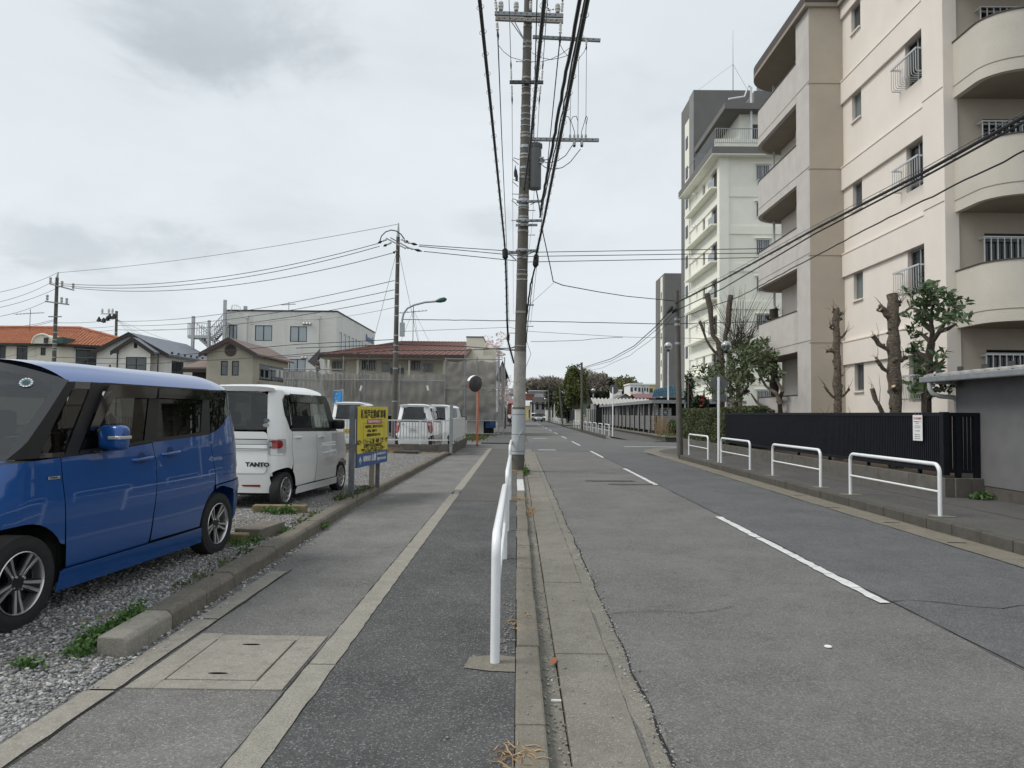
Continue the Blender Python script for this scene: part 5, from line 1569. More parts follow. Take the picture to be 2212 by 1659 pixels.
def arm(u0, v0, u1, v1, name='crossarm', h=.085, w=.08, mat='galv_grey', dy=-.2, parent=mp):
 a, b = P(u0, v0, PY + dy), P(u1, v1, PY + dy); d = (b - a); L_ = d.length; d.normalize()
 n = Vector((0, 1, 0)); up = d.cross(n) * -1
 T = Matrix(((d.x, n.x, up.x, a.x), (d.y, n.y, up.y, a.y), (d.z, n.z, up.z, a.z), (0, 0, 0, 1)))
 g = MB(); g.box(0, L_, -w / 2, w / 2, -h / 2, h / 2, 0, T)
 o = g.build(name, mat, parent, .006)
 g = MB(); k = int(L_ / .16)
 for i in range(k): g.box(.08 + i * .16, .12 + i * .16, -w / 2 - .002, -w / 2, -.012, .012, 0, T)
 if k: 
  s = g.build('bolt_slots', 'crack', o); s['kind'] = 'stuff'
 return o
arm(1068.6, 29, 1217, 34.5, h=.11); arm(1070, 40.5, 1216.5, 46.5, h=.11, mat='band_steel')
arm(1150.6, 80, 1297, 87.5, h=.085, dy=-.05); arm(1100.8, 177.5, 1173.7, 178, h=.085, mat='steel_dark')
arm(1148, 301, 1293.7, 303, h=.09, dy=-.05)
arm(1116, 436, 1170, 434.5, h=.06); arm(1115, 477, 1171, 476.5, h=.06); arm(1114, 486.5, 1161, 486, h=.055)
arm(1114, 541.5, 1161, 541, h=.05); arm(1098, 546, 1120, 546, h=.06, dy=0)
for (u0, v0, u1, v1) in ((1103, 45, 1136, 92), (1104, 33, 1138, 96), (1096, 545, 1115, 562), (1156, 543, 1118, 558), (1146, 442, 1158, 436)):
 g = MB(); g.cyl(P(u0, v0, PY - .22), P(u1, v1, PY - .17), .014, n=6); g.build('brace', 'galv_grey', mp)
def insulator(u, v, mat='porcelain', s=1.0, dy=-.2, flip=False):
 c = P(u, v, PY + dy); sg = -1 if flip else 1
 g = MB(); pr = [(.02, 0), (.045, .01), (.05, .05), (.032, .06), (.055, .075), (.055, .11), (.034, .12), (.05, .135), (.05, .17), (.03, .19), (.0001, .2)]
 g.lathe([(r_ * s, z_ * s * sg) for r_, z_ in (pr if not flip else pr[::1])], 12, c); return g.build('insulator', mat, mp)
for u, v in ((1082, 23), (1115, 24), (1204.5, 28)): insulator(u, v, s=1.35)
for u in (1231.5, 1240.7, 1248.3, 1256.7, 1265.3): insulator(u, 299, s=.62, dy=-.05)
for u in (1240.6, 1256.8): 
 c = P(u, 305, PY - .05); g = MB(); g.lathe([(.035, -.12), (.042, -.11), (.042, .0), (.02, .02)], 10, c); g.lathe([(.0001, -.17), (.035, -.16), (.04, -.12)], 10, c, 1); g.build('cutout_switch', ['porcelain', 'black_plastic'], mp)
def strain(u0, v0, u1, v1, r=.045, Y0=PY - .25, Y1=PY - .25):
 a, b = P(u0, v0, Y0), P(u1, v1, Y1); g = MB(); g.tube([a, a.lerp(b, .2), a.lerp(b, .35), a.lerp(b, .5), a.lerp(b, .65), a.lerp(b, .8), b], [r * .5, r, r * .7, r, r * .7, r * 1.05, r * .4], 10); g.build('strain_insulator', 'porcelain', mp)
 g = MB(); g.tube([b, b + (b - a) * .45, b + (b - a) * .9], [r * .5, r * .8, r * .3], 8); g.build('strain_clamp', 'black_plastic', mp)
strain(1073.5, 48, 1075, 68); strain(1211, 50, 1210, 76); strain(1072.5, 22, 1070.5, 2); strain(1213.5, 26, 1215, 4); strain(1146, 22, 1146.2, 2)
strain(1104.5, 172, 1104, 150, .03); strain(1170.5, 172, 1172, 150, .03); strain(1105.5, 184, 1106, 206, .03); strain(1168, 184, 1166, 206, .03)
strain(1266.8, 86, 1266.6, 98, .03)
tq = P(1155.5, 361, PY + .05); tr_r = .178
g = MB(); g.lathe([(.0001, -.62), (tr_r * .97, -.62), (tr_r, -.6), (tr_r, .60), (tr_r + .012, .605), (tr_r + .012, .64), (tr_r * .9, .66), (.0001, .665)], 28, tq); tf = g.build('transformer', 'transformer', mp)
for i in range(7):
 t = -2.6 + i * .45; g = MB(); c = tq + Vector((math.cos(t) * (tr_r + .012), math.sin(t) * (tr_r + .012), .60)); g.box(c.x - .015, c.x + .015, c.y - .015, c.y + .015, c.z - .07, c.z + .05); g.build('lid_clamp', 'transformer', tf)
for u, v in ((1166, 342), (1168, 347), (1165.5, 352)):
 c = P(u, v, PY - .05); g = MB(); g.cyl(c, c + Vector((.11, -.03, .01)), .032, .028, n=10); g.build('bushing', 'porcelain', tf)
for v in (333, 395):
 g = MB(); c = ax(zof(v)); g.box(c.x, c.x + .2, c.y - .03, c.y + .03, c.z - .03, c.z + .03); g.build('hanger', 'galv', mp)
for (u, v, sg) in ((1133, 134, -1), (1136, 182, -1), (1125, 420, -1), (1120, 477, -1), (1148, 134, 1), (1148, 382, 1), (1141, 455, 1), (1139, 508, 1), (1114, 658, 1), (1112, 720, -1), (1136, 660, 1), (1134, 705, 1)):
 a = ax(zof(v)); g = MB(); b = a + Vector((sg * (prad(a.z) + .17), -.03, 0)); g.cyl(a, b, .009, n=6); g.cyl(b, b + Vector((sg * .012, 0, 0)), .018, n=6); g.build('step_bolt', 'steel_dark', mp)
for v in (348, 395, 436):
 a = ax(zof(v)) - Vector((prad(6), .1, 0)); g = MB(); g.tube([a, a + Vector((-.16, 0, .06)), a + Vector((-.18, 0, -.0)), a + Vector((-.10, 0, -.06)), a + Vector((-.02, 0, -.14))], .01, 5); g.build('hook_bracket', 'steel_dark', mp)
for (u, v) in ((1116, 372), (1119, 381)):
 c = P(u - 3, v, PY - .12); g = MB(); g.lathe([(.0001, -.14), (.035, -.12), (.04, 0), (.02, .1), (.006, .2)], 10, c); g.build('spare_fuse', 'black_plastic', mp)
an = P(1188, 22, PY - .2); g = MB(); g.cyl(an - Vector((0, 0, .06)), an + Vector((0, 0, .02)), .012, n=6)
for t in (0, 2.09, 4.19):
 e_ = an + Vector((.09 * math.cos(t), .05 * math.sin(t), .06 * math.sin(t) + .02)); g.cyl(an, e_, .006, n=4); g.sphere(e_, .022, 8, 6)
g.build('bird_spinner', 'steel_dark', mp)

def pole(name, label, base, top, r0, r1, mat='conc_pole', cap=None, n=12, bands=()):
 t = thing(name, label, 'utility pole', base, world=True)
 g = MB(); g.cyl(base, top, r0, r1, n); g.build('shaft', mat, t)
 b, tp = Vector(base), Vector(top)
 for z in bands:
  f_ = (z - b.z) / (tp.z - b.z); c = b.lerp(tp, f_); g = MB(); rr = r0 + (r1 - r0) * f_ + .01; g.cyl(c - Vector((0, 0, .04)), c + Vector((0, 0, .04)), rr, rr, n); g.build('band', 'galv', t)
 return t
LY = 43.0
lb = P(852, 893, LY); lt = P(860, 512, LY)
lp = pole('lamp_pole', 'concrete pole with green street lamp arm behind the parked cars', (lb.x, LY, 0), lt, .18, .11, bands=[2.2, 4.2, 5.2, 5.6, 6.2, 7.4, 8.0, 8.7, 9.4, 10.6])
g = MB(); g.cyl(lt, P(861, 482, LY), .10, .035, n=10); g.build('pole_cap', 'galv', lp)
def arm2(parent, a, b, w=.08, mat='galv_grey', name='crossarm'):
 a, b = Vector(a), Vector(b); g = MB(); d = (b - a).normalized(); s = Vector((-d.y, d.x, 0)).normalized() * w / 2; u_ = Vector((0, 0, w / 2))
 g.add([a - s - u_, a + s - u_, a + s + u_, a - s + u_, b - s - u_, b + s - u_, b + s + u_, b - s + u_], [(0, 3, 2, 1), (4, 5, 6, 7), (0, 1, 5, 4), (1, 2, 6, 5), (2, 3, 7, 6), (3, 0, 4, 7)]); return g.build(name, mat, parent)
arm2(lp, P(835, 515, LY - .2), P(876, 537, LY - .8)); arm2(lp, P(844, 514, LY + .2), P(884, 536, LY - .4))
def ins_chain(parent, a, b, r=.06):
 a, b = Vector(a), Vector(b); g = MB(); g.tube([a, a.lerp(b, .12), a.lerp(b, .28), a.lerp(b, .4), a.lerp(b, .52)], [.02, r, r * .6, r, .02], 8); g.build('strain_insulator', 'porcelain', parent)
 g = MB(); g.tube([a.lerp(b, .52), a.lerp(b, .75), b], [.03, r * 1.3, .02], 8); g.build('strain_clamp', 'black_plastic', parent)
for (u0, v0, u1, v1) in ((866, 517, 883, 523), (872, 522, 902, 529), (876, 534, 912, 543), (836, 517, 816, 525), (846, 524, 828, 532), (858, 540, 849, 547)):
 ins_chain(lp, P(u0, v0, LY - .3), P(u1, v1, LY - .3), .07)
g = MB(); g.tube([P(820, 523, LY - .3), P(824, 510, LY - .3), P(833, 501, LY - .3), P(845, 497, LY - .3), P(856, 499, LY - .3), P(866, 506, LY - .3), P(874, 517, LY - .3)], .035, 6); g.build('jumper', 'cable', lp)
g = MB(); bq = P(869, 722, LY - .3); g.tube([bq, P(869, 700, LY - .3), P(869, 690, LY - .3), P(872, 677, LY - .3), P(880, 666, LY - .3), P(894, 659, LY - .3), P(918, 653, LY - .3), P(942, 651, LY - .3)], .06, 8); g.build('lamp_arm', 'galv', lp)
a, b = P(941, 651, LY - .3), P(965, 646, LY - .3); g = MB(); g.tube([a, a.lerp(b, .15), a.lerp(b, .4), a.lerp(b, .8), b], [.06, .10, .15, .15, .05], 10); lh = g.build('lamp_head', 'lamp_green', lp)
bqq = P(869, 717, LY - .35); bx(bqq.x - .14, bqq.x + .14, LY - .5, LY - .25, P(869, 728, LY).z, P(869, 699, LY).z).build('ballast_box', 'galv', lp)
WY = 56.0
wb0, wt0 = P(113, 880, WY), P(123.5, 600, WY)
wp = pole('utility_pole', 'concrete pole with two crossarms in front of the orange roofed house', (wb0.x, WY, 0), wt0, .19, .12, bands=[5, 5.6, 6.2, 6.4, 6.7, 7.0, 7.6, 8.2])
g = MB(); g.cyl(wt0, P(126, 588, WY), .10, .04, n=8); g.build('pole_cap', 'galv', wp)
arm2(wp, P(107, 613, WY - .2), P(160, 627, WY - .2), .1); arm2(wp, P(98, 651, WY - .2), P(149, 658, WY - .2), .1); arm2(wp, P(105, 684, WY - .2), P(133, 684, WY - .2), .08)
for u, v in ((109, 611), (134, 619), (158, 624), (102, 649), (133, 654), (144, 656)):
 c = P(u, v, WY - .2); g = MB(); g.lathe([(.05, 0), (.09, .05), (.09, .22), (.06, .25), (.1, .3), (.1, .42), (.0001, .48)], 10, c); g.build('insulator', 'porcelain', wp)
vb, vt = P(247, 880, 78), P(252, 672, 78)
vp = pole('utility_pole', 'thin far pole bristling with switches between the two left houses', (vb.x, 78, 0), vt, .18, .14, bands=[8, 9, 10])
arm2(vp, P(218, 678, 77.8), P(252, 678, 77.8), .09); arm2(vp, P(216, 690, 77.8), P(252, 688, 77.8), .09)
for u, v in ((221, 676), (235, 676), (243, 676)):
 c = P(u, v, 77.8); g = MB(); g.lathe([(.06, 0), (.12, .08), (.12, .4), (.05, .5)], 8, c); g.build('insulator', 'porcelain', vp)
for u, v in ((214, 690), (224, 692), (232, 688), (237, 683), (246, 683)):
 c = P(u, v, 77.7); g = MB(); g.lathe([(.0001, -.3), (.28, -.2), (.06, .3)], 7, c); g.build('surge_arrester', 'black_plastic', vp)
RPX, RPY = 5.99, 26.3
rb, rt = Vector((RPX, RPY, .05)), P(1461.5, 628, RPY)
rp_ = pole('thin_pole', 'slim dark pole at the kerb corner beside the hedge', rb, rt, .115, .085, 'conc_pole', bands=[4.2, 4.9, 5.1])
g = MB(); c = P(1447, 668, RPY - .2); g.tube([P(1441, 676, RPY - .25), P(1447, 669, RPY - .25), P(1452, 662, RPY - .25)], [.04, .09, .06], 8); g.build('cable_closure', 'black_plastic', rp_)
g = MB(); g.tube([P(1452, 677, RPY - .2), P(1456, 671, RPY - .2), P(1461, 668, RPY - .15)], [.03, .07, .05], 8); g.build('cable_closure', 'black_plastic', rp_)
pole('thin_pole', 'slim dark pole far along the right kerb with cables', (5.98, 66, .05), P(1256.5, 783, 66), .13, .10)
pole('thin_pole', 'slim dark pole beyond the driveway on the right', (5.9, 93, .05), P(1208, 834, 93), .13, .10)
pole('thin_pole', 'farthest slim dark pole near the white vans', (5.7, 129, .05), P(1184.5, 842, 129), .14, .11)
pole('thin_pole', 'small grey pole at the end of the road left of the vans', (2.9, 168, 0), P(1146, 868, 168), .12, .1)

def wire(label, pts, r, group=None, sag=0.0, mat='cable', name='overhead_wire', n=14, ext=None, cat='cable', rings=0, wob=0.0, seed=0):
 """pts: world points; sag between consecutive points; ext: metres added beyond the last point"""
 pts = [Vector(p) for p in pts]
 if ext: 
  d = (pts[-1] - pts[-2]).normalized(); pts.append(pts[-1] + d * ext)
 out = []; rnd_ = random.Random(seed)
 for a, b in zip(pts, pts[1:]):
  k = n if (b - a).length > 3 else 6
  for i in range(k + (1 if b is pts[-1] else 0)):
   t = i / k; p = a.lerp(b, t); p.z -= sag * 4 * t * (1 - t)
   if wob: p += Vector((rnd_.uniform(-wob, wob), 0, rnd_.uniform(-wob, wob)))
   out.append(p)
 g = MB(); g.tube(out, r, 6)
 if rings:
  o = thing(name, label, cat, out[0], world=True, group=group); g.build('sheath', mat, o)
  L_ = sum((b - a).length for a, b in zip(out, out[1:])); acc = 0; nxt = rings * .5
  for a, b in zip(out, out[1:]):
   s = (b - a).length; d = (b - a).normalized(); e1 = d.orthogonal().normalized(); e2 = d.cross(e1)
   while acc + s >= nxt:
    c = a + d * (nxt - acc); h = MB(); h.tube([c + e1 * (r * 1.8 * math.cos(t)) + e2 * (r * 1.8 * math.sin(t)) + d * (.03 * math.sin(t)) for t in [i * math.pi / 5 for i in range(10)]], .0035, 4, closed=True); h.build('hanger_ring', 'cable', o); nxt += rings
   acc += s
  return o
 o = place(name, g.mesh(name, mat)); tag(o, label, cat, group); return o
V = Vector
wire('thick black telephone cable with hanger rings passing left of the big pole', [P(1091, 538, 19.3), P(1088.5, 510, 18.5), P(1067.5, 302, 12.6), P(1036, 0, 8.45)], .026, ext=16, rings=.55)
wire('thick black cable descending in front of the big pole shaft', [P(1132, 410, 19.35), P(1147, 302, 15.2), P(1163, 128, 10.8), P(1176, 0, 9.0)], .03, ext=16, rings=.5)
wire('twisted black low-voltage cable right of the transformer', [P(1167, 465, 19.3), P(1171, 434, 18.2), P(1196, 302, 14.6), P(1252, 0, 10.4)], .032, ext=18, wob=.012)
wire('outer thick black cable with hanger rings right of the transformer', [P(1156, 560, 19.4), P(1176, 470, 17), P(1209, 302, 12.4), P(1269, 0, 8.4)], .03, ext=16, rings=.5)
wire('thin twisted cable between the two thick right-hand cables', [P(1166, 470, 19.3), P(1203, 302, 13.9), P(1262, 0, 9.5)], .014, ext=16, wob=.012, seed=3)
G1 = 'thin high-voltage wires over the road'
wire('thin upper wire running from the big pole over the camera', [P(1104, 150, PY - .2), P(1099.6, 0, PY - 3)], .009, G1, ext=22, mat='wire_grey')
wire('thin upper wire running from the big pole over the camera', [P(1172, 150, PY - .2), P(1183, 0, PY - 3.6)], .009, G1, ext=22, mat='wire_grey')
wire('blue-black wire passing just right of the pole top', [P(1153, 300, PY + .3), P(1156, 146, PY - 2), P(1160, 0, PY - 5)], .014, ext=20)
far_end = lambda x, z: V((x, 62, z))
G2 = 'wires running away behind the big pole'
wire('black covered wire running away from the left crossarm end', [P(1075, 70, PY), P(1084, 302, 28), P(1094, 520, 47), P(1100, 700, 90)], .018, 'wires running away from the crossarms')
wire('black covered wire running away from the right crossarm end', [P(1210, 80, PY), P(1188, 300, 28), P(1176, 420, 38), P(1146, 700, 90)], .018, 'wires running away from the crossarms')
wire('hair-thin earth wire running away beside the big pole', [P(1106, 206, PY), P(1108, 500, 34), P(1109, 680, 60)], .008, G2, mat='wire_grey')
wire('hair-thin earth wire running away beside the big pole', [P(1166, 206, PY), P(1150, 480, 34), P(1140, 560, 50)], .008, G2, mat='wire_grey')
for k3, (u, v0, v1) in enumerate(((1267, 98, 268), (1250, 128, 270), (1233, 200, 270))):
 wire(['rightmost', 'middle', 'leftmost'][k3] + ' thin lead dropping straight down to the lower right crossarm', [P(u, v0, PY - .05), P(u - 1.5, v1, PY - .05)], .007, 'leads above the lower right crossarm', mat='wire_grey')
for pts in ([(1265, 296), (1266, 272), (1269, 255), (1266, 250), (1263, 262), (1256, 285), (1256, 292)], [(1248, 296), (1248.5, 262), (1245, 251), (1238, 252), (1233, 260), (1241, 285), (1240.6, 292)], [(1231.5, 296), (1232, 262), (1228, 252), (1223, 252)]):
 wire('looped jumper lead above the white insulators', [P(u, v, PY - .06) for u, v in pts], .009, 'jumper loops above the insulators', n=4)
for pts in ([(1077, 98), (1088, 112), (1104, 124), (1130, 131)], [(1150, 114), (1166, 124), (1190, 129), (1210, 125), (1232, 118)], [(1168, 134), (1190, 128), (1212, 117), (1230, 104)], [(1267, 98), (1262, 112), (1254, 122), (1249, 126)], [(1211, 98), (1218, 112), (1230, 124)]):
 wire('slack jumper wire drooping between the upper crossarms', [P(u, v, PY - .1) for u, v in pts], .008, 'slack jumpers', n=4, mat='wire_grey')
for k3, pts in enumerate(([(1168, 342), (1176, 346), (1184, 344), (1190, 338)], [(1166, 352), (1178, 362), (1196, 366), (1215, 362), (1232, 350), (1254, 322)], [(1169, 347), (1182, 352), (1204, 348), (1222, 336), (1237, 313)])):
 wire(['shortest lead looping from the transformer bushings to the twisted cable', 'longest drooping lead from the transformer to the outer switch', 'middle lead from the transformer to the inner switch'][k3], [P(u, v, PY - .1) for u, v in pts], .011, 'transformer leads', n=4)
wire('thick lead from the transformer base to the twisted cable', [P(1159, 413, PY), P(1164, 440, PY - .1), P(1168, 470, PY - .2)], .018)
cl = MB(); cl.tube([P(1091, 537, 19.3), P(1091, 540, 19.3), P(1091.5, 556, 19.3), P(1092, 560, 19.3)], [.04, .082, .082, .04], 12); tag(place('cable_closure', cl.mesh('cable_closure', 'black_plastic')), 'black cable closure box hanging left of the big pole', 'cable box')
cl = MB(); cl.tube([P(1159, 549, 19.4), P(1158.5, 553, 19.4), P(1157, 572, 19.4), P(1155.5, 578, 19.4)], [.03, .075, .085, .03], 12); tag(place('cable_closure', cl.mesh('cable_closure', 'black_plastic')), 'black cable closure hanging right of the big pole', 'cable box')
wire('thick spiral-bound cable hanging down left of the big pole', [P(1092, 560, 19.3), P(1094, 620, 19.4), P(1095.5, 693, 19.6), P(1098, 739, 20), P(1110, 784, 21)], .028, rings=.22)
wire('bundled cable sloping down to the right side of the big pole', [P(1155.5, 578, 19.4), P(1146, 615, 19.45), P(1140, 660, 19.5), P(1136, 700, 19.55)], .024, wob=.01)
wire('thinner cable sloping down beside the bundled one', [P(1152, 590, 19.4), P(1147, 640, 19.45), P(1141, 690, 19.5), P(1137, 740, 19.5)], .012, wob=.008)
wire('small black closure cable at the lower left of the pole', [P(1098, 722, 19.8), P(1097, 735, 19.8)], .045)
wire('guy wire zigzag on the right of the pole shaft', [P(1137, 735, 19.5), P(1147, 765, 19.5), P(1134, 798, 19.5)], .006, mat='wire_grey')
wire('black service cable kinked in mid-air between the big pole and the slim pole', [P(1170, 490, 19.4), P(1188.7, 576, 19.6), P(1195, 608, 20.2), P(1215, 616, 21), P(1290, 630, 23.2), P(1354, 640, 24.6), P(1457, 650, RPY)], .014, n=5)
wire('hair-thin stay from the kink to the big pole', [P(1196, 611, 20.2), P(1142, 660, 19.6)], .005, mat='wire_grey')
wire('thick sheathed cable with hangers swooping to the slim right pole', [P(1459, 655, RPY), P(1560, 605, 21.5), P(1760, 495, 14.3), P(2000, 370, 10.4), P(2230, 242, 8.4)], .024, ext=14, rings=.6)
wire('messenger wire just above the thick right-hand cable', [P(1459, 648, RPY), P(1560, 598, 21.5), P(1760, 487, 14.3), P(2000, 361, 10.4), P(2230, 232, 8.4)], .006, ext=14, mat='wire_grey')
wire('second black cable below the thick right-hand cable', [P(1459, 672, RPY), P(1560, 624, 21.5), P(1760, 505, 14.3), P(2000, 380, 10.4), P(2230, 254, 8.4)], .016, ext=14)
wire('lowest thin right-hand cable towards the camera', [P(1459, 690, RPY), P(1600, 640, 20.5), P(1720, 575, 15.6), P(1900, 480, 11.8), P(2230, 318, 8.4)], .012, ext=14, wob=.01)
wire('thick cable sagging from the slim pole to the far slim pole', [P(1452, 664, RPY), P(1418, 704, 30.5), P(1370, 747, 38), P(1320, 775, 49), P(1256.7, 795, 66)], .022, n=6)
wire('second sagging cable from the slim pole to the far slim pole', [P(1456, 674, RPY), P(1420, 710, 30.5), P(1370, 752, 38), P(1320, 780, 49), P(1256.7, 797, 66)], .014, n=6)
wire('lower thin sagging cable from the slim pole to the far slim pole', [P(1456, 682, RPY), P(1412, 730, 31), P(1360, 768, 39), P(1300, 795, 52), P(1256.7, 804, 66)], .01, n=6, wob=.015)
G3 = 'three high wires over the side street'
for k3, (u0, v0, u1, v1, u2, v2) in enumerate(((905, 529, 1140, 545, 1655, 537), (905, 532, 1140, 554, 1655, 546.5), (915, 543, 1140, 566, 1655, 556))):
 wire(TML[k3] + ' of three high wires crossing over the side street from the lamp pole', [P(u0, v0, LY - .3), P(u1, v1, LY + 1.5), P(u2, v2, LY + .5)], .022, G3, ext=6, n=16)
wire('loosely wrapped cable from the lamp pole to the right at mid height', [P(868, 690, LY - .2), P(1095, 693, LY + 1), P(1150, 694, LY + 1), P(1440, 700, LY + 1), P(1690, 694, LY)], .022, n=14, wob=.012)
wire('thin lower cable from the lamp pole across the street', [P(868, 716, LY - .2), P(1100, 707, LY + 1), P(1145, 716, LY + 1), P(1350, 728, LY + 1), P(1560, 732, LY)], .012, n=12, mat='wire_grey')
wire('black cable crossing above the red-brown roof', [P(640, 752, LY + 9), P(858, 744, LY - .2), P(1000, 748, LY - 3), P(1095, 756, LY - 8), P(1112, 756, 20)], .025, n=10)
wire('lower black cable crossing above the red-brown roof', [P(600, 772, LY + 10), P(858, 757, LY - .2), P(1000, 757, LY - 3), P(1100, 752, 24), P(1112, 750, 20)], .02, n=10, wob=.01)
wire('far sagging wire on the right of the pole at roof height', [P(1146, 738, 42), P(1240, 736, 42), P(1345, 728, 42)], .014, n=16, wob=.02, mat='wire_grey')
wire('earth wire from the lamp pole top to the left pole top', [P(861, 484, LY), P(126, 589, WY)], .014, sag=.35, mat='wire_grey', n=20)
G4 = 'three wires between the lamp pole and the left pole'
for k3, (v0, u1, v1) in enumerate(((525, 108, 611), (532, 134, 617), (546, 158, 622))):
 wire(TML[k3] + ' of three high wires between the lamp pole and the left pole', [P(820 if v0 < 540 else 850, v0, LY - .3), P(u1, v1, WY)], .02, G4, sag=1.05, n=22)
G5 = 'three lower wires between the lamp pole and the far pole'
for k3, (v0, v1) in enumerate(((606, 694), (626, 703), (644, 712))):
 wire(TML[k3] + ' of three lower wires from the lamp pole to the far switch pole', [P(852, v0, LY - .2), P(252, v1, 78)], .02, G5, sag=.7, n=22)
wire('thin wire from the lamp pole to the office roof', [P(852, 664, LY), P(620, 690, 70), P(330, 712, 78)], .012, sag=.3, mat='wire_grey')
G6 = 'wires leaving the left pole to the left'
for k3, (u0, v0, v1) in enumerate(((125, 589, 640), (109, 611, 662), (130, 619, 674), (102, 650, 690), (118, 690, 704), (118, 693, 708))):
 wire(ORD[k3] + ' wire from the top leaving the left pole towards the left edge', [P(u0, v0, WY - .2), P(-60, v1, WY - 12)], .014, G6, sag=.3, n=12, mat='cable')
wire('black cable from the left pole to the beige house gable', [P(118, 772, WY), P(300, 775, WY - 2), P(640, 744, 50), P(858, 733, LY)], .022, n=10)
wire('lower black cable across the left house fronts', [P(118, 783, WY), P(300, 787, WY - 2), P(560, 772, 50), P(858, 749, LY)], .02, n=10, wob=.01)
G7 = 'service wires fanning out from the left pole'
for (u, v) in ((60, 770), (20, 745), (-40, 775), (200, 745)):
 wire('service wire fanning out from the left pole', [P(116, 735, WY - .2), P(u, v, WY + 6)], .012, G7, sag=.4, n=10)
G8 = 'service wires fanning from the far switch pole'
for (u, v) in ((330, 742), (380, 760), (420, 752), (300, 735)):
 wire('service wire fanning right from the far switch pole', [P(253, 690, 78), P(u, v, 72)], .014, G8, sag=.2, n=8, mat='wire_grey')
G9 = 'wires between the left pole and the far switch pole'
for k3, (v0, v1) in enumerate(((697, 690), (705, 705), (714, 713))):
 wire(TML[k3] + ' wire between the left pole and the far switch pole', [P(120, v0, WY), P(246, v1, 78)], .016, G9, sag=.15, n=8)
for (u0, v0, u1, v1, lab) in ((858, 540, 790, 800, 'left guy wire of the lamp pole with white guard'), (862, 545, 916, 800, 'right guy wire of the lamp pole with white guard')):
 a, b = P(u0, v0, LY - .2), P(u1, v1, LY - 2.5)
 o = thing('guy_wire', lab, 'wire', (b.x, b.y, 0), world=True); g = MB(); g.cyl(a, a.lerp(b, 1.35), .012, n=5); g.build('strand', 'wire_grey', o)
 g = MB(); c = a.lerp(b, 1.12); d_ = (b - a).normalized(); g.cyl(c, c + d_ * .32, .06, n=8); g.build('guard', 'porcelain', o)

# ---------------------------------------------------------------- street furniture
def guardrail_mesh(L_, h=.76, r=.03):
 k = .13; pts = [(0, 0, -.05), (0, 0, h - k)] + [(0, k - k * math.cos(R(a)), h - k + k * math.sin(R(a))) for a in range(15, 91, 15)]
 pts += [(0, L_ - y, z) for _, y, z in pts[::-1]]
 mb = MB(); mb.tube(pts, r, 14); return mb.mesh('hoop', 'white_pipe')
def guardrail(label, x, y0, y1, z, group, h=.76):
 L_ = y1 - y0
 g = thing('guardrail', label, 'guardrail', (x, y0, z), group=group)
 place('hoop', guardrail_mesh(L_, h), g)
 mb = MB(); mb.cyl((0, .02, h * .47), (0, L_ - .02, h * .47), .017, n=10); mb.build('crossbar', 'white_pipe', g)
 return g
GL, GRt, GF = 'white guardrails on the left kerb', 'white guardrails on the right pavement', 'far white guardrails on the right'
gl1 = guardrail('nearest white tube guardrail on the left kerb, rising in the foreground', -.125, 4.48, 7.65, 0, GL, .78)
guardrail('second white tube guardrail on the left kerb', -.125, 9.45, 12.75, 0, GL, .78)
guardrail('white tube guardrail half hidden beside the big concrete pole', -.17, 16.7, 20.2, 0, GL, .78)
mb = MB(); rr_ = random.Random(3); mb.poly([(-.31, 4.38, .006), (-.15, 4.33, .006), (.0, 4.32, .006), (.0, 4.58, .006), (-.12, 4.62, .006), (-.29, 4.57, .006)]); mb.build('footing', 'conc_kerb', sw)
for i, (y0, y1, lab) in enumerate(((10.61, 13.44, 'nearest white guardrail on the right pavement, below the white notice'), (14.75, 17.5, 'second nearest white guardrail on the right pavement'), (19.2, 21.9, 'white guardrail just right of the diamond sign post'), (23.4, 26.0, 'white guardrail between the slim pole and the diamond sign'))):
 guardrail(lab, 6.25, y0, y1, .1, GRt)
for i, y in enumerate((48.6, 52.6, 56.6, 60.6, 64.6, 68.6, 73.0, 77.0)):
 guardrail(ORD[i] + ' white guardrail beyond the side street, counted from the round sign post', 6.25, y, y + 2.5, .09, GF)
for i in range(9):
 guardrail(ORD[i] + ' tiny white guardrail of the farthest row past the driveway', 6.25, 93.5 + i * 4, 96 + i * 4, .09, 'farthest white guardrails')

bf = thing('slat_fence', 'long black vertical slat fence on a low concrete wall', 'fence', (7.9, 20, .1), world=True)
FY0, FY1 = 13.25, 27.1
bx(7.86, 7.92, FY0, FY1, 1.575, 1.65).build('top_rail', 'black_fence', bf, .004)
bx(7.87, 7.91, FY0, FY1, .54, .60).build('bottom_rail', 'black_fence', bf, .004)
sm = bx(-.012, .012, -.020, .020, .6, 1.575).mesh('slat', 'black_fence')
n = int((FY1 - FY0 - .1) / .066)
for i in range(n): place('slat', sm, bf, Matrix.Translation((7.885, FY0 + .1 + i * .066, 0)))
pm = bx(-.03, .03, -.03, .03, .42, 1.6).mesh('post', 'black_fence')
for y in (FY0 + .9, 16.2, 18.2, 20.2, 22.2, 24.2, 26.2): place('post', pm, bf, Matrix.Translation((7.95, y, 0)))
bx(7.82, 7.94, FY0 - .1, FY0 + .03, .5, 1.66).build('corner_post', 'black_fence', bf, .01)
bx(7.94, 8.56, FY0 - .07, FY0 - .01, 1.575, 1.65).build('top_rail', 'black_fence', bf, .004)
bx(7.94, 8.58, FY0 - .06, FY0 - .02, .54, .60).build('bottom_rail', 'black_fence', bf, .004)
sm2 = bx(-.024, .024, -.012, .012, .6, 1.575).mesh('slat', 'black_fence')
for x in (7.99, 8.06, 8.19, 8.26, 8.33, 8.40, 8.50): place('slat', sm2, bf, Matrix.Translation((x, FY0 - .04, 0)))
for x in (8.12, 8.46): bx(x - .04, x + .04, FY0 - .08, FY0, .42, 1.6).build('post', 'black_fence', bf)
y = FY0 - .12
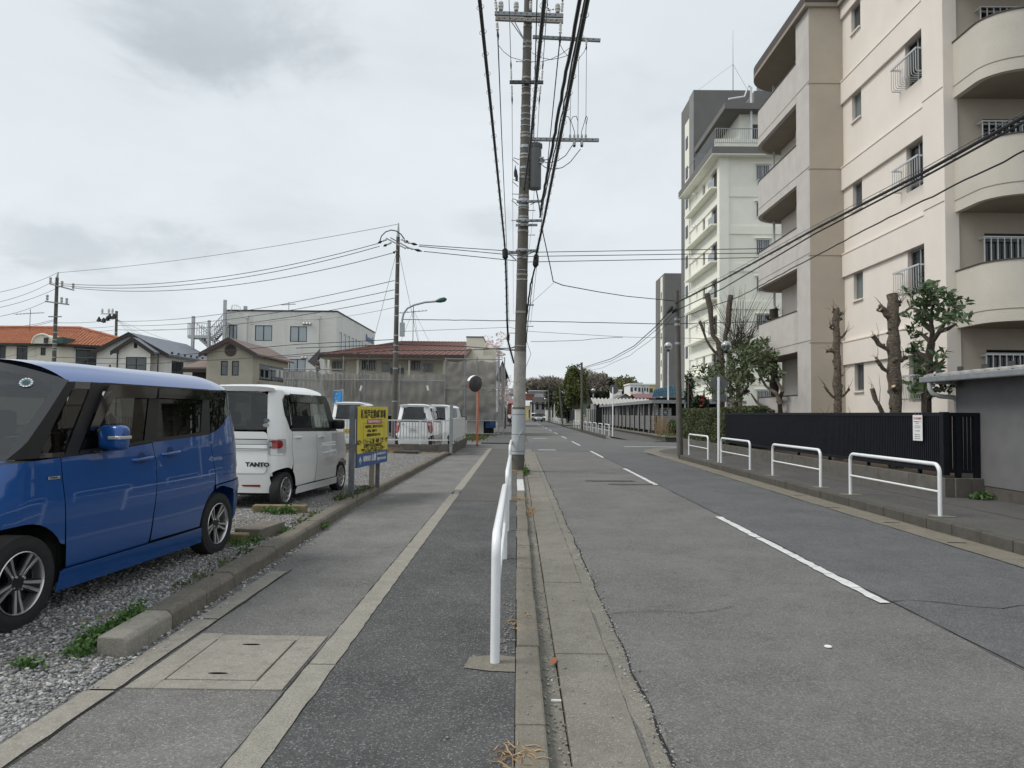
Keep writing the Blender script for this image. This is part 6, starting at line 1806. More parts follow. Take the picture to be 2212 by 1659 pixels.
while y < 34.2:
 L_ = 1.2
 bx(7.83, 8.0, y + .004, min(y + L_, 34.6) - .004, -.25, .45).build('wall_block', 'conc_wall', bf, .008); y += L_
for x0, x1 in ((8.004, 8.3), (8.308, 8.56)): bx(x0, x1, FY0 - .16, FY0 + .04, -.1, .448).build('wall_block', 'conc_wall', bf, .008)
bx(8.0, 10.1, FY0 + .1, 34.5, -.1, .40).build('garden_soil', 'soil', bf)
nt_ = thing('notice_board', 'white fly-tipping notice wired to the top of the black slat fence', 'notice', (7.85, 14.9, 1.6), world=True)
q = P(1996, 930, 0 + 13.9)
T = Matrix(((0, 0, -1, 7.835), (-1, 0, 0, 14.0), (0, 1, 0, 1.35), (0, 0, 0, 1)))
b = MB(); b.box(-.165, .165, -.25, .25, 0, .006, 0, T); b.build('board', 'paper_white', nt_)
for s, sz, yy, mt in (('不法投棄厳禁', .048, .18, 'ink_red'), ('この場所に廃棄物を捨てることを', .019, .12, 'ink_black'), ('禁止します', .022, .085, 'ink_black'), ('ごみを不法に投棄した者は', .018, .035, 'ink_black'), ('法律により処罰されます', .018, .0, 'ink_black'), ('松戸市・警察署', .02, -.06, 'ink_black'), ('連絡先  047-366-1111', .02, -.13, 'ink_black'), ('警察署  047-369-0110', .02, -.17, 'ink_black'), ('管理者  047-345-2222', .02, -.21, 'ink_black')):
 text_mesh(s, sz, mt, 'lettering', nt_, T @ Matrix.Translation((0, yy, .009)), ext=.0005)
for dx in (-.1, .02, .12):
 g = MB(); g.cyl(T @ V((dx, .23, .003)), T @ V((dx, .33, -.02)), .003, n=4); g.build('tie_wire', 'galv', nt_)

hg = thing('clipped_hedge', 'boxy clipped green hedge behind the slim corner pole', 'hedge', (8.3, 31, .4), world=True)
g_ = np.random.default_rng(3)
def box_surf(n, x0, x1, y0, y1, z0, z1):
 out = []
 A = [((y1 - y0) * (z1 - z0), 0), ((x1 - x0) * (z1 - z0), 1), ((x1 - x0) * (y1 - y0), 2)]
 tot = sum(a for a, _ in A)
 for a, k in A:
  m = int(n * a / tot); u, v, d = g_.uniform(0, 1, m), g_.uniform(0, 1, m), np.abs(g_.normal(0, .045, m))
  if k == 0: out.append(np.stack([x0 + d, y0 + u * (y1 - y0), z0 + v * (z1 - z0)], 1))
  if k == 1: out.append(np.stack([x0 + u * (x1 - x0), y0 + d, z0 + v * (z1 - z0)], 1))
  if k == 2: out.append(np.stack([x0 + u * (x1 - x0), y0 + v * (y1 - y0), z1 - d], 1))
 return np.concatenate(out)
pts = box_surf(26000, 7.92, 8.9, 27.15, 34.5, .45, 1.8)
pts[:, 2] += .03 * np.sin(pts[:, 1] * 3); pts[:, 0] += .05 * np.sin(pts[:, 1] * 2.3 + pts[:, 2] * 4)
place('foliage', leaf_mesh(pts, .075, 'leaf_hedge', 3, .55, .2, name='foliage'), hg)
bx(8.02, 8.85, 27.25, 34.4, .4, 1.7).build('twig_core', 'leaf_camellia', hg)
pts = box_surf(6000, 8.1, 8.8, 22.5, 27.15, 1.2, 1.86)
hg2 = thing('clipped_hedge', 'strip of dark hedge showing just above the left end of the black fence', 'hedge', (8.5, 25, .4), world=True)
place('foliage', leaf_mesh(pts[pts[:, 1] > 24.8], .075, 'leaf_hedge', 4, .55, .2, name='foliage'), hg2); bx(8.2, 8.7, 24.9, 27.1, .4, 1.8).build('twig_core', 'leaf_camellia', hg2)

def post_sign(name, label, x, y, z0, top, r=.03):
 t = thing(name, label, 'road sign', (x, y, z0), world=True)
 g = MB(); g.cyl((x, y, z0 - .05), (x, y, top), r, n=12); g.build('post', 'white_pipe', t); return t
dsn = post_sign('diamond_sign', 'white post with the back of a grey diamond road sign above the right pavement', 6.3, 22.35, .1, 2.76, .04)
g = MB(); s = .34; g.prism([(6.33 - s, 22.42, 2.56), (6.33, 22.42, 2.56 - s), (6.33 + s, 22.42, 2.56), (6.33, 22.42, 2.56 + s)], (0, .006, 0)); g.build('plate', 'sign_back', dsn)
bx(6.12, 6.56, 22.42, 22.426, 1.98, 2.2).build('sub_plate', 'sign_back', dsn, .01)
for z in (2.42, 2.68, 2.06): bx(6.25, 6.36, 22.36, 22.43, z - .02, z + .02).build('clamp', 'galv', dsn)
rs = post_sign('round_sign', 'white post with the back of a round grey road sign past the side street', 6.33, 47.4, .05, 3.35, .045)
g = MB(); g.lathe([(.0001, 0), (.3, 0), (.31, .012), (.0001, .012)], 28, (0, 0, 0), 0, Matrix.Translation((6.42, 47.5, 3.22)) @ Matrix.Rotation(R(-90), 4, 'X')); g.build('plate', 'sign_back', rs)
post_sign('plain_post', 'thin white sign post far along the right pavement near the vans', 6.1, 118, .05, 3.2, .06)

cmx = thing('convex_mirror', 'orange pole with the back of a round traffic mirror at the left corner', 'traffic mirror', (-1.98, 34.8, -.05), world=True)
mx = P(1031, 960, 34.8).x; zt = P(1033, 845, 34.8).z
g = MB(); g.cyl((mx, 34.8, -.1), (mx, 34.8, .0), .06, n=12); g.build('base_collar', 'steel_dark', cmx)
g = MB(); g.cyl((mx, 34.8, 0), (mx, 34.8, zt + .3), .045, n=12); g.build('post', 'orange_pole', cmx)
mc = P(1027, 829.5, 34.5); Tm = Matrix.Translation(mc) @ Matrix.Rotation(R(38), 4, 'Z') @ Matrix.Rotation(R(-84), 4, 'X')
g = MB(); g.lathe([(.0001, -.09), (.2, -.08), (.34, -.04), (.385, .0), (.39, .02)], 32, (0, 0, 0), 0, Tm); g.build('back_shell', 'steel_dark', cmx)
g = MB(); g.lathe([(.0001, .055), (.2, .045), (.385, .021)], 32, (0, 0, 0), 0, Tm); g.build('mirror_face', 'chrome', cmx)
g = MB(); n = 18
for i in range(n):
 t0, t1 = R(20 + 140 * i / n), R(20 + 140 * (i + 1) / n)
 q = [Tm @ V((.40 * math.cos(t) * 1, -.40 * math.sin(t), z)) for t, z in ((t0, -.03), (t1, -.03), (t1, .16), (t0, .16))]
 g.quad(*q)
ho = g.build('hood', 'sign_white', cmx); sm_ = ho.modifiers.new('solid', 'SOLIDIFY'); sm_.thickness = .012
g = MB(); g.tube([Tm @ V((.39 * math.cos(t), .39 * math.sin(t), .01)) for t in [i * math.pi / 12 for i in range(24)]], .012, 6, closed=True); g.build('rim', 'orange_pole', cmx)

P0, P1 = V((-2.715, 12.0, 0)), V((-2.52, 13.72, 0))
ps = thing('parking_sign', 'yellow and blue parking lot sign on two timber posts', 'sign', (-2.7, 12.8, .1), world=True)
dd = (P1 - P0); Wd = dd.length; dd.normalize(); nn = V((dd.y, -dd.x, 0))
Ts = Matrix(((dd.x, 0, nn.x, P0.x), (dd.y, 0, nn.y, P0.y), (0, 1, 0, .60), (0, 0, 0, 1)))
Hh = 1.045
b = MB(); b.box(0, Wd, 0, Hh, -.012, .014, 0, Ts); b.build('backing_board', 'wood_grey', ps)
b = MB(); b.box(0, Wd, .235, Hh, .0142, .02, 0, Ts); b.build('yellow_panel', 'sign_yellow', ps)
b = MB(); b.box(0, Wd, 0, .234, .0142, .02, 0, Ts); b.build('blue_panel', 'sign_blue', ps)
def stxt(s, x, y, sz, mt, sx=1.0, bold=.004, z=.022):
 return text_mesh(s, sz, mt, 'lettering', ps, Ts @ Matrix.Translation((x * Wd, y, z)), sx=sx, bold=bold, ext=.001)
stxt('新松戸北第8駐車場', .5, .90, .165, 'ink_black', 1.02, .005)
b = MB(); b.box(.28 * Wd, .78 * Wd, .735, .815, .0205, .0225, 0, Ts); b.build('red_strip', 'sign_red', ps)
stxt('契約者以外の駐車を禁じます', .53, .775, .05, 'sign_white', 1.2, .0015, .0235)
for (a0, a1, b0, b1) in ((.17, .28, .746, .75), (.78, .86, .746, .75), (.17, .86, .472, .476), (.17, .1723, .472, .75), (.8577, .86, .472, .75)):
 b = MB(); b.box(a0 * Wd, a1 * Wd, b0, b1, .0205, .0218, 0, Ts); b.build('border_line', 'ink_black', ps)
stxt('・無断駐車は、罰金を申し受けます。', .52, .685, .058, 'ink_black', 1.15, .0015)
stxt('・お車は、前向きで', .43, .61, .058, 'ink_black', 1.15, .0015)
stxt('・盗難事故の責任は負いません', .49, .535, .058, 'ink_black', 1.05, .0015)
stxt('新築・リフォーム工事・売買・賃貸・管理', .5, .42, .082, 'ink_black', 1.12, .003)
stxt('駐車場管理台数は3000台以上', .5, .345, .078, 'ink_black', 1.05, .003)
stxt('不動産のことなら、駐車場・賃貸アパートの管理まで', .5, .288, .042, 'ink_black', 1.35, .001)
stxt('お一人様のご相談から、ぜひお気軽にご相談ください', .5, .252, .036, 'ink_black', 1.35, .001)
stxt('有限会社', .30, .125, .105, 'sign_white', 1.0, .003)
stxt('山善', .52, .125, .135, 'sign_white', 1.0, .004)
stxt('松戸市新松戸北2丁目', .78, .175, .05, 'sign_white', 1.15, .001)
stxt('☎047-344-2516', .79, .085, .064, 'sign_white', 1.2, .002)
b = MB()
for q in (((.09, .19), (.045, .10), (.06, .09), (.09, .15), (.12, .09), (.135, .10)), ((.082, .16), (.082, .05), (.098, .05), (.098, .16))):
 b.poly([Ts @ V((x * Wd, y, .0225)) for x, y in q])
b.build('emblem', 'sign_white', ps)
def tpost(x, y, z1, w, mat, nm='post'):
 bx(x - w / 2, x + w / 2, y - w / 2, y + w / 2, -.05, z1).build(nm, mat, ps, .006)
tpost(-2.775, 11.95, 1.645, .085, 'wood_grey'); tpost(-2.72, 13.36, 1.2, .085, 'wood_pale'); tpost(-2.64, 13.5, 1.2, .07, 'wood_grey')

bwl = thing('block_wall', 'low concrete block wall with white steel railing at the end of the gravel lot', 'wall', (-6, 26, 0), world=True)
WX0, WX1, WYn = -15.5, -2.42, 26.0
for row in range(2):
 x = WX0 - (.2 if row else 0)
 while x < WX1 - .02:
  x1 = min(x + .4, WX1)
  if x1 - x > .06: bx(max(x, WX0) + .004, x1 - .004, WYn, WYn + .12, -.02 + row * .2, .176 + row * .2).build('wall_block', 'conc_wall', bwl, .006)
  x += .4
bx(WX0, WX1 - .012, WYn + .012, WYn + .11, -.02, .372).build('mortar', 'conc_dark', bwl)
y = WYn + .13
while y < 33.5:
 for row in range(2):
  bx(WX1 - .12, WX1, y + .004, y + .396, -.02 + row * .2, .176 + row * .2).build('wall_block', 'conc_wall', bwl, .006)
 y += .4
rail_top = 1.28
bx(WX0, WX1 - .1, WYn + .04, WYn + .08, rail_top - .05, rail_top).build('top_rail', 'alu_pale', bwl)
bx(WX0, WX1 - .1, WYn + .045, WYn + .075, .52, .56).build('bottom_rail', 'white_steel', bwl)
bm2 = bx(-.011, .011, -.011, .011, .54, rail_top - .02).mesh('bar', 'alu')  # white railing bars in grey: their shade is put into the colour
x = WX0 + .1
while x < WX1 - .15:
 place('bar', bm2, bwl, Matrix.Translation((x, WYn + .06, 0))); x += .109
pm2 = bx(-.025, .025, -.025, .025, .37, rail_top - .01).mesh('post', 'white_steel')
for x in (-13.5, -11.5, -9.5, -7.5, -5.5, -3.55): place('post', pm2, bwl, Matrix.Translation((x, WYn + .06, 0)))
bx(WX1 - .09, WX1 - .03, WYn + .15, 33.4, .52, rail_top).build('side_panel', 'white_steel', bwl)
bx(WX1 - .12, WX1 - .02, WYn + .14, 33.45, rail_top, rail_top + .05).build('top_rail', 'white_steel', bwl)
for y in (27.2, 29.2, 31.2, 33.2): bx(WX1 - .05, WX1 - .0, y - .03, y + .03, .37, .55).build('post', 'white_steel', bwl)
gp = thing('steel_stake', 'galvanised steel stake strapped to the corner of the block wall', 'post', (-2.36, 25.9, 0), world=True)
bx(-2.47, -2.35, 25.9, 25.97, .08, 1.85).build('channel', 'galv_grey', gp, .004); bx(-2.44, -2.38, 25.86, 25.9, .1, .3).build('clip', 'galv', gp)
fw = thing('white_gate_fence', 'short white railing on a dark kerb across the lot entrance', 'fence', (-3, 37, 0), world=True)
bx(-3.55, -1.75 - .9, 37.4, 37.55, -.1, .34).build('base', 'conc_wall', fw)
for z in (.5, 1.28): bx(-3.5, -2.68, 37.45, 37.5, z - .03, z + .03).build('rail', 'white_steel', fw)
for i in range(8): bx(-3.5 + i * .115 - .015, -3.5 + i * .115 + .015, 37.46, 37.49, .45, 1.3).build('bar', 'white_steel', fw)
bn = thing('blue_banner', 'small bright blue banner behind the parked white cars', 'banner', (P(731, 860, 33).x, 33, 0), world=True)
a, b = P(721.5, 846, 33), P(739.5, 873, 33)
g = MB(); vs = []
for j in range(9):
 for i in range(9):
  s, t = i / 8, j / 8; vs.append((a.x + (b.x - a.x) * s, 33 + .05 * math.sin(s * 5 + t * 2), a.z + .04 * s - 1.6 * t))
g.add(vs, [(j * 9 + i, (j + 1) * 9 + i, (j + 1) * 9 + i + 1, j * 9 + i + 1) for j in range(8) for i in range(8)], 0, True); g.build('cloth', 'blue_cloth', bn)
g = MB(); g.cyl((b.x + .02, 33, 0), (b.x + .02, 33, a.z + .12), .014, n=6); g.cyl((a.x, 33, a.z + .05), (b.x + .03, 33, a.z + .08), .01, n=6); g.build('pole', 'white_steel', bn)
for i, ch in enumerate('ナビ予約'): text_mesh(ch, .15, 'sign_white', 'lettering', bn, Matrix.Translation((a.x + .13, 32.93, a.z - .14 - i * .17)) @ Matrix.Rotation(R(90), 4, 'X'), ext=.002)

pl = thing('planter_wall', 'low dark planter wall at the far corner of the side street', 'wall', (8.8, 42, 0), world=True)
bx(8.75, 9.0, 42.2, 75, -.2, .22).build('wall', 'conc_dark', pl); bx(8.7, 9.02, 42.1, 75, .22, .3).build('coping', 'conc_kerb', pl)
bx(9.0, 30, 42.2, 42.45, -.2, .2).build('wall', 'conc_dark', pl); bx(9.02, 30, 42.1, 42.46, .22, .3).build('coping', 'conc_light', pl)
bx(9.01, 30, 42.47, 100, -.2, .24).build('soil_bed', 'soil', pl)
mf = thing('mesh_fence', 'tall black steel mesh fence in front of the bicycle shed', 'fence', (9.1, 60, .2), world=True)
MFX = 9.15
def mesh_panel(x0, y0, x1, y1, z0, z1):
 g = MB(); a, b = V((x0, y0, 0)), V((x1, y1, 0)); L_ = (b - a).length; k = int(L_ / .11); d = (b - a).normalized(); s = V((-d.y, d.x, 0)) * .004
 for i in range(k):
  p = a.lerp(b, (i + .5) / k); e_ = d * .005
  g.quad(p - e_ + V((0, 0, z0)), p + e_ + V((0, 0, z0)), p + e_ + V((0, 0, z1)), p - e_ + V((0, 0, z1)))
 for j in range(13):
  z = z0 + (z1 - z0) * j / 12; g.quad(a + V((0, 0, z - .005)), b + V((0, 0, z - .005)), b + V((0, 0, z + .005)), a + V((0, 0, z + .005)))
 o = g.build('mesh_panel', 'black_fence', mf); return o
ys = [49 + 2.25 * i for i in range(21)]
for a, b in zip(ys, ys[1:]): mesh_panel(MFX, a, MFX, b, .3, 2.1)
for y in ys: bx(MFX - .035, MFX + .035, y - .035, y + .035, .15, 2.15).build('post', 'black_fence', mf)
mesh_panel(MFX, 49, 20, 49, .3, 2.1)
bx(MFX + .25, MFX + .32, 48.97, 49.03, .15, 2.15).build('post', 'black_fence', mf)
for i in range(1, 5): bx(MFX + 2.25 * i - .035, MFX + 2.25 * i + .035, 48.96, 49.04, .15, 2.15).build('post', 'black_fence', mf)
bs_ = thing('bicycle_shed', 'long grey bicycle shed with flat dark eaves behind the mesh fence', 'shed', (11, 60, .2), world=True)
bx(9.45, 16, 50, 82, 2.42, 2.58).build('roof', 'steel_paint_grey', bs_)
bx(9.40, 9.46, 49.9, 82, 2.36, 2.6).build('eave', 'galv_grey', bs_); bx(9.4, 16, 49.84, 49.9, 2.36, 2.6).build('eave', 'galv_grey', bs_)
for i in range(15):
 y = 50.2 + i * 2.2
 bx(9.62, 9.72, y - .05, y + .05, .1, 2.42).build('post', 'steel_paint_grey', bs_)
 if i < 14: bx(9.66, 9.68, y + .08, y + 2.12, .45, 1.5).build('wall_panel', 'house_grey', bs_)
 if i < 14: bx(9.9, 9.95, y + .08, y + 2.12, 1.52, 2.35).build('upper_panel', 'dark_board' if i % 3 else 'house_grey', bs_)
for i in range(3): bx(9.8 + i * 2.1, 11.8 + i * 2.1, 50.1, 50.13, .45, 1.5).build('wall_panel', 'house_grey', bs_)
for i in range(4): bx(10.1 + i * 1.6, 10.2 + i * 1.6, 50.0, 50.1, .1, 2.42).build('post', 'steel_paint_grey', bs_)
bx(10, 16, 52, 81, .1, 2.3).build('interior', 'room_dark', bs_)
cr = thing('corrugated_shed', 'pale corrugated roof shed behind the mesh fence', 'shed', (13, 88, 0), world=True)
xa, xb = P(1283, 880, 86).x, P(1413, 880, 86).x; za, zb = P(1340, 874, 86).z, P(1340, 861, 90).z
mb = MB(); n = 96; wv = lambda i: .09 * math.sin(i * 2 * math.pi / 6)
for i in range(n):
 x0, x1 = xa + (xb - xa) * i / n, xa + (xb - xa) * (i + 1) / n
 mb.add([(x0, 86, za + wv(i)), (x1, 86, za + wv(i + 1)), (x1, 90, zb + wv(i + 1)), (x0, 90, zb + wv(i))], [(0, 1, 2, 3)], 0, True)
mb.build('roof', 'shed_roof', cr)
bx(xa + .3, xb, 86.4, 90, 0, za - .15).build('wall', 'room_dark', cr); bx(xa, xa + .3, 86.2, 90, 0, za + .1).build('end_wall', 'house_grey', cr)
bc = thing('blue_canopy', 'dark blue tiled canopy roof behind the globe lamp', 'canopy', (11.6, 57, 3), world=True)
A = [P(1409, 858, 57), P(1440, 856, 57), P(1446, 834, 57.5), P(1414, 842, 57.5)]
g = MB(); g.prism(A, (0, .5, 0)); g.build('roof_slope', 'blue_sheet', bc)
B = [P(1441, 856, 57), P(1475, 856, 57), P(1470, 833, 57.6), P(1447, 833.5, 57.6)]
g = MB(); g.prism(B, (0, .5, 0)); g.build('roof_slope', 'blue_sheet', bc)
for q in (A, B):
 for i in range(9):
  t = i / 8; g = MB(); g.tube([q[0].lerp(q[1], t) + V((0, -.02, 0)), q[3].lerp(q[2], t) + V((0, -.02, 0))], .035, 5); g.build('roof_rib', 'blue_sheet', bc)
 for t in (.3, .6): g = MB(); g.tube([q[0].lerp(q[3], t) + V((0, -.03, 0)), q[1].lerp(q[2], t) + V((0, -.03, 0))], .03, 5); g.build('roof_rib', 'blue_sheet', bc)
bx(A[0].x + .4, A[0].x + 3.2, 57.6, 58, 0, A[0].z).build('support', 'dark_board', bc)
def globe_lamp(label, x, y, z0, zc, r=.28):
 t = thing('globe_lamp', label, 'lamp post', (x, y, z0), world=True, group='globe lamps in the estate garden')
 g = MB(); g.cyl((x, y, z0), (x, y, zc - r - .1), .06, .045, n=10); g.build('post', 'white_steel', t)
 g = MB(); g.lathe([(.05, -r - .12), (.1, -r - .1), (.12, -r * .9)], 12, (x, y, zc)); g.build('neck', 'black_plastic', t)
 g = MB(); g.sphere((x, y, zc), r, 24, 16); g.build('globe', 'globe', t)
 g = MB(); k = 8; g.lathe([(r * .97 * math.cos(R(a)), r * .97 * math.sin(R(a))) for a in range(5, 90, 14)] + [(.0001, r * .97)], 20, (x, y, zc)); g.build('reflector', 'sign_white', t)
 g = MB(); g.lathe([(.04, -r * .9), (.05, -.05), (.0001, .02)], 8, (x, y, zc)); g.build('bulb', 'lamp_glass', t)
 return t
q = P(1443.5, 747.5, 51); gl_ = globe_lamp('tall globe lamp behind the slim pole with a white notice on its post', q.x, 51, .2, q.z)
q2 = P(1437.5, 891, 50.8); nb = thing('lamp_notice', 'white notice with a dark emblem fixed to the globe lamp post', 'notice', (q2.x, 50.8, q2.z), world=True)
bx(q2.x - .42, q2.x + .42, 50.82, 50.84, q2.z - .32, q2.z + .32).build('board', 'paper_white', nb)
g = MB(); g.tube([(q2.x + .17 * math.cos(t), 50.81, q2.z + .19 * math.sin(t)) for t in [i * math.pi / 8 for i in range(16)]], .035, 6, closed=True); g.build('emblem', 'sign_back', nb)
for s, dz in (('関係者以外', .24), ('立入禁止', -.25)): text_mesh(s, .12, 'ink_black', 'lettering', nb, Matrix.Translation((q2.x, 50.815, q2.z + dz)) @ Matrix.Rotation(R(90), 4, 'X'), ext=.002)
q = P(1568.6, 747, 30); globe_lamp('globe lamp standing among the pruned trees before the white block', q.x, 30, .3, q.z, .21)
q = P(1281.5, 843.5, 96); globe_lamp('globe lamp above the far end of the corrugated shed', q.x, 96, .2, q.z)
q = P(1255, 860.5, 131); globe_lamp('small double-glinting globe lamp in front of the tall evergreen', q.x, 131, .2, q.z)
q = P(1178, 862, 158); globe_lamp('tiniest globe lamp near the white vans', q.x, 158, .2, q.z)
def stop(label, x0, x1, y0, y1, h, rz, mat):
 t = thing('wheel_stop', label, 'wheel stop', ((x0 + x1) / 2, (y0 + y1) / 2, .09), rz)
 L_, w = x1 - x0, y1 - y0
 bx(-L_ / 2, L_ / 2, -w / 2, w / 2, -.02, h).build('block', mat, t, .012); return t
stop('timber wheel stop behind the rear wheel of the white minicar', -3.78, -3.02, 10.2, 10.34, .11, R(1), 'timber_block')
stop('mossy concrete wheel block behind the blue minivan', -3.15, -2.83, 8.05, 8.65, .13, R(-8), 'conc_lot')
stop('yellowed wheel block against the rear tyre of the blue minivan', -3.3, -2.98, 7.86, 8.0, .1, R(-4), 'timber_block')

# ---------------------------------------------------------------- cars
def itp(tab, z):
 if z <= tab[0][0]: return tab[0][1]
 for (a, p), (b, q) in zip(tab, tab[1:]):
  if z <= b: return p + (q - p) * (z - a) / (b - a)
 return tab[-1][1]

class Car:
 """body skin S(u, z): u runs along the side (u = x), round the corners and across the ends"""
 def __init__(s, name, label, loc, heading, hw, wtab, xr0, rtab, xf0, ftab, paint, zr, crown, group=None, cat='car', br=.22, bf=.45, c=.34, taper=.05):
  s.root = thing(name, label, cat, loc, heading, group); s.sh = 0.0
  s.hw, s.wt, s.xr0, s.rt, s.xf0, s.ft = hw, wtab, xr0, rtab, xf0, ftab
  s.paint, s.zr, s.crown, s.br, s.bf, s.c, s.tp = paint, zr, crown, br, bf, c, taper
 def w(s, u, z):
  return s.hw + itp(s.wt, z) - s.tp * (min(1.25, abs(u) / 1.7)) ** 3
 def S(s, u, z):
  c = s.c; ucr = s.xr0 - c - (s.hw - s.br); ucf = s.xf0 + c + (s.hw - s.bf)
  if u < ucr:
   p = s.S(2 * ucr - u, z); return Vector((p.x, -p.y, z))
  if u > ucf:
   p = s.S(2 * ucf - u, z); return Vector((p.x, -p.y, z))
  if s.xr0 <= u <= s.xf0: return Vector((u - s.sh * max(0, z - 1.15) * (1.25 - u * .2), s.w(u, z), z))
  if u < s.xr0: x0, b, w, sg, e, tb = s.xr0, s.br, s.w(s.xr0, z), -1, s.xr0 - u, s.rt
  else: x0, b, w, sg, e, tb = s.xf0, s.bf, s.w(s.xf0, z), 1, u - s.xf0, s.ft
  a = abs(itp(tb, z) - x0)
  if e <= c:
   t = e / c * math.pi / 2
   return Vector((x0 + sg * a * math.sin(t), w - b * (1 - math.cos(t)), z))
  y = (w - b) * (1 - (e - c) / (s.hw - b)); k = y / (w - b)
  return Vector((x0 + sg * (a + .035 * (1 - k * k)), y, z))
 def ur(s, y):
  """u on the rear face for lateral position y"""
  c = s.c; ucr = s.xr0 - c - (s.hw - s.br); a = abs(y)
  if a <= s.hw - s.br: u = s.xr0 - c - (s.hw - s.br - a)
  else: u = s.xr0 - c * math.acos(max(-1, min(1, 1 - (s.hw - a) / s.br))) / (math.pi / 2)
  return u if y >= 0 else 2 * ucr - u
 def uf(s, y):
  c = s.c; ucf = s.xf0 + c + (s.hw - s.bf); a = abs(y)
  if a <= s.hw - s.bf: u = s.xf0 + c + (s.hw - s.bf - a)
  else: u = s.xf0 + c * math.acos(max(-1, min(1, 1 - (s.hw - a) / s.bf))) / (math.pi / 2)
  return u if y >= 0 else 2 * ucf - u
 def panel(s, poly, name, mat, off=0.0, sides=(1, -1), parent=None, step=.075, th=0.0):
  bm = bmesh.new()
  f = bm.faces.new([bm.verts.new((u, z, 0)) for u, z in poly])
  us = [u for u, _ in poly]; zs = [z for _, z in poly]
  for k in range(math.ceil(min(us) / step), math.floor(max(us) / step) + 1):
   bmesh.ops.bisect_plane(bm, geom=bm.verts[:] + bm.edges[:] + bm.faces[:], plane_co=(k * step, 0, 0), plane_no=(1, 0, 0))
  for k in range(math.ceil(min(zs) / step), math.floor(max(zs) / step) + 1):
   bmesh.ops.bisect_plane(bm, geom=bm.verts[:] + bm.edges[:] + bm.faces[:], plane_co=(0, k * step, 0), plane_no=(0, 1, 0))
  bmesh.ops.triangulate(bm, faces=[f for f in bm.faces if len(f.verts) > 4])
  bm.verts.index_update()
  V2 = [(v.co.x, v.co.y) for v in bm.verts]; F2 = [tuple(v.index for v in f.verts) for f in bm.faces]
  bm.free()
  e = .004; P3 = []
  for u, z in V2:
   p = s.S(u, z); n = (s.S(u + e, z) - s.S(u - e, z)).cross(s.S(u, z + e) - s.S(u, z - e))
   n = n.normalized() if n.length > 1e-12 else Vector((0, 1, 0))
   if n.dot(Vector((p.x * .3, p.y, 0))) < 0: n = -n
   P3.append(p + n * off)
  outs = []
  for sd in sides:
   Q3 = [Vector((p.x, p.y * sd, p.z)) for p in P3]; f0 = max(F2, key=lambda f: (Q3[f[1]] - Q3[f[0]]).cross(Q3[f[2]] - Q3[f[0]]).length)
   nn = (Q3[f0[1]] - Q3[f0[0]]).cross(Q3[f0[2]] - Q3[f0[0]]); cc = Q3[f0[0]]
   mb = MB(); mb.add(Q3, F2 if nn.dot(Vector((cc.x * .3, cc.y, 0))) > 0 else [f[::-1] for f in F2], 0, True)
   me = mb.mesh(name, mat)
   o = place(name, me, parent or s.root)
   if th:
    m = o.modifiers.new('solid', 'SOLIDIFY'); m.thickness = th; m.offset = 0
   outs.append(o)
  return outs
 def roof(s, xfr, xrr, bow=.16, name='roof', mat=None, p=5.0, drop=(.05, .02), ns=28, nt_=24):
  mb = MB(); vs = []
  for j in range(nt_ + 1):
   t = j / nt_
   for i in range(ns + 1):
    k = -1 + 2 * i / ns
    k = math.sin(k * math.pi / 2) if abs(k) > 0 else 0
    ab = abs(k)
    xr = xrr + (ab ** 8) * .16; xf = xfr + bow * (1 - k * k)
    x = xr + (xf - xr) * t
    yw = s.w(x, s.zr)
    if t < .12: yw -= (.12 - t) * .35
    z = s.zr + s.crown * (1 - ab ** p) - drop[0] * max(0, (.18 - t) / .18) ** 2 * (1 - ab ** p) - drop[1] * max(0, (t - .75) / .25) ** 2 * (1 - ab ** p)
    vs.append((x, k * yw, z))
  n = ns + 1
  mb.add(vs, [(j * n + i, (j + 1) * n + i, (j + 1) * n + i + 1, j * n + i + 1) for j in range(nt_) for i in range(ns)], 0, True)
  o = mb.build(name, mat or s.paint, s.root); return o
 def windshield(s, bot, top, bowb=.28, bowt=.16, name='windshield', mat='car_clear', k0=1.0, off=0.0, dz=.09, border=None):
  """bot, top: (x, z, half width) of the pillar line"""
  def pt(k, t):
   x = bot[0] + (top[0] - bot[0]) * t; z = bot[1] + (top[1] - bot[1]) * t; w = bot[2] + (top[2] - bot[2]) * t
   b = bowb + (bowt - bowb) * t
   return Vector((x + b * (1 - k * k), k * w, z + (dz * t - .02 * (1 - t)) * (1 - k * k))) + Vector((off, 0, off * .8))
  def patch(ka, kb, ta, tb, nm, mt, n=18, m=10):
   mb = MB(); vs = [pt(ka + (kb - ka) * i / n, ta + (tb - ta) * j / m) for j in range(m + 1) for i in range(n + 1)]
   mb.add(vs, [(j * (n + 1) + i, j * (n + 1) + i + 1, (j + 1) * (n + 1) + i + 1, (j + 1) * (n + 1) + i) for j in range(m) for i in range(n)], 0, True)
   return mb.build(nm, mt, s.root)
  g = patch(-.93, .93, .06, .94, name, mat)
  for q in ((-1, 1, -.02, .06), (-1, 1, .94, 1.02), (-1, -.93, .06, .94), (.93, 1, .06, .94)): patch(*q, 'windshield_border', 'gloss_black')
  s.ws = pt
  return g
 def wheel(s, x, y, r, w, spokes, rim='rim_alu', style='twin', rr=.66):
  sd = 1 if y > 0 else -1
  T = Matrix.Translation((x, y, r)) @ Matrix.Rotation(R(-90 * sd), 4, 'X')   # local z points outwards
  mb = MB(); R_ = r; ri = r * rr
  mb.lathe([(ri, -w), (R_ * .93, -w), (R_, -w * .85), (R_, -w * .16), (R_ * .985, -w * .06), (R_ * .94, -.012), (R_ * .86, -.004), (ri * 1.06, -.006), (ri, -.014)], 40, (0, 0, 0), 0, T, caps=False)
  ty = mb.build('wheel', 'tyre', s.root)
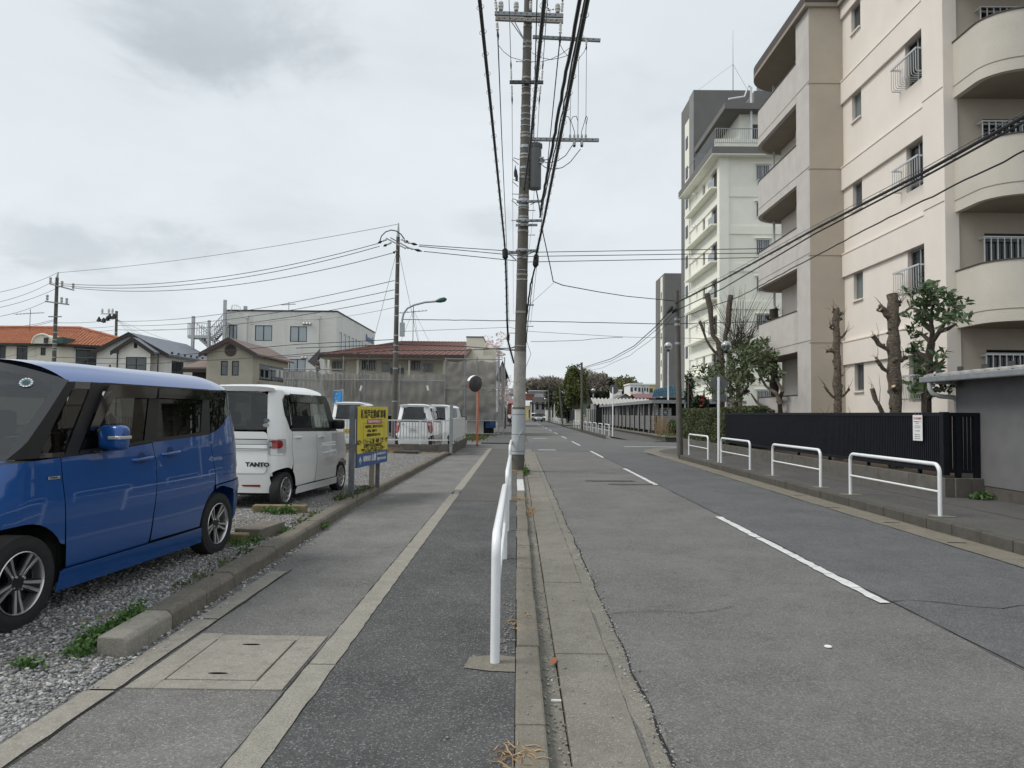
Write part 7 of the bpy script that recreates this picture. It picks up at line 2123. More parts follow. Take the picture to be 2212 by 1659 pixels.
  mb = MB(); mb.lathe([(ri * 1.01, -.006), (ri * .985, -.002), (ri * .955, -.012), (ri * .93, -.10), (ri * .9, -w)], 40, (0, 0, 0), 0, T, caps=False); mb.build('rim', rim, ty)
  mb = MB(); mb.lathe([(.0001, -.085), (ri * .93, -.085)], 24, (0, 0, 0), 0, T); mb.lathe([(.0001, -.03), (.05, -.03), (.058, -.045)], 16, (0, 0, 0), 0, T); mb.build('rim_barrel', 'rim_dark', ty)
  for k in range(spokes):
   a = 2 * math.pi * k / spokes + .3
   Q = T @ Matrix.Rotation(a, 4, 'Z'); mb = MB(); md = MB()
   if style == 'twin':
    for sg in (-1, 1):
     pts = [(.045, sg * .02, -.032), (ri * .5, sg * .026, -.026), (ri * .97, sg * .044, -.01), (ri * .97, sg * .020, -.01), (ri * .5, sg * .008, -.026), (.045, sg * .004, -.032)]
     mb.prism([Q @ V(p) for p in (pts if sg > 0 else pts[::-1])], Q.to_3x3() @ V((0, 0, -.018)))
    md.prism([Q @ V(p) for p in ((.04, -.05, -.036), (.09, -.035, -.034), (ri * .97, -.052, -.018), (ri * .97, .052, -.018), (.09, .035, -.034), (.04, .05, -.036))], Q.to_3x3() @ V((0, 0, -.03)))
    md.build('spoke_back', 'rim_dark', ty); mb.build('spoke', 'rim_alu', ty)
   else:
    pts = [(.03, -.012, -.03), (ri * .55, -.002, -.02), (ri * .97, .022, -.01), (ri * .97, .0, -.01), (ri * .55, -.02, -.02), (.03, -.026, -.03)]
    mb.prism([Q @ V(p) for p in pts], Q.to_3x3() @ V((0, 0, -.03))); mb.build('spoke', rim, ty)
  for k in range(4):
   a = math.pi / 2 * k + .5; c_ = T @ V((.05 * math.cos(a), .05 * math.sin(a), -.03)); mb = MB(); mb.cyl(c_, c_ + T.to_3x3() @ V((0, 0, .012)), .009, n=6); mb.build('wheel_nut', 'chrome', ty)
  return ty
 def part(s, mb, name, mat, bevel=0.0, parent=None, seg=3):
  o = mb.build(name, mat, parent or s.root, bevel, seg=seg)
  if bevel:
   for p in o.data.polygons: p.use_smooth = True
  return o
 def innards(s, x0, x1, zb, seats=True, seatc='seat_dark'):
  s.part(bx(x0, x1, -s.hw + .1, s.hw - .1, .22, .62), 'floor_pan', 'under_black')
  s.part(bx(x0 - .3, x1 + .35, -s.hw + .28, s.hw - .28, .2, .7), 'underbody', 'under_black')
  s.part(bx(x0 + .1, x1 - .1, -s.hw + .085, s.hw - .085, .34, zb - .08), 'gap_blackout', 'under_black')  # added black box, keeps the gaps between body panels dark
  if seats:
   for xs in (.25, -.75):
    for y in (-.36, .36):
     s.part(bx(xs - .14, xs + .02, y - .24, y + .24, .6, 1.22), 'seat_back', seatc, .06); s.part(bx(xs - .12, xs, y - .13, y + .13, 1.24, 1.45), 'headrest', seatc, .05)
def arcpts(cx, cz, r, a0, a1, n=12):
 return [(cx + r * math.cos(R(a0 + (a1 - a0) * i / n)), cz + r * math.sin(R(a0 + (a1 - a0) * i / n))) for i in range(n + 1)]
def rpoly(pts, r=.03, n=4):
 """round the corners of a polygon"""
 out = []; m = len(pts)
 for i in range(m):
  p0, p, p1 = V((*pts[i - 1], 0)), V((*pts[i], 0)), V((*pts[(i + 1) % m], 0))
  q = min(r, (p0 - p).length * .45, (p1 - p).length * .45)
  a = p + (p0 - p).normalized() * q; b = p + (p1 - p).normalized() * q
  for k in range(n + 1):
   t = k / n; c_ = a * (1 - t) ** 2 + p * 2 * t * (1 - t) + b * t * t; out.append((c_.x, c_.y))
 return out

# ---- blue minivan, nose towards the camera
def blue_car():
 r_, f_ = V((-3.02, 7.29, 0)), V((-3.24, 4.72, 0)); h = (f_ - r_).normalized(); l = V((-h.y, h.x, 0)); hw = .835
 mid = (r_ + f_) / 2 - l * (hw - .01); mid.z = .085
 wt = [(.18, -.035), (.30, -.022), (.42, -.012), (.72, .0), (.84, -.004), (.96, -.018), (1.0, -.016), (1.12, -.026), (1.2, -.035), (1.66, -.075), (1.72, -.095)]
 C = Car('minivan', 'metallic blue minivan with black pillars parked nose-first at the left edge', mid, math.atan2(h.y, h.x), hw, wt, -1.42,
   [(.2, -1.86), (.7, -1.91), (.73, -1.87), (1.1, -1.85), (1.42, -1.80), (1.72, -1.76)], 1.3, [(.2, 1.9), (.5, 2.0), (.8, 1.98), (1.0, 1.86), (1.12, 1.7)], 'paint_blue', 1.655, .185, cat='minivan', br=.16)
 C.sh = .2
 xd = lambda z: .90 + .075 * (z - .33) / .8
 ar = .383; g = .004
 af = lambda a0, a1, n=14: arcpts(1.29, .31, ar, a0, a1, n); ab = lambda a0, a1, n=14: arcpts(-1.29, .31, ar, a0, a1, n)
 C.panel([(xd(1.12) + g, 1.118), (xd(.8) + g, .8), (xd(.56) + g, .50)] + af(148, 12) + [(1.69, .24), (2.0, .24), (2.05, .98), (1.6, 1.09)], 'fender', 'paint_blue')
 C.panel([(xd(.33) - g, .33), (xd(.5) - g, .5), (xd(.8) - g, .8), (xd(1.12) - g, 1.12), (.78, 1.122), (-.103 + g, 1.178), (-.12 + g, 1.12), (-.16 + g, 1.0), (-.15 + g, .8), (-.09 + g, .37), (-.07, .332)], 'door', 'paint_blue')
 C.panel([(-.10 - g, .345), (-.15 - g, .8), (-.16 - g, 1.0), (-.12 - g, 1.12), (-.103 - g, 1.184), (-1.078, 1.224), (-1.12, 1.06), (-1.175, .83), (-1.165, .73)] + ab(68, 6, 10) + [(-.905, .342)], 'sliding_door', 'paint_blue')
 C.panel([(-1.086, 1.228), (-1.2, 1.255), (-1.32, 1.305), (-1.44, 1.37), (-1.53, 1.435), (-1.555, 1.44), (-1.575, 1.40), (-1.61, 1.2), (-1.64, .95), (-1.65, .84), (-1.68, .738), (-1.4, .724), (-1.18, .718), (-1.183, .83), (-1.128, 1.06)], 'rear_quarter', 'paint_blue')
 C.panel([(-1.172, .708), (-1.4, .714), (-1.7, .728), (C.ur(.3), .735), (C.ur(.3), .26), (-1.74, .24)] + ab(178, 72, 14), 'rear_bumper', 'paint_blue', .012)
 C.panel([(-1.585, 1.40), (-1.62, 1.18), (-1.65, .95), (-1.66, .85), (-1.73, .85), (-1.70, 1.1), (-1.64, 1.38), (-1.61, 1.43)], 'tail_lamp', 'lamp_clear', .008)
 C.panel([(C.ur(.62), .75), (C.ur(-.62), .75), (C.ur(-.62), 1.1), (C.ur(.62), 1.1)], 'hatch', 'paint_blue', 0, (1,))
 C.panel([(C.ur(.60), 1.11), (C.ur(-.60), 1.11), (C.ur(-.55), 1.66), (C.ur(.55), 1.66)], 'rear_window', 'car_dark', 0, (1,))
 C.panel([(.975, .322), (-.91, .322), (-.93, .25), (-.94, .185), (1.0, .185), (.98, .26)], 'side_skirt', 'paint_blue', .022)
 C.panel([(.955, .332), (-.90, .332), (-.90, .322), (.96, .322)], 'skirt_edge', 'paint_blue', .026)
 C.panel([(1.37, 1.125), (1.20, 1.34), (.985, 1.66), (.90, 1.665), (1.07, 1.35), (1.17, 1.125)], 'pillar', 'black_plastic', .006)
 C.panel(rpoly([(1.16, 1.15), (.905, 1.62), (.755, 1.62), (.95, 1.15)], .05), 'front_quarter_glass', 'car_dark', .0)
 C.panel([(.94, 1.122), (.74, 1.63), (.755, 1.668), (.60, 1.668), (.585, 1.64), (.80, 1.15), (.80, 1.122)], 'pillar', 'black_plastic', .004)
 C.panel([(1.17, 1.125), (1.16, 1.155), (.94, 1.155), (.94, 1.122)], 'belt_trim', 'gloss_black', .004)
 C.panel([(.90, 1.665), (.91, 1.615), (.75, 1.615), (.755, 1.667)], 'belt_trim', 'gloss_black', .004)
 C.panel(rpoly([(.74, 1.16), (.0, 1.205), (.0, 1.62), (.48, 1.62), (.60, 1.50)], .03), 'front_door_glass', 'car_tint', -.004)
 C.panel([(.80, 1.125), (-.08, 1.182), (-.08, 1.21), (.78, 1.158)], 'belt_trim', 'black_plastic', .004)
 C.panel([(-.08, 1.182), (-1.075, 1.228), (-1.06, 1.256), (-.08, 1.212)], 'belt_trim', 'black_plastic', .004)
 C.panel([(.02, 1.2), (-.145, 1.205), (-.13, 1.668), (.01, 1.668)], 'pillar', 'black_plastic', .003)
 C.panel([(-.14, 1.21), (-.89, 1.25), (-.87, 1.62), (-.13, 1.62)], 'rear_door_glass', 'car_tint', -.004)
 C.panel([(-.885, 1.24), (-1.075, 1.23), (-.97, 1.668), (-.86, 1.668)], 'pillar', 'black_plastic', .003)
 C.panel([(.62, 1.612), (-.99, 1.612), (-.97, 1.672), (.60, 1.672)], 'window_header', 'black_plastic', .002)
 C.panel([(-1.084, 1.232), (-1.2, 1.262), (-1.32, 1.312), (-1.44, 1.378), (-1.535, 1.445), (-1.60, 1.45), (-1.50, 1.68), (-.975, 1.67)], 'rear_quarter_glass', 'car_dark', -.002)
 C.panel(rpoly([(.66, 1.30), (.50, 1.555), (-.05, 1.56), (-.05, 1.655), (.56, 1.655), (.62, 1.60), (.75, 1.30)], .03), 'window_visor', 'visor', .035)
 C.panel(rpoly([(-.075, 1.565), (-.95, 1.56), (-.955, 1.60), (-.925, 1.655), (-.075, 1.655)], .02), 'window_visor', 'visor', .035)
 C.roof(.85, -1.78, .2, p=4.6)
 C.windshield((1.36, 1.13, C.w(1.36, 1.13)), (.86, 1.66, C.w(.9, 1.66)), .30, .2, dz=.15)
 mb = MB(); vs = []                                    # bonnet
 for j in range(9):
  for i in range(17):
   k = -1 + i / 8; t = j / 8; x = (1.36 + .3 * (1 - k * k)) * (1 - t) + (1.72 + .2 * (1 - k * k)) * t; vs.append((x, k * C.w(1.4, 1.1) * (.985 - .1 * t), 1.115 - .10 * t * t + .04 * (1 - k * k)))
 mb.add(vs, [(j * 17 + i, (j + 1) * 17 + i, (j + 1) * 17 + i + 1, j * 17 + i + 1) for j in range(8) for i in range(16)], 0, True); mb.build('bonnet', 'paint_blue', C.root)
 C.innards(-1.0, 1.0, 1.1)
 C.part(bx(.8, 1.3, -.68, .68, .75, 1.08), 'dashboard', 'seat_grey', .05)
 C.part(bx(-1.62, -1.5, -.7, .7, .7, 1.1), 'parcel_shelf', 'under_black')
 st_ = MB(); st_.tube([V((.86, -.36 + .17 * math.cos(t), 1.05 + .17 * math.sin(t) * .9)) for t in [i * math.pi / 8 for i in range(16)]], .015, 6, closed=True); C.part(st_, 'steering_wheel', 'seat_dark')
 for y in (.805, -.805):
  for x in (1.29, -1.29): C.wheel(x, y, .31, .19, 5)
 for sd in (1, -1):
  y = sd * (C.w(.7, 1.2))
  b = bx(.49, .64, min(y + sd * .02, y + sd * .22), max(y + sd * .02, y + sd * .22), 1.15, 1.345)
  mo = C.part(b, 'door_mirror', 'paint_blue', .05, seg=4)
  C.part(bx(.505, .66, min(y + sd * .13, y + sd * .226), max(y + sd * .13, y + sd * .226), 1.237, 1.262), 'indicator', 'lamp_clear', .006, mo)
  C.part(bx(.52, .68, min(y - sd * .02, y + sd * .10), max(y - sd * .02, y + sd * .10), 1.135, 1.152), 'mirror_foot', 'gloss_black', .004, mo)
  for (xa, xb, z) in ((-.07, .17, 1.045), (-.49, -.25, 1.07)):
   w1 = C.w(xa, z); mb = MB(); zz = z; mb.tube([V((xb, sd * (w1 - .004), zz)), V((xb - .012, sd * (w1 + .022), zz)), V((xb - .06, sd * (w1 + .03), zz + .004)), V((xa + .06, sd * (w1 + .03), zz + .012)), V((xa + .012, sd * (w1 + .022), zz + .014)), V((xa, sd * (w1 - .004), zz + .014))], .0145, 10)
   hd = C.part(mb, 'door_handle', 'paint_blue')
 for (xc, z) in ((.05, 1.05), (-.37, 1.075)):
  C.panel([(xc + .055 * math.cos(t), z + .006 + .052 * math.sin(t)) for t in [i * math.pi / 8 for i in range(16)]], 'handle_recess_shade', 'recess_shade_blue', .0015)  # flat disc: shade of the handle hollow painted as darker blue
 C.panel([(.99, .972), (1.10, .972), (1.10, .992), (.99, .992)], 'hybrid_badge', 'chrome_sat', .006)
 T = Matrix(((-1, 0, 0, 1.045), (0, 0, 1, C.w(1.04, .98) + .0075), (0, 1, 0, .981), (0, 0, 0, 1))); text_mesh('HYBRID', .017, 'ink_black', 'lettering', C.root, T, ext=.0005, sx=1.3)
 for q in ([(-1.36, .80), (-1.52, .80), (-1.52, .804), (-1.36, .804)], [(-1.36, 1.0), (-1.52, 1.0), (-1.52, 1.004), (-1.36, 1.004)], [(-1.36, .80), (-1.36, 1.004), (-1.357, 1.004), (-1.357, .80)], [(-1.52, .80), (-1.52, 1.004), (-1.517, 1.004), (-1.517, .80)]):
  C.panel(q, 'fuel_lid_seam', 'crack', .0015)
 def disc(k, t, r, mat, name, off=.006, seg=20):
  c_ = C.ws(k, t); e1 = (C.ws(k + .02, t) - C.ws(k - .02, t)).normalized(); e2 = (C.ws(k, t + .02) - C.ws(k, t - .02)).normalized(); n = e1.cross(e2); n = n if n.x > 0 else -n
  mb = MB(); mb.poly([c_ + n * off + e1 * (r * math.cos(a)) + e2 * (r * math.sin(a)) for a in [i * 2 * math.pi / seg for i in range(seg)]]); return mb.build(name, mat, C.root)
 disc(.74, .86, .042, 'curtain_blue', 'inspection_sticker', .005); disc(.74, .86, .022, 'lamp_green', 'inspection_sticker', .008)
 for i in range(12):
  a = i * math.pi / 6; disc(.74 + .041 * math.cos(a), .86 + .046 * math.sin(a), .007, 'paper_white', 'sticker_mark', .009, 6)
 c_ = C.ws(.30, .90); mb = MB(); mb.box(c_.x + .01, c_.x + .014, c_.y - .05, c_.y + .03, c_.z - .02, c_.z + .02); mb.build('inspection_sticker', 'paper_white', C.root)
 text_mesh('10', .03, 'lamp_green', 'lettering', C.root, Matrix(((0, 0, 1, c_.x + .017), (1, 0, 0, c_.y - .01), (0, 1, 0, c_.z), (0, 0, 0, 1))), ext=.0004)
 mb = MB(); mb.tube([C.ws(.9, .02) + V((.03, 0, .02)), C.ws(.5, .10) + V((.03, 0, .02)), C.ws(.1, .12) + V((.03, 0, .02))], .011, 6); mb.build('wiper', 'black_plastic', C.root)
 return C
blue_car()

# ---- white kei wagons seen from behind
def kei(label, loc, heading, hw, H, L, P_, belt=1.15, det=1, style='tanto', name='kei_car'):
 """H roof height, L = (rear x, front x); right side visible"""
 wt = [(.18, -.03), (.32, -.015), (.6, .0), (.78, -.002), (.84, -.014), (.9, -.012), (belt - .08, -.016), (belt, -.03), (H - .16, -.105 if style != 'n' else -.15), (H, -.16)]
 xr = L[0]; rk = {'tanto': .10, 'n': .16, 'box': .04}[style]
 C = Car(name, label, loc, heading, hw, wt, xr + .3, [(.2, xr + .02), (.55, xr), (.8, xr + .02), (belt, xr + .03), (H - .1, xr + .03 + rk), (H, xr + .06 + rk)], L[1] - .55,
   [(.2, L[1] - .06), (.5, L[1]), (.85, L[1] - .08), (1.05, L[1] - .25)], P_, H - .16, .16, cat='car', br=.2, c=.3)
 ax_ = 1.21; ar = .335; wr_ = .268; g = .004; u = C.ur; wz = H - .17
 af = lambda a0, a1, n=14: arcpts(ax_, .27, ar, a0, a1, n); ab = lambda a0, a1, n=14: arcpts(-ax_, .27, ar, a0, a1, n)
 C.panel([(.93 + g, belt - .03), (.92 + g, .5)] + af(138, 10) + [(1.6, .22), (C.uf(0), .22), (C.uf(0), .92), (1.4, belt - .08)], 'fender', P_)
 C.panel([(.91 - g, .29), (.93 - g, .6), (.93 - g, belt - .03), (-.08 + g, belt), (-.04 + g, .75), (-.10 + g, .30)], 'door', P_)
 C.panel([(-.11 - g, .30), (-.04 - g, .75), (-.08 - g, belt), (-1.0, belt + .01), (-1.04, .92), (-1.0, .68)] + ab(52, 6, 8) + [(-.84, .29)], 'rear_door', P_)
 yl = hw - .2
 C.panel([(-1.008, belt + .01), (-1.048, .92), (-1.008, .66)] + ab(62, 176, 14) + [(-1.46 if xr < -1.42 else -1.42, .24), (u(yl + .1), .24), (u(yl + .03), .52), (u(yl), .60), (u(yl), belt + .02), (u(yl + .03), wz), (u(yl + .06), H - .1), (xr + .3, H - .1), (-1.12, H - .14), (-1.23, H - .24), (-1.2, 1.4), (-1.08, belt + .03)], 'rear_quarter', P_)
 C.panel([(u(yl + .1), .24), (u(-yl - .1), .24), (u(-yl - .03), .51), (u(-yl + .06), .51), (u(0), .505), (u(yl - .06), .51), (u(yl + .03), .51)], 'rear_bumper', P_, .006, (1,))
 C.panel(rpoly([(u(yl - .03), .53), (u(-yl + .03), .53), (u(-yl - .0), .64), (u(-yl - .0), belt), (u(yl + .0), belt), (u(yl + .0), .64)], .07), 'hatch', P_, .003, (1,))
 C.panel(rpoly([(u(yl + .0), belt + .03), (u(-yl), belt + .03), (u(-yl + .05 if style == 'n' else -yl - .02), wz + .03), (u(yl - .05 if style == 'n' else yl + .02), wz + .03)], .06 if style != 'n' else .1), 'rear_window', 'car_tint', .004, (1,))
 C.panel([(u(yl + .08), .49), (u(-yl - .08), .49), (u(-yl - .04), .75), (u(yl + .04), .75)], 'hatch_inner', P_, -.008, (1,))
 C.panel([(.92, .285), (-.84, .285), (-.88, .24), (-.88, .17), (.95, .17), (.94, .24)], 'side_skirt', P_, .018)
 C.panel([(.60, belt + .03), (-.10, belt + .045), (-.12, wz), (.40, wz - .01)], 'front_door_glass', 'car_clear', -.003)
 C.panel([(-.22, belt + .04), (-.98, belt + .05), (-1.02, wz), (-.20, wz)], 'rear_door_glass', 'car_dark', -.003)
 C.panel(rpoly([(-1.02, belt + .05), (-1.09, belt + .08), (-1.2, 1.42), (-1.22, wz - .12), (-1.14, wz - .01), (-1.03, wz)], .05), 'rear_quarter_glass', 'car_dark', 0)
 C.panel([(-.09, belt + .02), (-.225, belt + .02), (-.21, wz + .01), (-.11, wz + .01)], 'pillar', 'gloss_black', .002)
 C.panel([(.93, belt - .03), (.58, belt + .0), (.38, wz + .02), (.52, wz + .02), (.66, wz - .1)], 'pillar', 'black_plastic', .003)
 C.panel([(.95, belt - .04), (-1.04, belt + .0), (-1.04, belt + .05), (.9, belt + .03)], 'belt_trim', 'black_plastic', .002)
 if det: 
  C.panel([(.45, wz - .12), (-.14, wz - .11), (-.14, wz + .015), (.36, wz + .015)], 'window_visor', 'visor', .03); C.panel([(-.17, wz - .11), (-1.0, wz - .11), (-1.03, wz + .015), (-.17, wz + .015)], 'window_visor', 'visor', .03)
 C.roof(.42, xr + .10 + rk * .6, .2, p=5, drop=(.03, .03))
 C.windshield((.95, belt - .04, C.w(.95, belt)), (.42, H - .15, C.w(.42, H - .15)), .30, .2, dz=.13, mat='car_clear')
 C.innards(-1.1, .9, 1.05); C.part(bx(.72, 1.1, -.6, .6, .7, 1.05), 'dashboard', 'seat_grey', .05)
 mb = MB(); vs = []
 for j in range(7):
  for i in range(13):
   k = -1 + i / 6; t = j / 6; x = (.95 + .3 * (1 - k * k)) * (1 - t) + (L[1] - .3 + .12 * (1 - k * k)) * t; vs.append((x, k * C.w(1.2, 1) * (.98 - .1 * t), belt - .05 - .18 * t * t + .03 * (1 - k * k)))
 mb.add(vs, [(j * 13 + i, (j + 1) * 13 + i, (j + 1) * 13 + i + 1, j * 13 + i + 1) for j in range(6) for i in range(12)], 0, True); mb.build('bonnet', P_, C.root)
 for y in (hw - .025, -hw + .025):
  for x in (ax_, -ax_): C.wheel(x, y, wr_, .16, 11, 'rim_alu', 'fan', .7)
 for sd in (-1, 1):
  y = sd * C.w(.8, 1.2); mo = C.part(bx(.72, .86, min(y, y + sd * .2), max(y, y + sd * .2), belt + .0, belt + .17), 'door_mirror', 'black_plastic', .04)
  for (xa, xb, z) in ((.03, .24, belt - .12), (-.92, -.71, belt - .1)):
   w1 = C.w(xa, z); mb = MB(); mb.tube([V((xb, sd * (w1 - .004), z)), V((xb - .012, sd * (w1 + .02), z)), V((xa + .012, sd * (w1 + .02), z + .004)), V((xa, sd * (w1 - .004), z + .004))], .0135, 8); C.part(mb, 'door_handle', P_)
 zt_ = H - .12
 mb = MB(); n = 16; vs = []
 for i in range(n + 1):
  k = -1 + 2 * i / n; y = k * (hw - .17); x = xr + rk * .9 + .02 - .06 * (1 - k ** 4)
  vs += [(x + .12, y, zt_ + .07 + .03 * (1 - k ** 4)), (x - .03, y, zt_ + .045 + .03 * (1 - k ** 4)), (x + .0, y, zt_ + .0)]
 mb.add(vs, [f_ for i in range(n) for f_ in ((3 * i, 3 * i + 3, 3 * i + 4, 3 * i + 1), (3 * i + 1, 3 * i + 4, 3 * i + 5, 3 * i + 2))], 0, True); C.part(mb, 'spoiler', P_)
 return C
def rear_T(C, y, z, off=.012, xx=None):
 p = C.S(C.ur(y), z); return Matrix(((0, 0, -1, p.x - off), (-1, 0, 0, y), (0, 1, 0, z), (0, 0, 0, 1)))
def plate(C, y, z, mat, big, small, tint='ink_black'):
 T = rear_T(C, y, z, .02); mb = MB(); mb.box(-.165, .165, -.083, .083, -.004, .004, 0, T); o = mb.build('number_plate', mat, C.root)
 text_mesh(small, .04, tint, 'lettering', o, T @ Matrix.Translation((0, .052, .0055)), ext=.0005); text_mesh(big, .10, tint, 'lettering', o, T @ Matrix.Translation((.02, -.022, .0055)), ext=.0005, bold=.001)
def lamps(C, poly, mat, name='tail_lamp', off=.01): return C.panel(poly, name, mat, off)

r_, f_ = V((-3.5, 10.84, 0)), V((-3.26, 13.26, 0)); h = (f_ - r_).normalized(); l = V((-h.y, h.x, 0)); hw = .76
mid = (r_ + f_) / 2 + l * (hw - .02); mid.z = .085
C = kei('pearl white minicar with chrome hatch bar parked behind the blue minivan', mid, math.atan2(h.y, h.x), hw, 1.88, (-1.47, 1.93), 'paint_white')
u = C.ur; yl = hw - .2
C.panel([(u(yl), 1.03), (u(-yl), 1.03), (u(-yl), .965), (u(yl), .965)], 'hatch_garnish', 'chrome_sat', .018, (1,))
C.panel([(u(yl), .955), (u(-yl), .955), (u(-yl), .90), (u(yl), .90)], 'hatch_garnish', 'chrome', .012, (1,))
C.panel([(u(yl), .962), (u(-yl), .962), (u(-yl), .957), (u(yl), .957)], 'garnish_gap', 'crack', .02, (1,))
C.panel([(u(yl), 1.042), (u(-yl), 1.042), (u(-yl), 1.03), (u(yl), 1.03)], 'garnish_gap', 'crack', .016, (1,))
C.panel([(u(yl), .90), (u(-yl), .90), (u(-yl), .892), (u(yl), .892)], 'garnish_gap', 'crack', .016, (1,))
C.panel([(u(yl), .893), (u(-yl), .893), (u(-yl), .87), (u(yl), .87)], 'hatch_garnish', 'chrome_sat', .016, (1,))
for sd in (1,):
 C.panel(rpoly([(u(yl + .015), 1.04), (u(hw - .008), 1.04), (u(hw - .004), .80), (u(yl + .015), .80)], .02), 'tail_lamp', 'lamp_clear', .006)
 C.panel(rpoly([(u(yl + .02), 1.025), (u(hw - .03), 1.025), (u(hw - .03), .90), (u(yl + .02), .90)], .055), 'tail_lamp', 'lamp_red', .016)
 C.panel(rpoly([(u(yl + .022), 1.0), (u(yl + .06), 1.0), (u(yl + .06), .93), (u(yl + .022), .93)], .02), 'indicator_lamp', 'lamp_clear', .022)
C.panel([(u(.17), .36), (u(.47), .365), (u(.47), .33), (u(.2), .335)], 'reflector', 'lamp_red', .012, (1, -1))
T = rear_T(C, -.40, .66, .012); text_mesh('TANTO', .085, 'navy_frame', 'lettering', C.root, T, bold=.004, sx=1.25, ext=.004)
for (z, mt) in ((1.25, 'lamp_green'), (1.32, 'curtain_blue')):
 T = rear_T(C, -.50, z, .02); mb = MB(); mb.lathe([(.0001, 0), (.05, 0)], 20, (0, 0, 0), 0, T @ Matrix.Diagonal((1, .6, 1, 1))); mb.build('window_sticker', 'curtain_white' if mt == 'lamp_green' else mt, C.root)
mb = MB(); mb.cyl((-1.52, .05, .2), (-1.3, .05, .22), .05, .045, n=14, caps=False); mb.build('exhaust', 'chrome_sat', C.root)

C = kei('white minicar with slim vertical red tail lamps behind the white railing', V((-3.93, 28.75, .08)), R(88), .745, 1.80, (-1.5, 1.85), 'paint_white2', 1.10, 1, 'n')
u = C.ur
for q in [(u(.60), 1.09, .66)]:
 C.panel([(u(.56), 1.13), (u(.72), 1.12), (u(.735), .80), (u(.70), .66), (u(.60), .72), (u(.565), .95)], 'tail_lamp', 'lamp_red', .012)
 C.panel([(u(.60), 1.06), (u(.68), 1.06), (u(.68), .97), (u(.60), .97)], 'indicator_lamp', 'lamp_clear', .02)
plate(C, .03, .80, 'paper_white', '12-08', '松戸 501', 'lamp_green')
C.panel([(u(.34), .93), (u(-.34), .93), (u(-.34), .915), (u(.34), .915)], 'hatch_garnish', 'chrome_sat', .016, (1,))
T = rear_T(C, .40, 1.0, .015); text_mesh('N', .11, 'steel_dark', 'lettering', C.root, T, ext=.003)
T = rear_T(C, .03, 1.02, .015); text_mesh('H', .07, 'chrome', 'emblem', C.root, T, ext=.003)
mb = MB(); mb.tube([rear_T(C, .03, 1.12, .02).translation, rear_T(C, .0, 1.17, .02).translation, rear_T(C, .45, 1.2, .02).translation], .012, 6); mb.build('wiper', 'black_plastic', C.root)
C.panel([(u(.14), 1.735), (u(-.14), 1.735), (u(-.14), 1.70), (u(.14), 1.70)], 'stop_lamp', 'lamp_red', .03, (1,))
C.panel([(u(.55), .262), (u(-.55), .262), (u(-.55), .235), (u(.55), .235)], 'bumper_vent', 'crack', .012, (1,))
T = rear_T(C, -.47, 1.22, .02); mb = MB(); mb.lathe([(.0001, 0), (.05, 0)], 16, (0, 0, 0), 0, T); mb.build('window_sticker', 'curtain_white', C.root)
C = kei('white boxy minicar with yellow number plate left of the yellow sign', V((-6.55, 29.0, .08)), R(90), .745, 1.86, (-1.55, 1.85), 'paint_white2', 1.18, 1, 'tanto')
u = C.ur
C.panel([(u(.56), 1.1), (u(.72), 1.1), (u(.73), .8), (u(.56), .8)], 'tail_lamp', 'lamp_red', .01)
plate(C, .0, .72, 'plate_yellow', '66-12', '野田 581')
C.panel([(u(.14), 1.755), (u(-.14), 1.755), (u(-.14), 1.725), (u(.14), 1.725)], 'stop_lamp', 'gloss_black', .03, (1,))
mb = MB(); mb.tube([rear_T(C, .1, 1.16, .02).translation, rear_T(C, .06, 1.22, .02).translation, rear_T(C, .55, 1.24, .02).translation], .012, 6); mb.build('wiper', 'black_plastic', C.root)
C = kei('white van half hidden behind the minicar with slim tail lamps', V((-3.55, 34.6, .05)), R(80), .75, 1.88, (-1.6, 1.75), 'paint_white2', 1.15, 0, 'box')
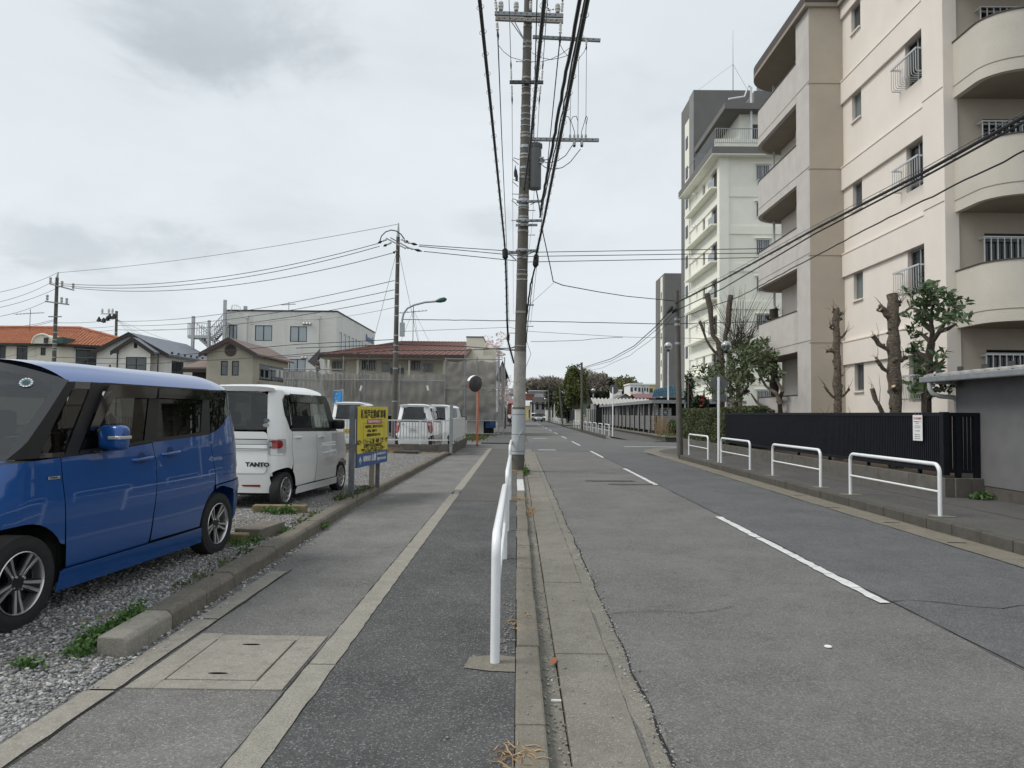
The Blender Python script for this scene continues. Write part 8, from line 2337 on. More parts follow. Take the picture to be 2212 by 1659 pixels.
def far_van(label, loc, rz, s, P_):
 wt = [(.2, -.03), (.5, .0), (.9, -.01), (1.0, -.03), (1.6, -.16)]
 C = Car('van', label, loc, rz, .85, wt, -1.9, [(.2, -2.3), (1.0, -2.32), (1.7, -2.2)], 1.5, [(.2, 2.2), (.55, 2.3), (.8, 2.2), (.95, 1.95)], P_, 1.58, .16, cat='van')
 af = lambda cx, a0, a1: arcpts(cx, .33, .40, a0, a1, 10)
 C.panel([(C.uf(0), .95)] + [(1.2, .98), (-1.9, 1.0), (C.ur(0), 1.0), (C.ur(0), .25), (-1.84, .25)] + af(-1.4, 175, 5) + [(-.98, .22), (.98, .22)] + af(1.4, 175, 5) + [(1.84, .22), (C.uf(0), .22)], 'body_side', P_)
 C.panel([(1.0, 1.0), (-1.85, 1.02), (-1.8, 1.52), (.35, 1.52)], 'side_glass', 'car_dark', 0)
 C.panel([(-1.86, 1.0), (C.ur(0), 1.0), (C.ur(0), 1.58), (-1.8, 1.58)], 'rear_panel', P_, 0)
 C.windshield((1.25, .98, .80), (.5, 1.57, .68), .35, .25, mat='car_tint', dz=.12); C.roof(.5, -2.2, .25)
 mb = MB(); vs = []
 for j in range(7):
  for i in range(13):
   k = -1 + i / 6; t = j / 6; x = (1.25 + .35 * (1 - k * k)) * (1 - t) + (2.0 + .2 * (1 - k * k)) * t; vs.append((x, k * (.80 - .1 * t), .98 - .16 * t * t + .04 * (1 - k * k)))
 mb.add(vs, [(j * 13 + i, (j + 1) * 13 + i, (j + 1) * 13 + i + 1, j * 13 + i + 1) for j in range(6) for i in range(12)], 0, True); mb.build('bonnet', P_, C.root)
 C.panel([(C.uf(.40), .78), (C.uf(.74), .82), (C.uf(.76), .68), (C.uf(.42), .66)], 'headlight', 'lamp_clear', .01)
 C.panel([(C.uf(.36), .76), (C.uf(-.36), .76), (C.uf(-.36), .66), (C.uf(.36), .66)], 'grille', 'gloss_black', .01, (1,))
 C.panel([(C.uf(.5), .45), (C.uf(-.5), .45), (C.uf(-.5), .3), (C.uf(.5), .3)], 'air_intake', 'gloss_black', .01, (1,))
 C.innards(-1.5, 1.0, .9)
 for y in (.8, -.8):
  for x in (1.4, -1.4): C.wheel(x, y, .33, .2, 5)
 for sd in (1, -1): C.part(bx(.85, 1.0, min(sd * .84, sd * 1.02), max(sd * .84, sd * 1.02), 1.0, 1.17), 'door_mirror', P_, .04)
 return C
far_van('silver-white minivan driving towards the camera at the far end', V((4.0, 137, -.05)), R(-90), 1, 'paint_silver')
far_van('white minivan parked behind the approaching silver one', V((5.0, 156, -.05)), R(-35), 1, 'paint_white2')

# ---------------------------------------------------------------- garden trees on the right
def pollard(label, base, top, r0, r1, stubs, seed, bark='bark', knob=1.25):
 """pruned trunk: tapered, knobbly, with cut limbs; stubs: (height fraction, dx, dy, dz, r)"""
 t = thing('pollarded_tree', label, 'tree', base, world=True); rnd = random.Random(seed)
 b, tp = V(base), V(top); n = 26; pts, rr = [], []
 for i in range(n + 1):
  f = i / n; pts.append(b.lerp(tp, f) + V((rnd.uniform(-.02, .02), rnd.uniform(-.02, .02), 0))); rr.append((r0 + (r1 - r0) * f) * rnd.uniform(.84, 1.16))
 mb = MB(); mb.tube(pts, rr, 14); tr = mb.build('trunk', bark, t)
 mb = MB(); mb.lathe([(.0001, .004), (rr[-1] * .8, .004)], 10, tp, caps=False); mb.build('cut_top', 'cut_wood', t)
 for (f, dx, dy, dz, r) in stubs:
  p = b.lerp(tp, f); e = p + V((dx, dy, dz)); q = [p]; rr2 = [r * 1.5]
  for i in range(1, 6):
   t_ = i / 5; q.append(V((p.x + dx * t_ ** .8, p.y + dy * t_, p.z + dz * t_ ** 1.5)) + V((rnd.uniform(-1, 1), rnd.uniform(-1, 1), rnd.uniform(-1, 1))) * r * .45); rr2.append(r * rnd.uniform(.75, 1.1) * (1.15 if i == 5 else 1))
  mb = MB(); mb.tube(q, rr2, 8); lm = mb.build('limb', bark, t); e = q[-1]; d = (q[-1] - q[-2]).normalized()
  mb = MB(); mb.cyl(e, e + d * .008, rr2[-1] * .75, n=8); mb.build('cut_face', 'cut_wood', t)
  for k in range(3):
   mb = MB(); mb.sphere(q[rnd.choice((2, 3, 4, 5))] + V((rnd.uniform(-1, 1), rnd.uniform(-1, 1), rnd.uniform(-.5, 1))) * r * .8, r * rnd.uniform(.45, .8), 7, 5); mb.build('knob', bark, t)
  for k in range(3):
   mb = MB(); w2 = e + V((rnd.uniform(-.22, .22), rnd.uniform(-.1, .1), rnd.uniform(.05, .35))); s0 = q[rnd.choice((3, 4, 5))]; mb.tube([s0, s0.lerp(w2, .5) + V((.03, 0, .02)), w2], [.009, .006, .002], 4); mb.build('shoot', bark, t)
 for k in range(30):
  f = rnd.uniform(.05, .98); p = b.lerp(tp, f); a = rnd.uniform(0, 6.28); mb = MB(); rad = r0 + (r1 - r0) * f
  mb.sphere(p + V((math.cos(a) * rad * .9, math.sin(a) * rad * .9, 0)), rad * rnd.uniform(.18, .42), 7, 5, 0, (1, 1, rnd.uniform(.6, 1.6))); mb.build('knob', bark, t)
 return t
def at(u, v, X):
 """point seen at (u, v) lying in the plane X"""
 d = P(u, v, 10) - V((0, 0, CAM_H)); return V((0, 0, CAM_H)) + d * (X / d.x)
b, tp = at(1812, 890, 8.55), at(1806, 667, 8.55)
pollard('slim pollarded tree with stubby cut limbs left of the thick one', (b.x, b.y, .3), tp, .12, .085, [(.98, -.1, 0, .06, .05), (.93, .14, 0, .02, .045), (.9, -.13, 0, -.04, .04), (.42, -.34, 0, .28, .035), (.42, .3, 0, .25, .035), (.25, -.36, 0, .2, .045), (.25, .30, 0, .18, .03), (.72, -.28, 0, .04, .05), (.8, .22, 0, .16, .035), (.86, -.2, 0, .1, .03), (.12, -.12, -.1, .12, .05), (.55, .1, -.1, .1, .03), (.95, .16, 0, .1, .04)], 1)
b, tp = at(1936, 890, 8.6), at(1928, 636, 8.6)
pollard('thick pollarded trunk with sawn-off limbs in front of the cream wall', (b.x, b.y, .3), tp, .15, .12, [(.28, -.55, 0, .75, .06), (.55, -.42, 0, .3, .05), (.68, -.5, 0, .35, .055), (.86, -.25, 0, .22, .075), (.93, .2, 0, .12, .05), (.88, .55, .1, .30, .03), (.45, -.1, -.15, .1, .05), (.2, .35, 0, .15, .06), (.62, .3, 0, .1, .05), (.06, -.25, 0, .06, .07)], 2)
b, tp = at(1556, 880, 9.6), at(1556, 745, 9.6)
t4 = pollard('tall forked pollard in front of the white apartment block', (b.x, b.y, .3), tp, .2, .17, [(.97, -.6, .1, 2.6, .13), (.97, .55, 0, 2.5, .13), (.9, -1.0, 0, 1.6, .07), (.75, .2, 0, .5, .06)], 3)
f1, f2 = at(1530, 652, 9.6), at(1574, 640, 9.6)
b, tp = at(1671, 720, 9.9), at(1672, 668, 9.9)
pollard('dark sawn trunk showing beside the curved landings', (b.x, b.y, .3), tp, .16, .15, [(.9, -.3, 0, .3, .05), (.97, .1, 0, .15, .06)], 5, 'bark_dark')
c0 = at(1597, 750, 10.4); tw_ = thing('twiggy_pollard', 'bare pollard head with a fountain of thin shoots', 'tree', (c0.x, c0.y, .3), world=True); rnd = random.Random(4)
mb = MB(); mb.tube([(c0.x - .1, c0.y, .3), (c0.x - .05, c0.y, c0.z * .6), c0 + V((-.6, 0, .1)), c0 + V((-.2, 0, -.05)), c0, c0 + V((.3, 0, .05))], [.13, .11, .1, .1, .12, .08], 8); mb.build('trunk', 'bark_dark', tw_)
mb = MB()
for k in range(90):
 s = c0 + V((rnd.uniform(-.35, .4), rnd.uniform(-.2, .2), .02)); a = rnd.gauss(0, .5); L_ = rnd.uniform(1.2, 3.1); d = V((math.sin(a), rnd.gauss(0, .3), math.cos(a))).normalized()
 mb.tube([s, s + d * L_ * .35, s + d * L_ * .7 + V((math.sin(a) * .12, 0, -.03)), s + d * L_ + V((math.sin(a) * .3, 0, -.1))], [.016, .012, .008, .004], 4)
mb.build('shoots', 'bark_dark', tw_)['kind'] = 'stuff'

def rosettes(tips, n, size, spread, mat, seed, parent, name='leaves', aspect=.34):
 """whorls of long leaves at twig ends: one mesh of individual curved leaves"""
 g = np.random.default_rng(seed); vs, fs = [], []
 for p, d in tips:
  d = V(d).normalized(); a0 = d.orthogonal().normalized(); b0 = d.cross(a0)
  for k in range(n):
   t = g.uniform(0, 6.28); el = g.uniform(.1, 1.0); L_ = size * g.uniform(.7, 1.25)
   r = (a0 * math.cos(t) + b0 * math.sin(t)); ld = (r * math.cos(el) + d * math.sin(el)).normalized(); s = ld.cross(d); s = s.normalized() if s.length > 1e-4 else a0
   dr = V((0, 0, -L_ * g.uniform(.05, .3))); o = V(p) + V(tuple(g.normal(0, spread, 3))); i = len(vs); w = L_ * aspect * .5
   m1 = o + ld * L_ * .35; m2 = o + ld * L_ * .7 + dr * .5; e = o + ld * L_ + dr
   up = s.cross(ld) * w * .25
   vs += [o, m1 + s * w + up, m1, m1 - s * w + up, m2 + s * w * .85 + up, m2, m2 - s * w * .85 + up, e]
   fs += [(i, i + 2, i + 1), (i, i + 3, i + 2), (i + 1, i + 2, i + 5, i + 4), (i + 2, i + 3, i + 6, i + 5), (i + 4, i + 5, i + 7), (i + 5, i + 6, i + 7)]
 mb = MB(); mb.add(vs, fs); o = mb.build(name, mat, parent); return o
b = at(2000, 890, 8.5); lt_ = thing('broadleaf_tree', 'small evergreen tree with big glossy leaves beside the thick pollard', 'tree', (b.x, b.y, .3), world=True)
def limb(mb, pts, r0, r1): mb.tube(pts, [r0 + (r1 - r0) * i / (len(pts) - 1) for i in range(len(pts))], 9)
U = lambda u, v, dx=0: at(u, v, 8.5 + dx)
mb = MB(); limb(mb, [U(2001, 900), U(2001, 850), U(2003, 810), U(2006, 775), U(2012, 740)], .1, .075)
for q in ([(2012, 740), (2014, 715), (2010, 690), (2016, 660), (2012, 640)], [(2012, 740), (2030, 715), (2045, 690), (2050, 665)], [(2006, 775), (1990, 765), (1975, 760), (1968, 740)], [(2003, 810), (2025, 790), (2040, 775)], [(2001, 850), (1985, 840), (1970, 838)], [(2001, 865), (2020, 845), (2040, 835)], [(2014, 715), (1995, 700), (1985, 680), (1975, 665)], [(2030, 715), (2048, 710), (2065, 700)], [(2010, 690), (1998, 670), (1992, 650)], [(2012, 740), (1995, 725), (1980, 715)], [(2003, 800), (1990, 790), (1978, 785)]):
 rr_ = random.Random(q[-1][0]); limb(mb, [U(u_, v_, i * rr_.uniform(-.1, .1)) for i, (u_, v_) in enumerate(q)], .055, .02)
mb.build('trunk', 'bark_dark', lt_)
rnd = random.Random(9); tips = []
for (u_, v_, su, sv, n) in ((2015, 632, 36, 10, 26), (2048, 655, 20, 16, 13), (1985, 655, 18, 14, 10), (1990, 690, 26, 16, 16), (2050, 690, 22, 10, 10), (2030, 660, 30, 16, 12), (2072, 690, 12, 8, 5), (1975, 720, 14, 12, 7), (1978, 760, 16, 10, 8), (1990, 790, 18, 12, 8), (1972, 835, 14, 10, 7), (1995, 815, 16, 12, 8), (2030, 770, 14, 10, 4), (2036, 838, 16, 12, 7), (2020, 800, 12, 10, 4), (2005, 845, 14, 10, 6)):
 for k in range(n):
  p = U(u_ + rnd.gauss(0, su * .75), v_ + rnd.gauss(0, sv * .75), rnd.uniform(-.3, .3)); tips.append((p, (rnd.uniform(-.6, .6), rnd.uniform(-.6, .3), rnd.uniform(.2, 1))))
rosettes(tips, 8, .18, .03, 'leaf_magnolia', 12, lt_)
def shrub(label, spots, X0, n, size, seed, trunks, mat='leaf_bush', spread=.04, k=8):
 t = thing('evergreen_shrub', label, 'tree', at(trunks[0][0][0], 890, X0), world=True); rnd = random.Random(seed); tips = []
 mb = MB()
 for q in trunks: limb(mb, [at(u_, v_, X0 + rnd.uniform(-.15, .15)) for u_, v_ in q], .085, .025)
 mb.build('trunk', 'bark', t)
 for (u_, v_, su, sv, w) in spots:
  for i in range(int(n * w)):
   p = at(u_ + rnd.gauss(0, su * .55), v_ + rnd.gauss(0, sv * .55), X0 + rnd.uniform(-.7, .6)); tips.append((p, (rnd.uniform(-.7, .5), rnd.uniform(-.7, .3), rnd.uniform(.1, 1))))
 rosettes(tips, k, size, spread, mat, seed, t); return t
shrub('tall pale-leaved evergreen shrub rising above the hedge', [(1585, 790, 34, 34, 1.4), (1610, 760, 22, 16, .7), (1560, 820, 40, 22, 1.2), (1530, 805, 22, 22, .7), (1600, 825, 30, 25, .8), (1545, 845, 30, 14, .5), (1580, 855, 30, 14, .4)], 9.0, 62, .2, 21, [[(1600, 885), (1598, 850), (1590, 815), (1580, 780)], [(1590, 880), (1575, 845), (1560, 820)], [(1596, 860), (1615, 835), (1620, 800)], [(1590, 870), (1560, 860), (1535, 835), (1525, 815)]])
shrub('evergreen shrub with bent trunk in front of the ground floor landing', [(1640, 745, 22, 14, .7), (1645, 770, 28, 14, .8), (1660, 800, 22, 16, .6), (1635, 790, 24, 14, .6), (1655, 762, 24, 16, .5), (1680, 815, 10, 8, .15)], 8.9, 44, .2, 22, [[(1686, 893), (1684, 870), (1678, 850), (1655, 835), (1640, 810), (1638, 780)], [(1670, 890), (1655, 882), (1635, 870), (1622, 850)], [(1682, 868), (1690, 845), (1680, 825), (1668, 805)]])
cam_b = at(1512, 870, 8.6); ct = thing('camellia_bush', 'camellia bush with red flowers behind the hedge', 'shrub', (cam_b.x, cam_b.y, .4), world=True)
place('foliage', leaf_mesh(blob_pts(clumpy(at(1512, 870, 8.6), (.42, .4, .42), 10, 3, .45), 2600, 3), .1, 'leaf_camellia', 4, .6, name='foliage'), ct)
for i in range(11):
 q = at(1512 + rnd.uniform(-16, 18), 868 + rnd.uniform(-13, 14), 8.47); mb = MB()
 for k in range(6):
  a = k * 1.047; e1 = V((math.cos(a) * .04, -.02, math.sin(a) * .04)); e2 = V((math.cos(a + .9) * .04, -.02, math.sin(a + .9) * .04)); mb.quad(q, q + e1, q + (e1 + e2) * .7 + V((0, -.02, 0)), q + e2)
 mb.build('flower', 'petal_red', ct)
pk = at(1486, 850, 8.9); pt_ = thing('dark_shrub', 'narrow dark shrub squeezed between the slim pole and the grey tower', 'shrub', (pk.x, pk.y, 0), world=True)
place('foliage', leaf_mesh(blob_pts(clumpy(at(1487, 840, 9.6), (.32, .4, .9), 9, 6, .4), 1500, 6), .16, 'leaf_camellia', 6, .3, name='foliage'), pt_); mb = MB(); mb.cyl((pk.x, pk.y, 0), at(1487, 830, 9.6), .04, n=6); mb.build('stem', 'bark_dark', pt_)
yb = P(1450, 915, 49.5); yt = thing('yellow_green_bush', 'bright yellow-green bush at the foot of the globe lamp', 'shrub', (yb.x, 49.5, .2), world=True)
place('foliage', leaf_mesh(blob_pts(clumpy((yb.x + .2, 49.5, .7), (.6, .5, .5), 8, 4, .45), 900, 8), .16, 'leaf_weed', 8, .4, name='foliage'), yt)
gt = thing('dry_reeds', 'clump of dry reeds beside the globe lamp post', 'grass clump', (yb.x - .9, 48.5, .2), world=True); mb = MB()
for k in range(70):
 x0_, y0_ = yb.x - .9 + rnd.gauss(0, .3), 48.4 + rnd.gauss(0, .3); mb.tube([(x0_, y0_, .2), (x0_ + rnd.gauss(0, .1), y0_, .9), (x0_ + rnd.gauss(0, .35), y0_, 1.5)], [.012, .009, .004], 4)
mb.build('stems', 'dry_grass', gt)['kind'] = 'stuff'

# ---------------------------------------------------------------- stones, weeds, litter
def stones_mesh(pts, smin, smax, seed, mat='stones', flat=.6, name='stones'):
 g = np.random.default_rng(seed); n = len(pts)
 t = (1 + 5 ** .5) / 2
 ico = np.array([(-1, 0, .5), (1, 0, .5), (0, 1, .4), (0, -1, .4), (.6, .5, -.6), (-.6, .5, -.6), (-.5, -.6, -.6), (.6, -.6, -.6), (0, 0, 1)], float)
 F = [(0, 3, 8), (3, 1, 8), (1, 2, 8), (2, 0, 8), (0, 6, 3), (3, 6, 7), (3, 7, 1), (1, 7, 4), (1, 4, 2), (2, 4, 5), (2, 5, 0), (0, 5, 6)]
 sz = smin + (smax - smin) * g.uniform(0, 1, n) ** 2.2
 a = g.uniform(0, 6.28, n); ca, sa = np.cos(a), np.sin(a)
 v = ico[None] * (1 + .28 * g.normal(0, 1, (n, 9, 3))) * np.array([1, .75, flat]) * sz[:, None, None] * .5
 x = v[..., 0] * ca[:, None] - v[..., 1] * sa[:, None]; y = v[..., 0] * sa[:, None] + v[..., 1] * ca[:, None]
 v = np.stack([x, y, v[..., 2]], -1) + np.asarray(pts)[:, None, :]
 f = (np.array(F)[None] + (np.arange(n) * 9)[:, None, None]).reshape(-1, 3)
 me = bpy.data.meshes.new(name); me.vertices.add(n * 9); me.vertices.foreach_set('co', v.ravel()); m = len(f)
 me.loops.add(3 * m); me.loops.foreach_set('vertex_index', f.ravel()); me.polygons.add(m); me.polygons.foreach_set('loop_start', np.arange(0, 3 * m, 3)); me.update(calc_edges=True); me.materials.append(MT(mat)); return me
g_ = np.random.default_rng(77)
pts = []
while len(pts) < 24000:
 y = 2.0 + 7.5 * g_.uniform() ** 1.6; x = -2.38 - g_.exponential(1.0)
 if x < -5.2 or (y > 4.4 and x > kx(y) - .2): continue
 if -.0 < math.sin(x * 2.3 + y * .9) * math.sin(y * 1.9 - x) and g_.uniform() < .35: continue
 pts.append((x, y, lot_z(x, y) + .012 * math.sin(x * 2.1 + y) * math.sin(y * 1.7 - x) + .004))
tag(place('gravel_stones', stones_mesh(pts, .009, .036, 5)), 'loose grey gravel stones in the near parking lot', 'gravel', kind='stuff')
pts = [(x, y, lot_z(x, y) + .012) for x, y in zip(-2.8 - g_.exponential(2.0, 5000), g_.uniform(9, 25.5, 5000)) if x > -9]
tag(place('gravel_stones', stones_mesh(pts, .014, .036, 6)), 'loose gravel stones scattered over the far half of the lot', 'gravel', kind='stuff')
pts = [(g_.normal(-2.42, .05), y, .012) for y in g_.uniform(3.9, 4.6, 90)] + [(kx(y) + abs(g_.normal(.03, .05)), y, .008) for y in g_.uniform(4.6, 9, 420)] + [(kx(y) + abs(g_.normal(.05, .1)), y, .006) for y in g_.uniform(9, 24, 260)]
tag(place('kerb_gravel', stones_mesh(pts, .010, .036, 7)), 'gravel spilled along the foot of the parking lot kerb', 'gravel', kind='stuff')
pts = [(g_.uniform(.165, .27), y, -.062) for y in 2.5 + g_.exponential(4, 420)] + [(.73 + g_.normal(0, .03), y, -.042) for y in 2.6 + g_.exponential(6, 700)] + [(g_.uniform(.3, .6), y, -.037) for y in 3 + g_.exponential(5, 90)]
tag(place('gutter_grit', stones_mesh(pts, .008, .024, 8)), 'grit and small stones lying in the left gutter', 'grit', kind='stuff')
pts = [(-.06 + g_.normal(0, .035), y, .006) for y in 4.65 + g_.exponential(1.2, 230)] + [(g_.uniform(-1.05, -.02), y, .004) for y in g_.uniform(3, 9, 60)] + [(g_.uniform(.02, .14), y, .012) for y in g_.uniform(3, 9, 40)]
tag(place('white_chippings', stones_mesh(pts, .006, .026, 9, 'pebble')), 'pale chippings beside the near guardrail post', 'grit', kind='stuff')
def weed(label, spots, n, size, seed, mat='leaf_weed', h=.05, cat='weed', name='weed_patch'):
 g = np.random.default_rng(seed); pts = []
 for (x, y, z, rx, ry) in spots:
  k = n // len(spots); pts.append(np.stack([g.normal(x, rx, k), g.normal(y, ry, k), z + np.abs(g.normal(0, h, k))], 1))
 t = tag(place(name, leaf_mesh(np.concatenate(pts), size, mat, seed, .75, .6, name=name)), label, cat, kind='stuff'); return t
weed('lush green clover patch growing at the end of the lot kerb', [(-2.67, 4.55, .07, .04, .05), (-2.68, 4.75, .08, .03, .09), (-2.66, 4.98, .1, .02, .07), (-2.68, 4.42, .03, .045, .035)], 1100, .028, 1, h=.035)
weed('small clover patch alone on the near gravel', [(-2.85, 4.2, .04, .05, .025)], 120, .028, 2, h=.025)
weed('weeds between the wheel block and the blue minivan tyre', [(-3.0, 7.7, .1, .06, .04), (-2.9, 7.88, .1, .05, .03)], 300, .03, 3, h=.03)
weed('weeds at the right end of the mossy wheel block', [(-2.74, 8.5, .1, .03, .07)], 180, .03, 4, h=.025)
weed('grass tuft at the foot of the parking sign', [(-2.85, 11.75, .1, .08, .12), (-2.82, 12.3, .1, .06, .2), (-2.76, 13.1, .1, .05, .2)], 900, .04, 5, 'leaf_weed_dull', .03)
weed('thin weeds along the back edge of the lot kerb', [(kx(y) - .26, y, .1, .05, .15) for y in (6.0, 6.6, 7.3, 9.2, 9.9)], 350, .035, 6, 'leaf_weed_dull', .025)
weed('weed sprouting from the kerb face near the timber stop', [(kx(9.4) + .03, 9.4, .02, .025, .05)], 60, .035, 7, h=.03)
weed('green weed at the foot of the big concrete pole', [(.23, 19.1, -.02, .04, .15), (.25, 18.7, -.03, .03, .12)], 320, .05, 8, h=.06)
weed('small weed growing from the pavement by the bin store', [(8.3, 12.85, .1, .08, .05)], 160, .06, 9, h=.05)
weed('grass verge in front of the scaffolded flats', [(-3.4, 47, -.1, .9, 2.5), (-4.5, 49, -.1, 1.2, 1.5)], 4000, .12, 10, 'leaf_weed_dull', .05)
weed('weeds round the tyre by the timber stop', [(-3.35, 10.1, .1, .12, .06)], 200, .05, 11, h=.04)
weed('weeds on the soil of the planter corner', [(9.6, 44, .25, .4, 2), (11, 43.2, .25, 1.2, .4)], 900, .09, 12, 'leaf_weed_dull', .06)
def straw(label, c, rx, ry, n, L_, seed, up=.35):
 rnd_ = random.Random(seed); mb = MB()
 for k in range(n):
  p = V((rnd_.gauss(c[0], rx), rnd_.gauss(c[1], ry), c[2])); a = rnd_.uniform(0, 6.28); l = L_ * rnd_.uniform(.5, 1.2); d = V((math.cos(a), math.sin(a), rnd_.uniform(.05, up * 2)))
  mb.tube([p, p + d * l * .5, p + d * l + V((0, 0, -l * .25))], [.0035, .003, .0015], 3)
 return tag(place('dry_grass', mb.mesh('dry_grass', 'dry_grass')), label, 'dry grass')
straw('dry straw tuft beside the clover at the kerb end', (-2.85, 4.95, .09), .08, .05, 60, .1, 1)
straw('dry roots on the kerb next to the near guardrail', (.03, 5.3, .01), .06, .12, 28, .09, 2, .1)
straw('dead twigs at the bottom edge of the near kerb', (.0, 3.28, .01), .05, .05, 40, .09, 3, .15)
straw('dry grass on the kerb before the white painted stones', (.0, 12.9, .01), .1, .15, 90, .12, 4, .15)
straw('dry grass at the foot of the big pole', (-.02, 19.1, .01), .15, .12, 120, .14, 5, .2)
straw('straw tuft in the gutter crack', (.2, 11.6, -.04), .03, .25, 90, .12, 6, .5)
straw('heap of dry grass against the block wall', (-5.0, 25.6, .1), .55, .2, 420, .3, 7, .5)
straw('dry grass strewn along the block wall corner', (-3.6, 25.5, .08), .7, .2, 420, .2, 8, .3)
straw('dry grass heap behind the white minicar mirror', (-6.6, 25.6, .1), .35, .15, 260, .32, 9, .6)
pk_ = thing('old_plank', 'weathered plank lying in the dry grass by the block wall', 'plank', (-3.95, 25.2, .1), R(-14)); bx(-.45, .45, -.08, .08, 0, .06).build('board', 'dark_board', pk_, .006); bx(-.4, .5, .1, .16, .0, .09).build('board', 'wood_grey', pk_, .006)
lf = MB(); lf.add([(.225, 4.62, -.05), (.26, 4.6, -.035), (.27, 4.66, -.02), (.235, 4.68, -.03)], [(0, 1, 2, 3)]); tag(place('dead_leaf', lf.mesh('dead_leaf', 'terracotta')), 'curled brown leaf in the left gutter', 'leaf')
bx(.205, .262, 4.06, 4.075, -.066, -.056).build('cigarette_end', 'paper_white'); tag(bpy.data.objects['cigarette_end'], 'white cigarette end lying in the left gutter', 'litter')

# ---------------------------------------------------------------- people
def skin_body(name, verts, edges, radii, mat, parent, sub=2):
 me = bpy.data.meshes.new(name); me.from_pydata(verts, edges, []); me.materials.append(MT(mat)); o = place(name, me, parent)
 m = o.modifiers.new('skin', 'SKIN'); m.use_smooth_shade = True
 for i, r in enumerate(radii):
  d = me.skin_vertices[0].data[i]; d.radius = r if isinstance(r, tuple) else (r, r)
 me.skin_vertices[0].data[0].use_root = True
 s = o.modifiers.new('sub', 'SUBSURF'); s.levels = sub; s.render_levels = sub; return o
def person(label, loc, rz, s, J, shirt, trousers):
 """J: joint name -> local point for a 1.7 m figure facing +x"""
 t = thing('person', label, 'person', loc, rz); t.scale = (s, s, s)
 n = ['pel', 'spi', 'che', 'nec', 'hea', 'top', 'shl', 'ell', 'hal', 'shr', 'elr', 'har', 'hil', 'knl', 'anl', 'tol', 'hir', 'knr', 'anr', 'tor']; ix = {k: i for i, k in enumerate(n)}
 E_ = [('pel', 'spi'), ('spi', 'che'), ('che', 'nec'), ('nec', 'hea'), ('hea', 'top'), ('che', 'shl'), ('shl', 'ell'), ('ell', 'hal'), ('che', 'shr'), ('shr', 'elr'), ('elr', 'har'), ('pel', 'hil'), ('hil', 'knl'), ('knl', 'anl'), ('anl', 'tol'), ('pel', 'hir'), ('hir', 'knr'), ('knr', 'anr'), ('anr', 'tor')]
 rd = dict(pel=(.13, .1), spi=(.125, .09), che=(.14, .1), nec=.05, hea=.085, top=.07, shl=.065, ell=.042, hal=.035, shr=.065, elr=.042, har=.035, hil=.085, knl=.058, anl=.04, tol=.035, hir=.085, knr=.058, anr=.04, tor=.035)
 skin_body('body', [J[k] for k in n], [(ix[a], ix[b]) for a, b in E_], [rd[k] for k in n], 'skin', t)
 def sub(ks, mat, nm, g):
  k2 = {k: i for i, k in enumerate(ks)}; skin_body(nm, [J[k] for k in ks], [(k2[a], k2[b]) for a, b in E_ if a in k2 and b in k2], [tuple(q * g for q in rd[k]) if isinstance(rd[k], tuple) else rd[k] * g for k in ks], mat, t)
 sub(['che', 'spi', 'pel', 'shl', 'ell', 'shr', 'elr'], shirt, 'shirt', 1.22); sub(['pel', 'hil', 'knl', 'anl', 'hir', 'knr', 'anr'], trousers, 'trousers', 1.2)
 mb = MB(); h = V(J['hea']); mb.sphere(h + V((-.02, 0, .06)), .112, 12, 8); mb.build('hair', 'hair_black', t); return t
STAND = dict(pel=(0, 0, .92), spi=(0, 0, 1.08), che=(0, 0, 1.28), nec=(0, 0, 1.43), hea=(.02, 0, 1.55), top=(.01, 0, 1.64), shl=(0, .18, 1.36), ell=(-.02, .24, 1.1), hal=(.06, .24, .86), shr=(0, -.18, 1.36), elr=(-.02, -.24, 1.1), har=(.06, -.24, .86), hil=(0, .09, .86), knl=(.04, .1, .48), anl=(0, .1, .08), tol=(.14, .1, .03), hir=(0, -.09, .86), knr=(.04, -.1, .48), anr=(0, -.1, .08), tor=(.14, -.1, .03))
fz = P(685, 818, 51.4); wk = dict(STAND, ell=(.12, .26, 1.12), hal=(.3, .16, 1.2), elr=(.1, -.26, 1.12), har=(.25, -.28, 1.0), knr=(.12, -.1, .5))
person('worker in dark grey carrying a grey sheet on top of the scaffolding', (fz.x, 51.6, P(685, 822, 51.6).z), R(190), 1.0, wk, 'shirt_grey', 'trousers_dark')
gs = thing('grey_sheet', 'dark grey triangular sheet held up by the scaffold worker', 'sheet', (fz.x - .4, 51.2, fz.z + .6), world=True)
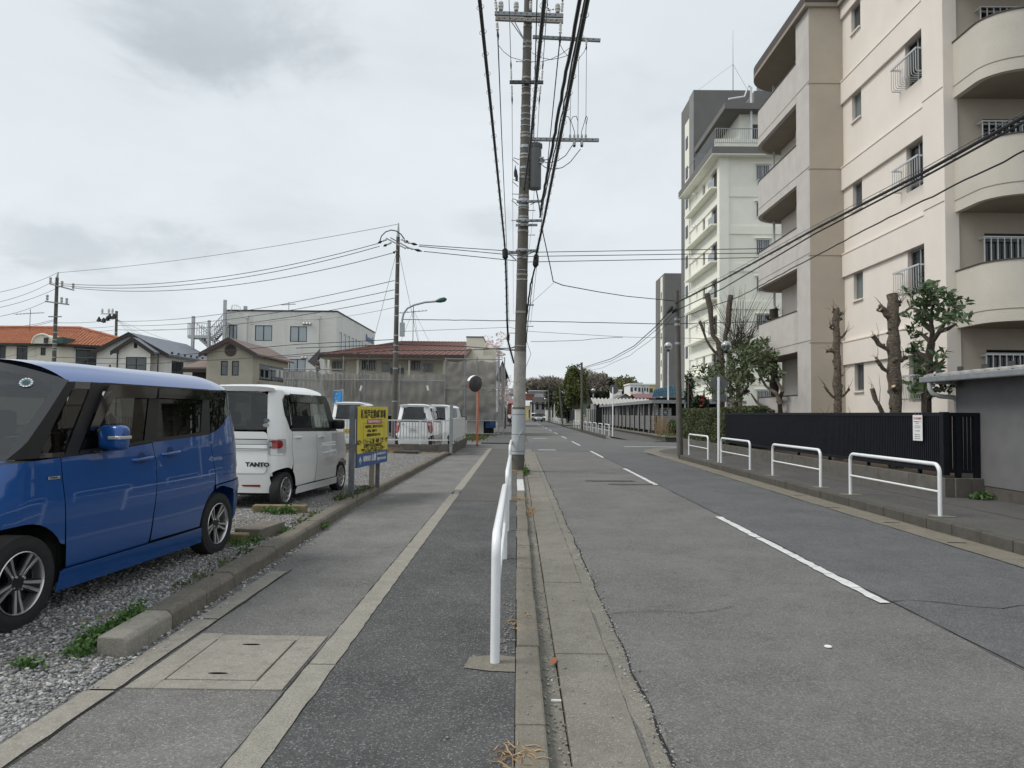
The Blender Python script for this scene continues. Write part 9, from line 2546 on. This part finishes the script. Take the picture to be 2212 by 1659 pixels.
a, b, c = P(664, 780.5, 51.1), P(692, 753, 51.3), P(680.5, 793, 51.2); mb = MB(); mb.prism([a, b, P(690, 766, 51.3), c], (0, .03, 0)); mb.build('cloth', 'sheet_grey', gs)
bk_x = P(1101.3, 905, 84).x
bk = thing('bicycle', 'bicycle ridden away along the far left pavement', 'bicycle', (bk_x, 84, 0), R(90))
for x in (-.5, .52):
 mb = MB(); mb.tube([V((x + .32 * math.cos(t), 0, .33 + .32 * math.sin(t))) for t in [i * math.pi / 10 for i in range(20)]], .018, 6, closed=True); w_ = mb.build('wheel', 'tyre', bk)
for q in ([(-.5, 0, .33), (-.1, 0, .3), (-.2, 0, .78), (-.5, 0, .33)], [(-.1, 0, .3), (.38, 0, .75), (.52, 0, .33)], [(-.2, 0, .7), (.38, 0, .75), (.36, 0, .98)], [(.32, .25, 1.0), (.38, 0, .98), (.32, -.25, 1.0)]):
 mb = MB(); mb.tube(q, .018, 6); mb.build('frame_tube', 'steel_dark', bk)
bx(-.32, -.08, -.08, .08, .8, .86).build('saddle', 'black_plastic', bk, .02)
ride = dict(STAND, pel=(-.2, 0, .92), spi=(-.17, 0, 1.06), che=(-.06, 0, 1.25), nec=(.0, 0, 1.38), hea=(.04, 0, 1.5), top=(.03, 0, 1.6), shl=(-.03, .18, 1.32), ell=(.12, .24, 1.1), hal=(.32, .22, 1.02), shr=(-.03, -.18, 1.32), elr=(.12, -.24, 1.1), har=(.32, -.22, 1.02), hil=(-.18, .1, .88), knl=(.18, .1, .72), anl=(.0, .1, .36), tol=(.1, .1, .28), hir=(-.18, -.1, .88), knr=(.1, -.1, .55), anr=(-.08, -.1, .2), tor=(.04, -.1, .14))
person('cyclist in white shirt and black trousers riding away on the left', (bk_x, 84, 0), R(90), 1.0, ride, 'shirt_white', 'trousers_dark')
person('pedestrian in a pink top beside the cream gate pillar', (P(1259.5, 905, 78).x + .05, 79, .09), R(-90), .98, dict(STAND, knl=(.15, .1, .5), anl=(.12, .1, .08), tol=(.26, .1, .05), anr=(-.15, -.1, .1), tor=(-.02, -.1, .04)), 'blossom', 'curtain_blue')
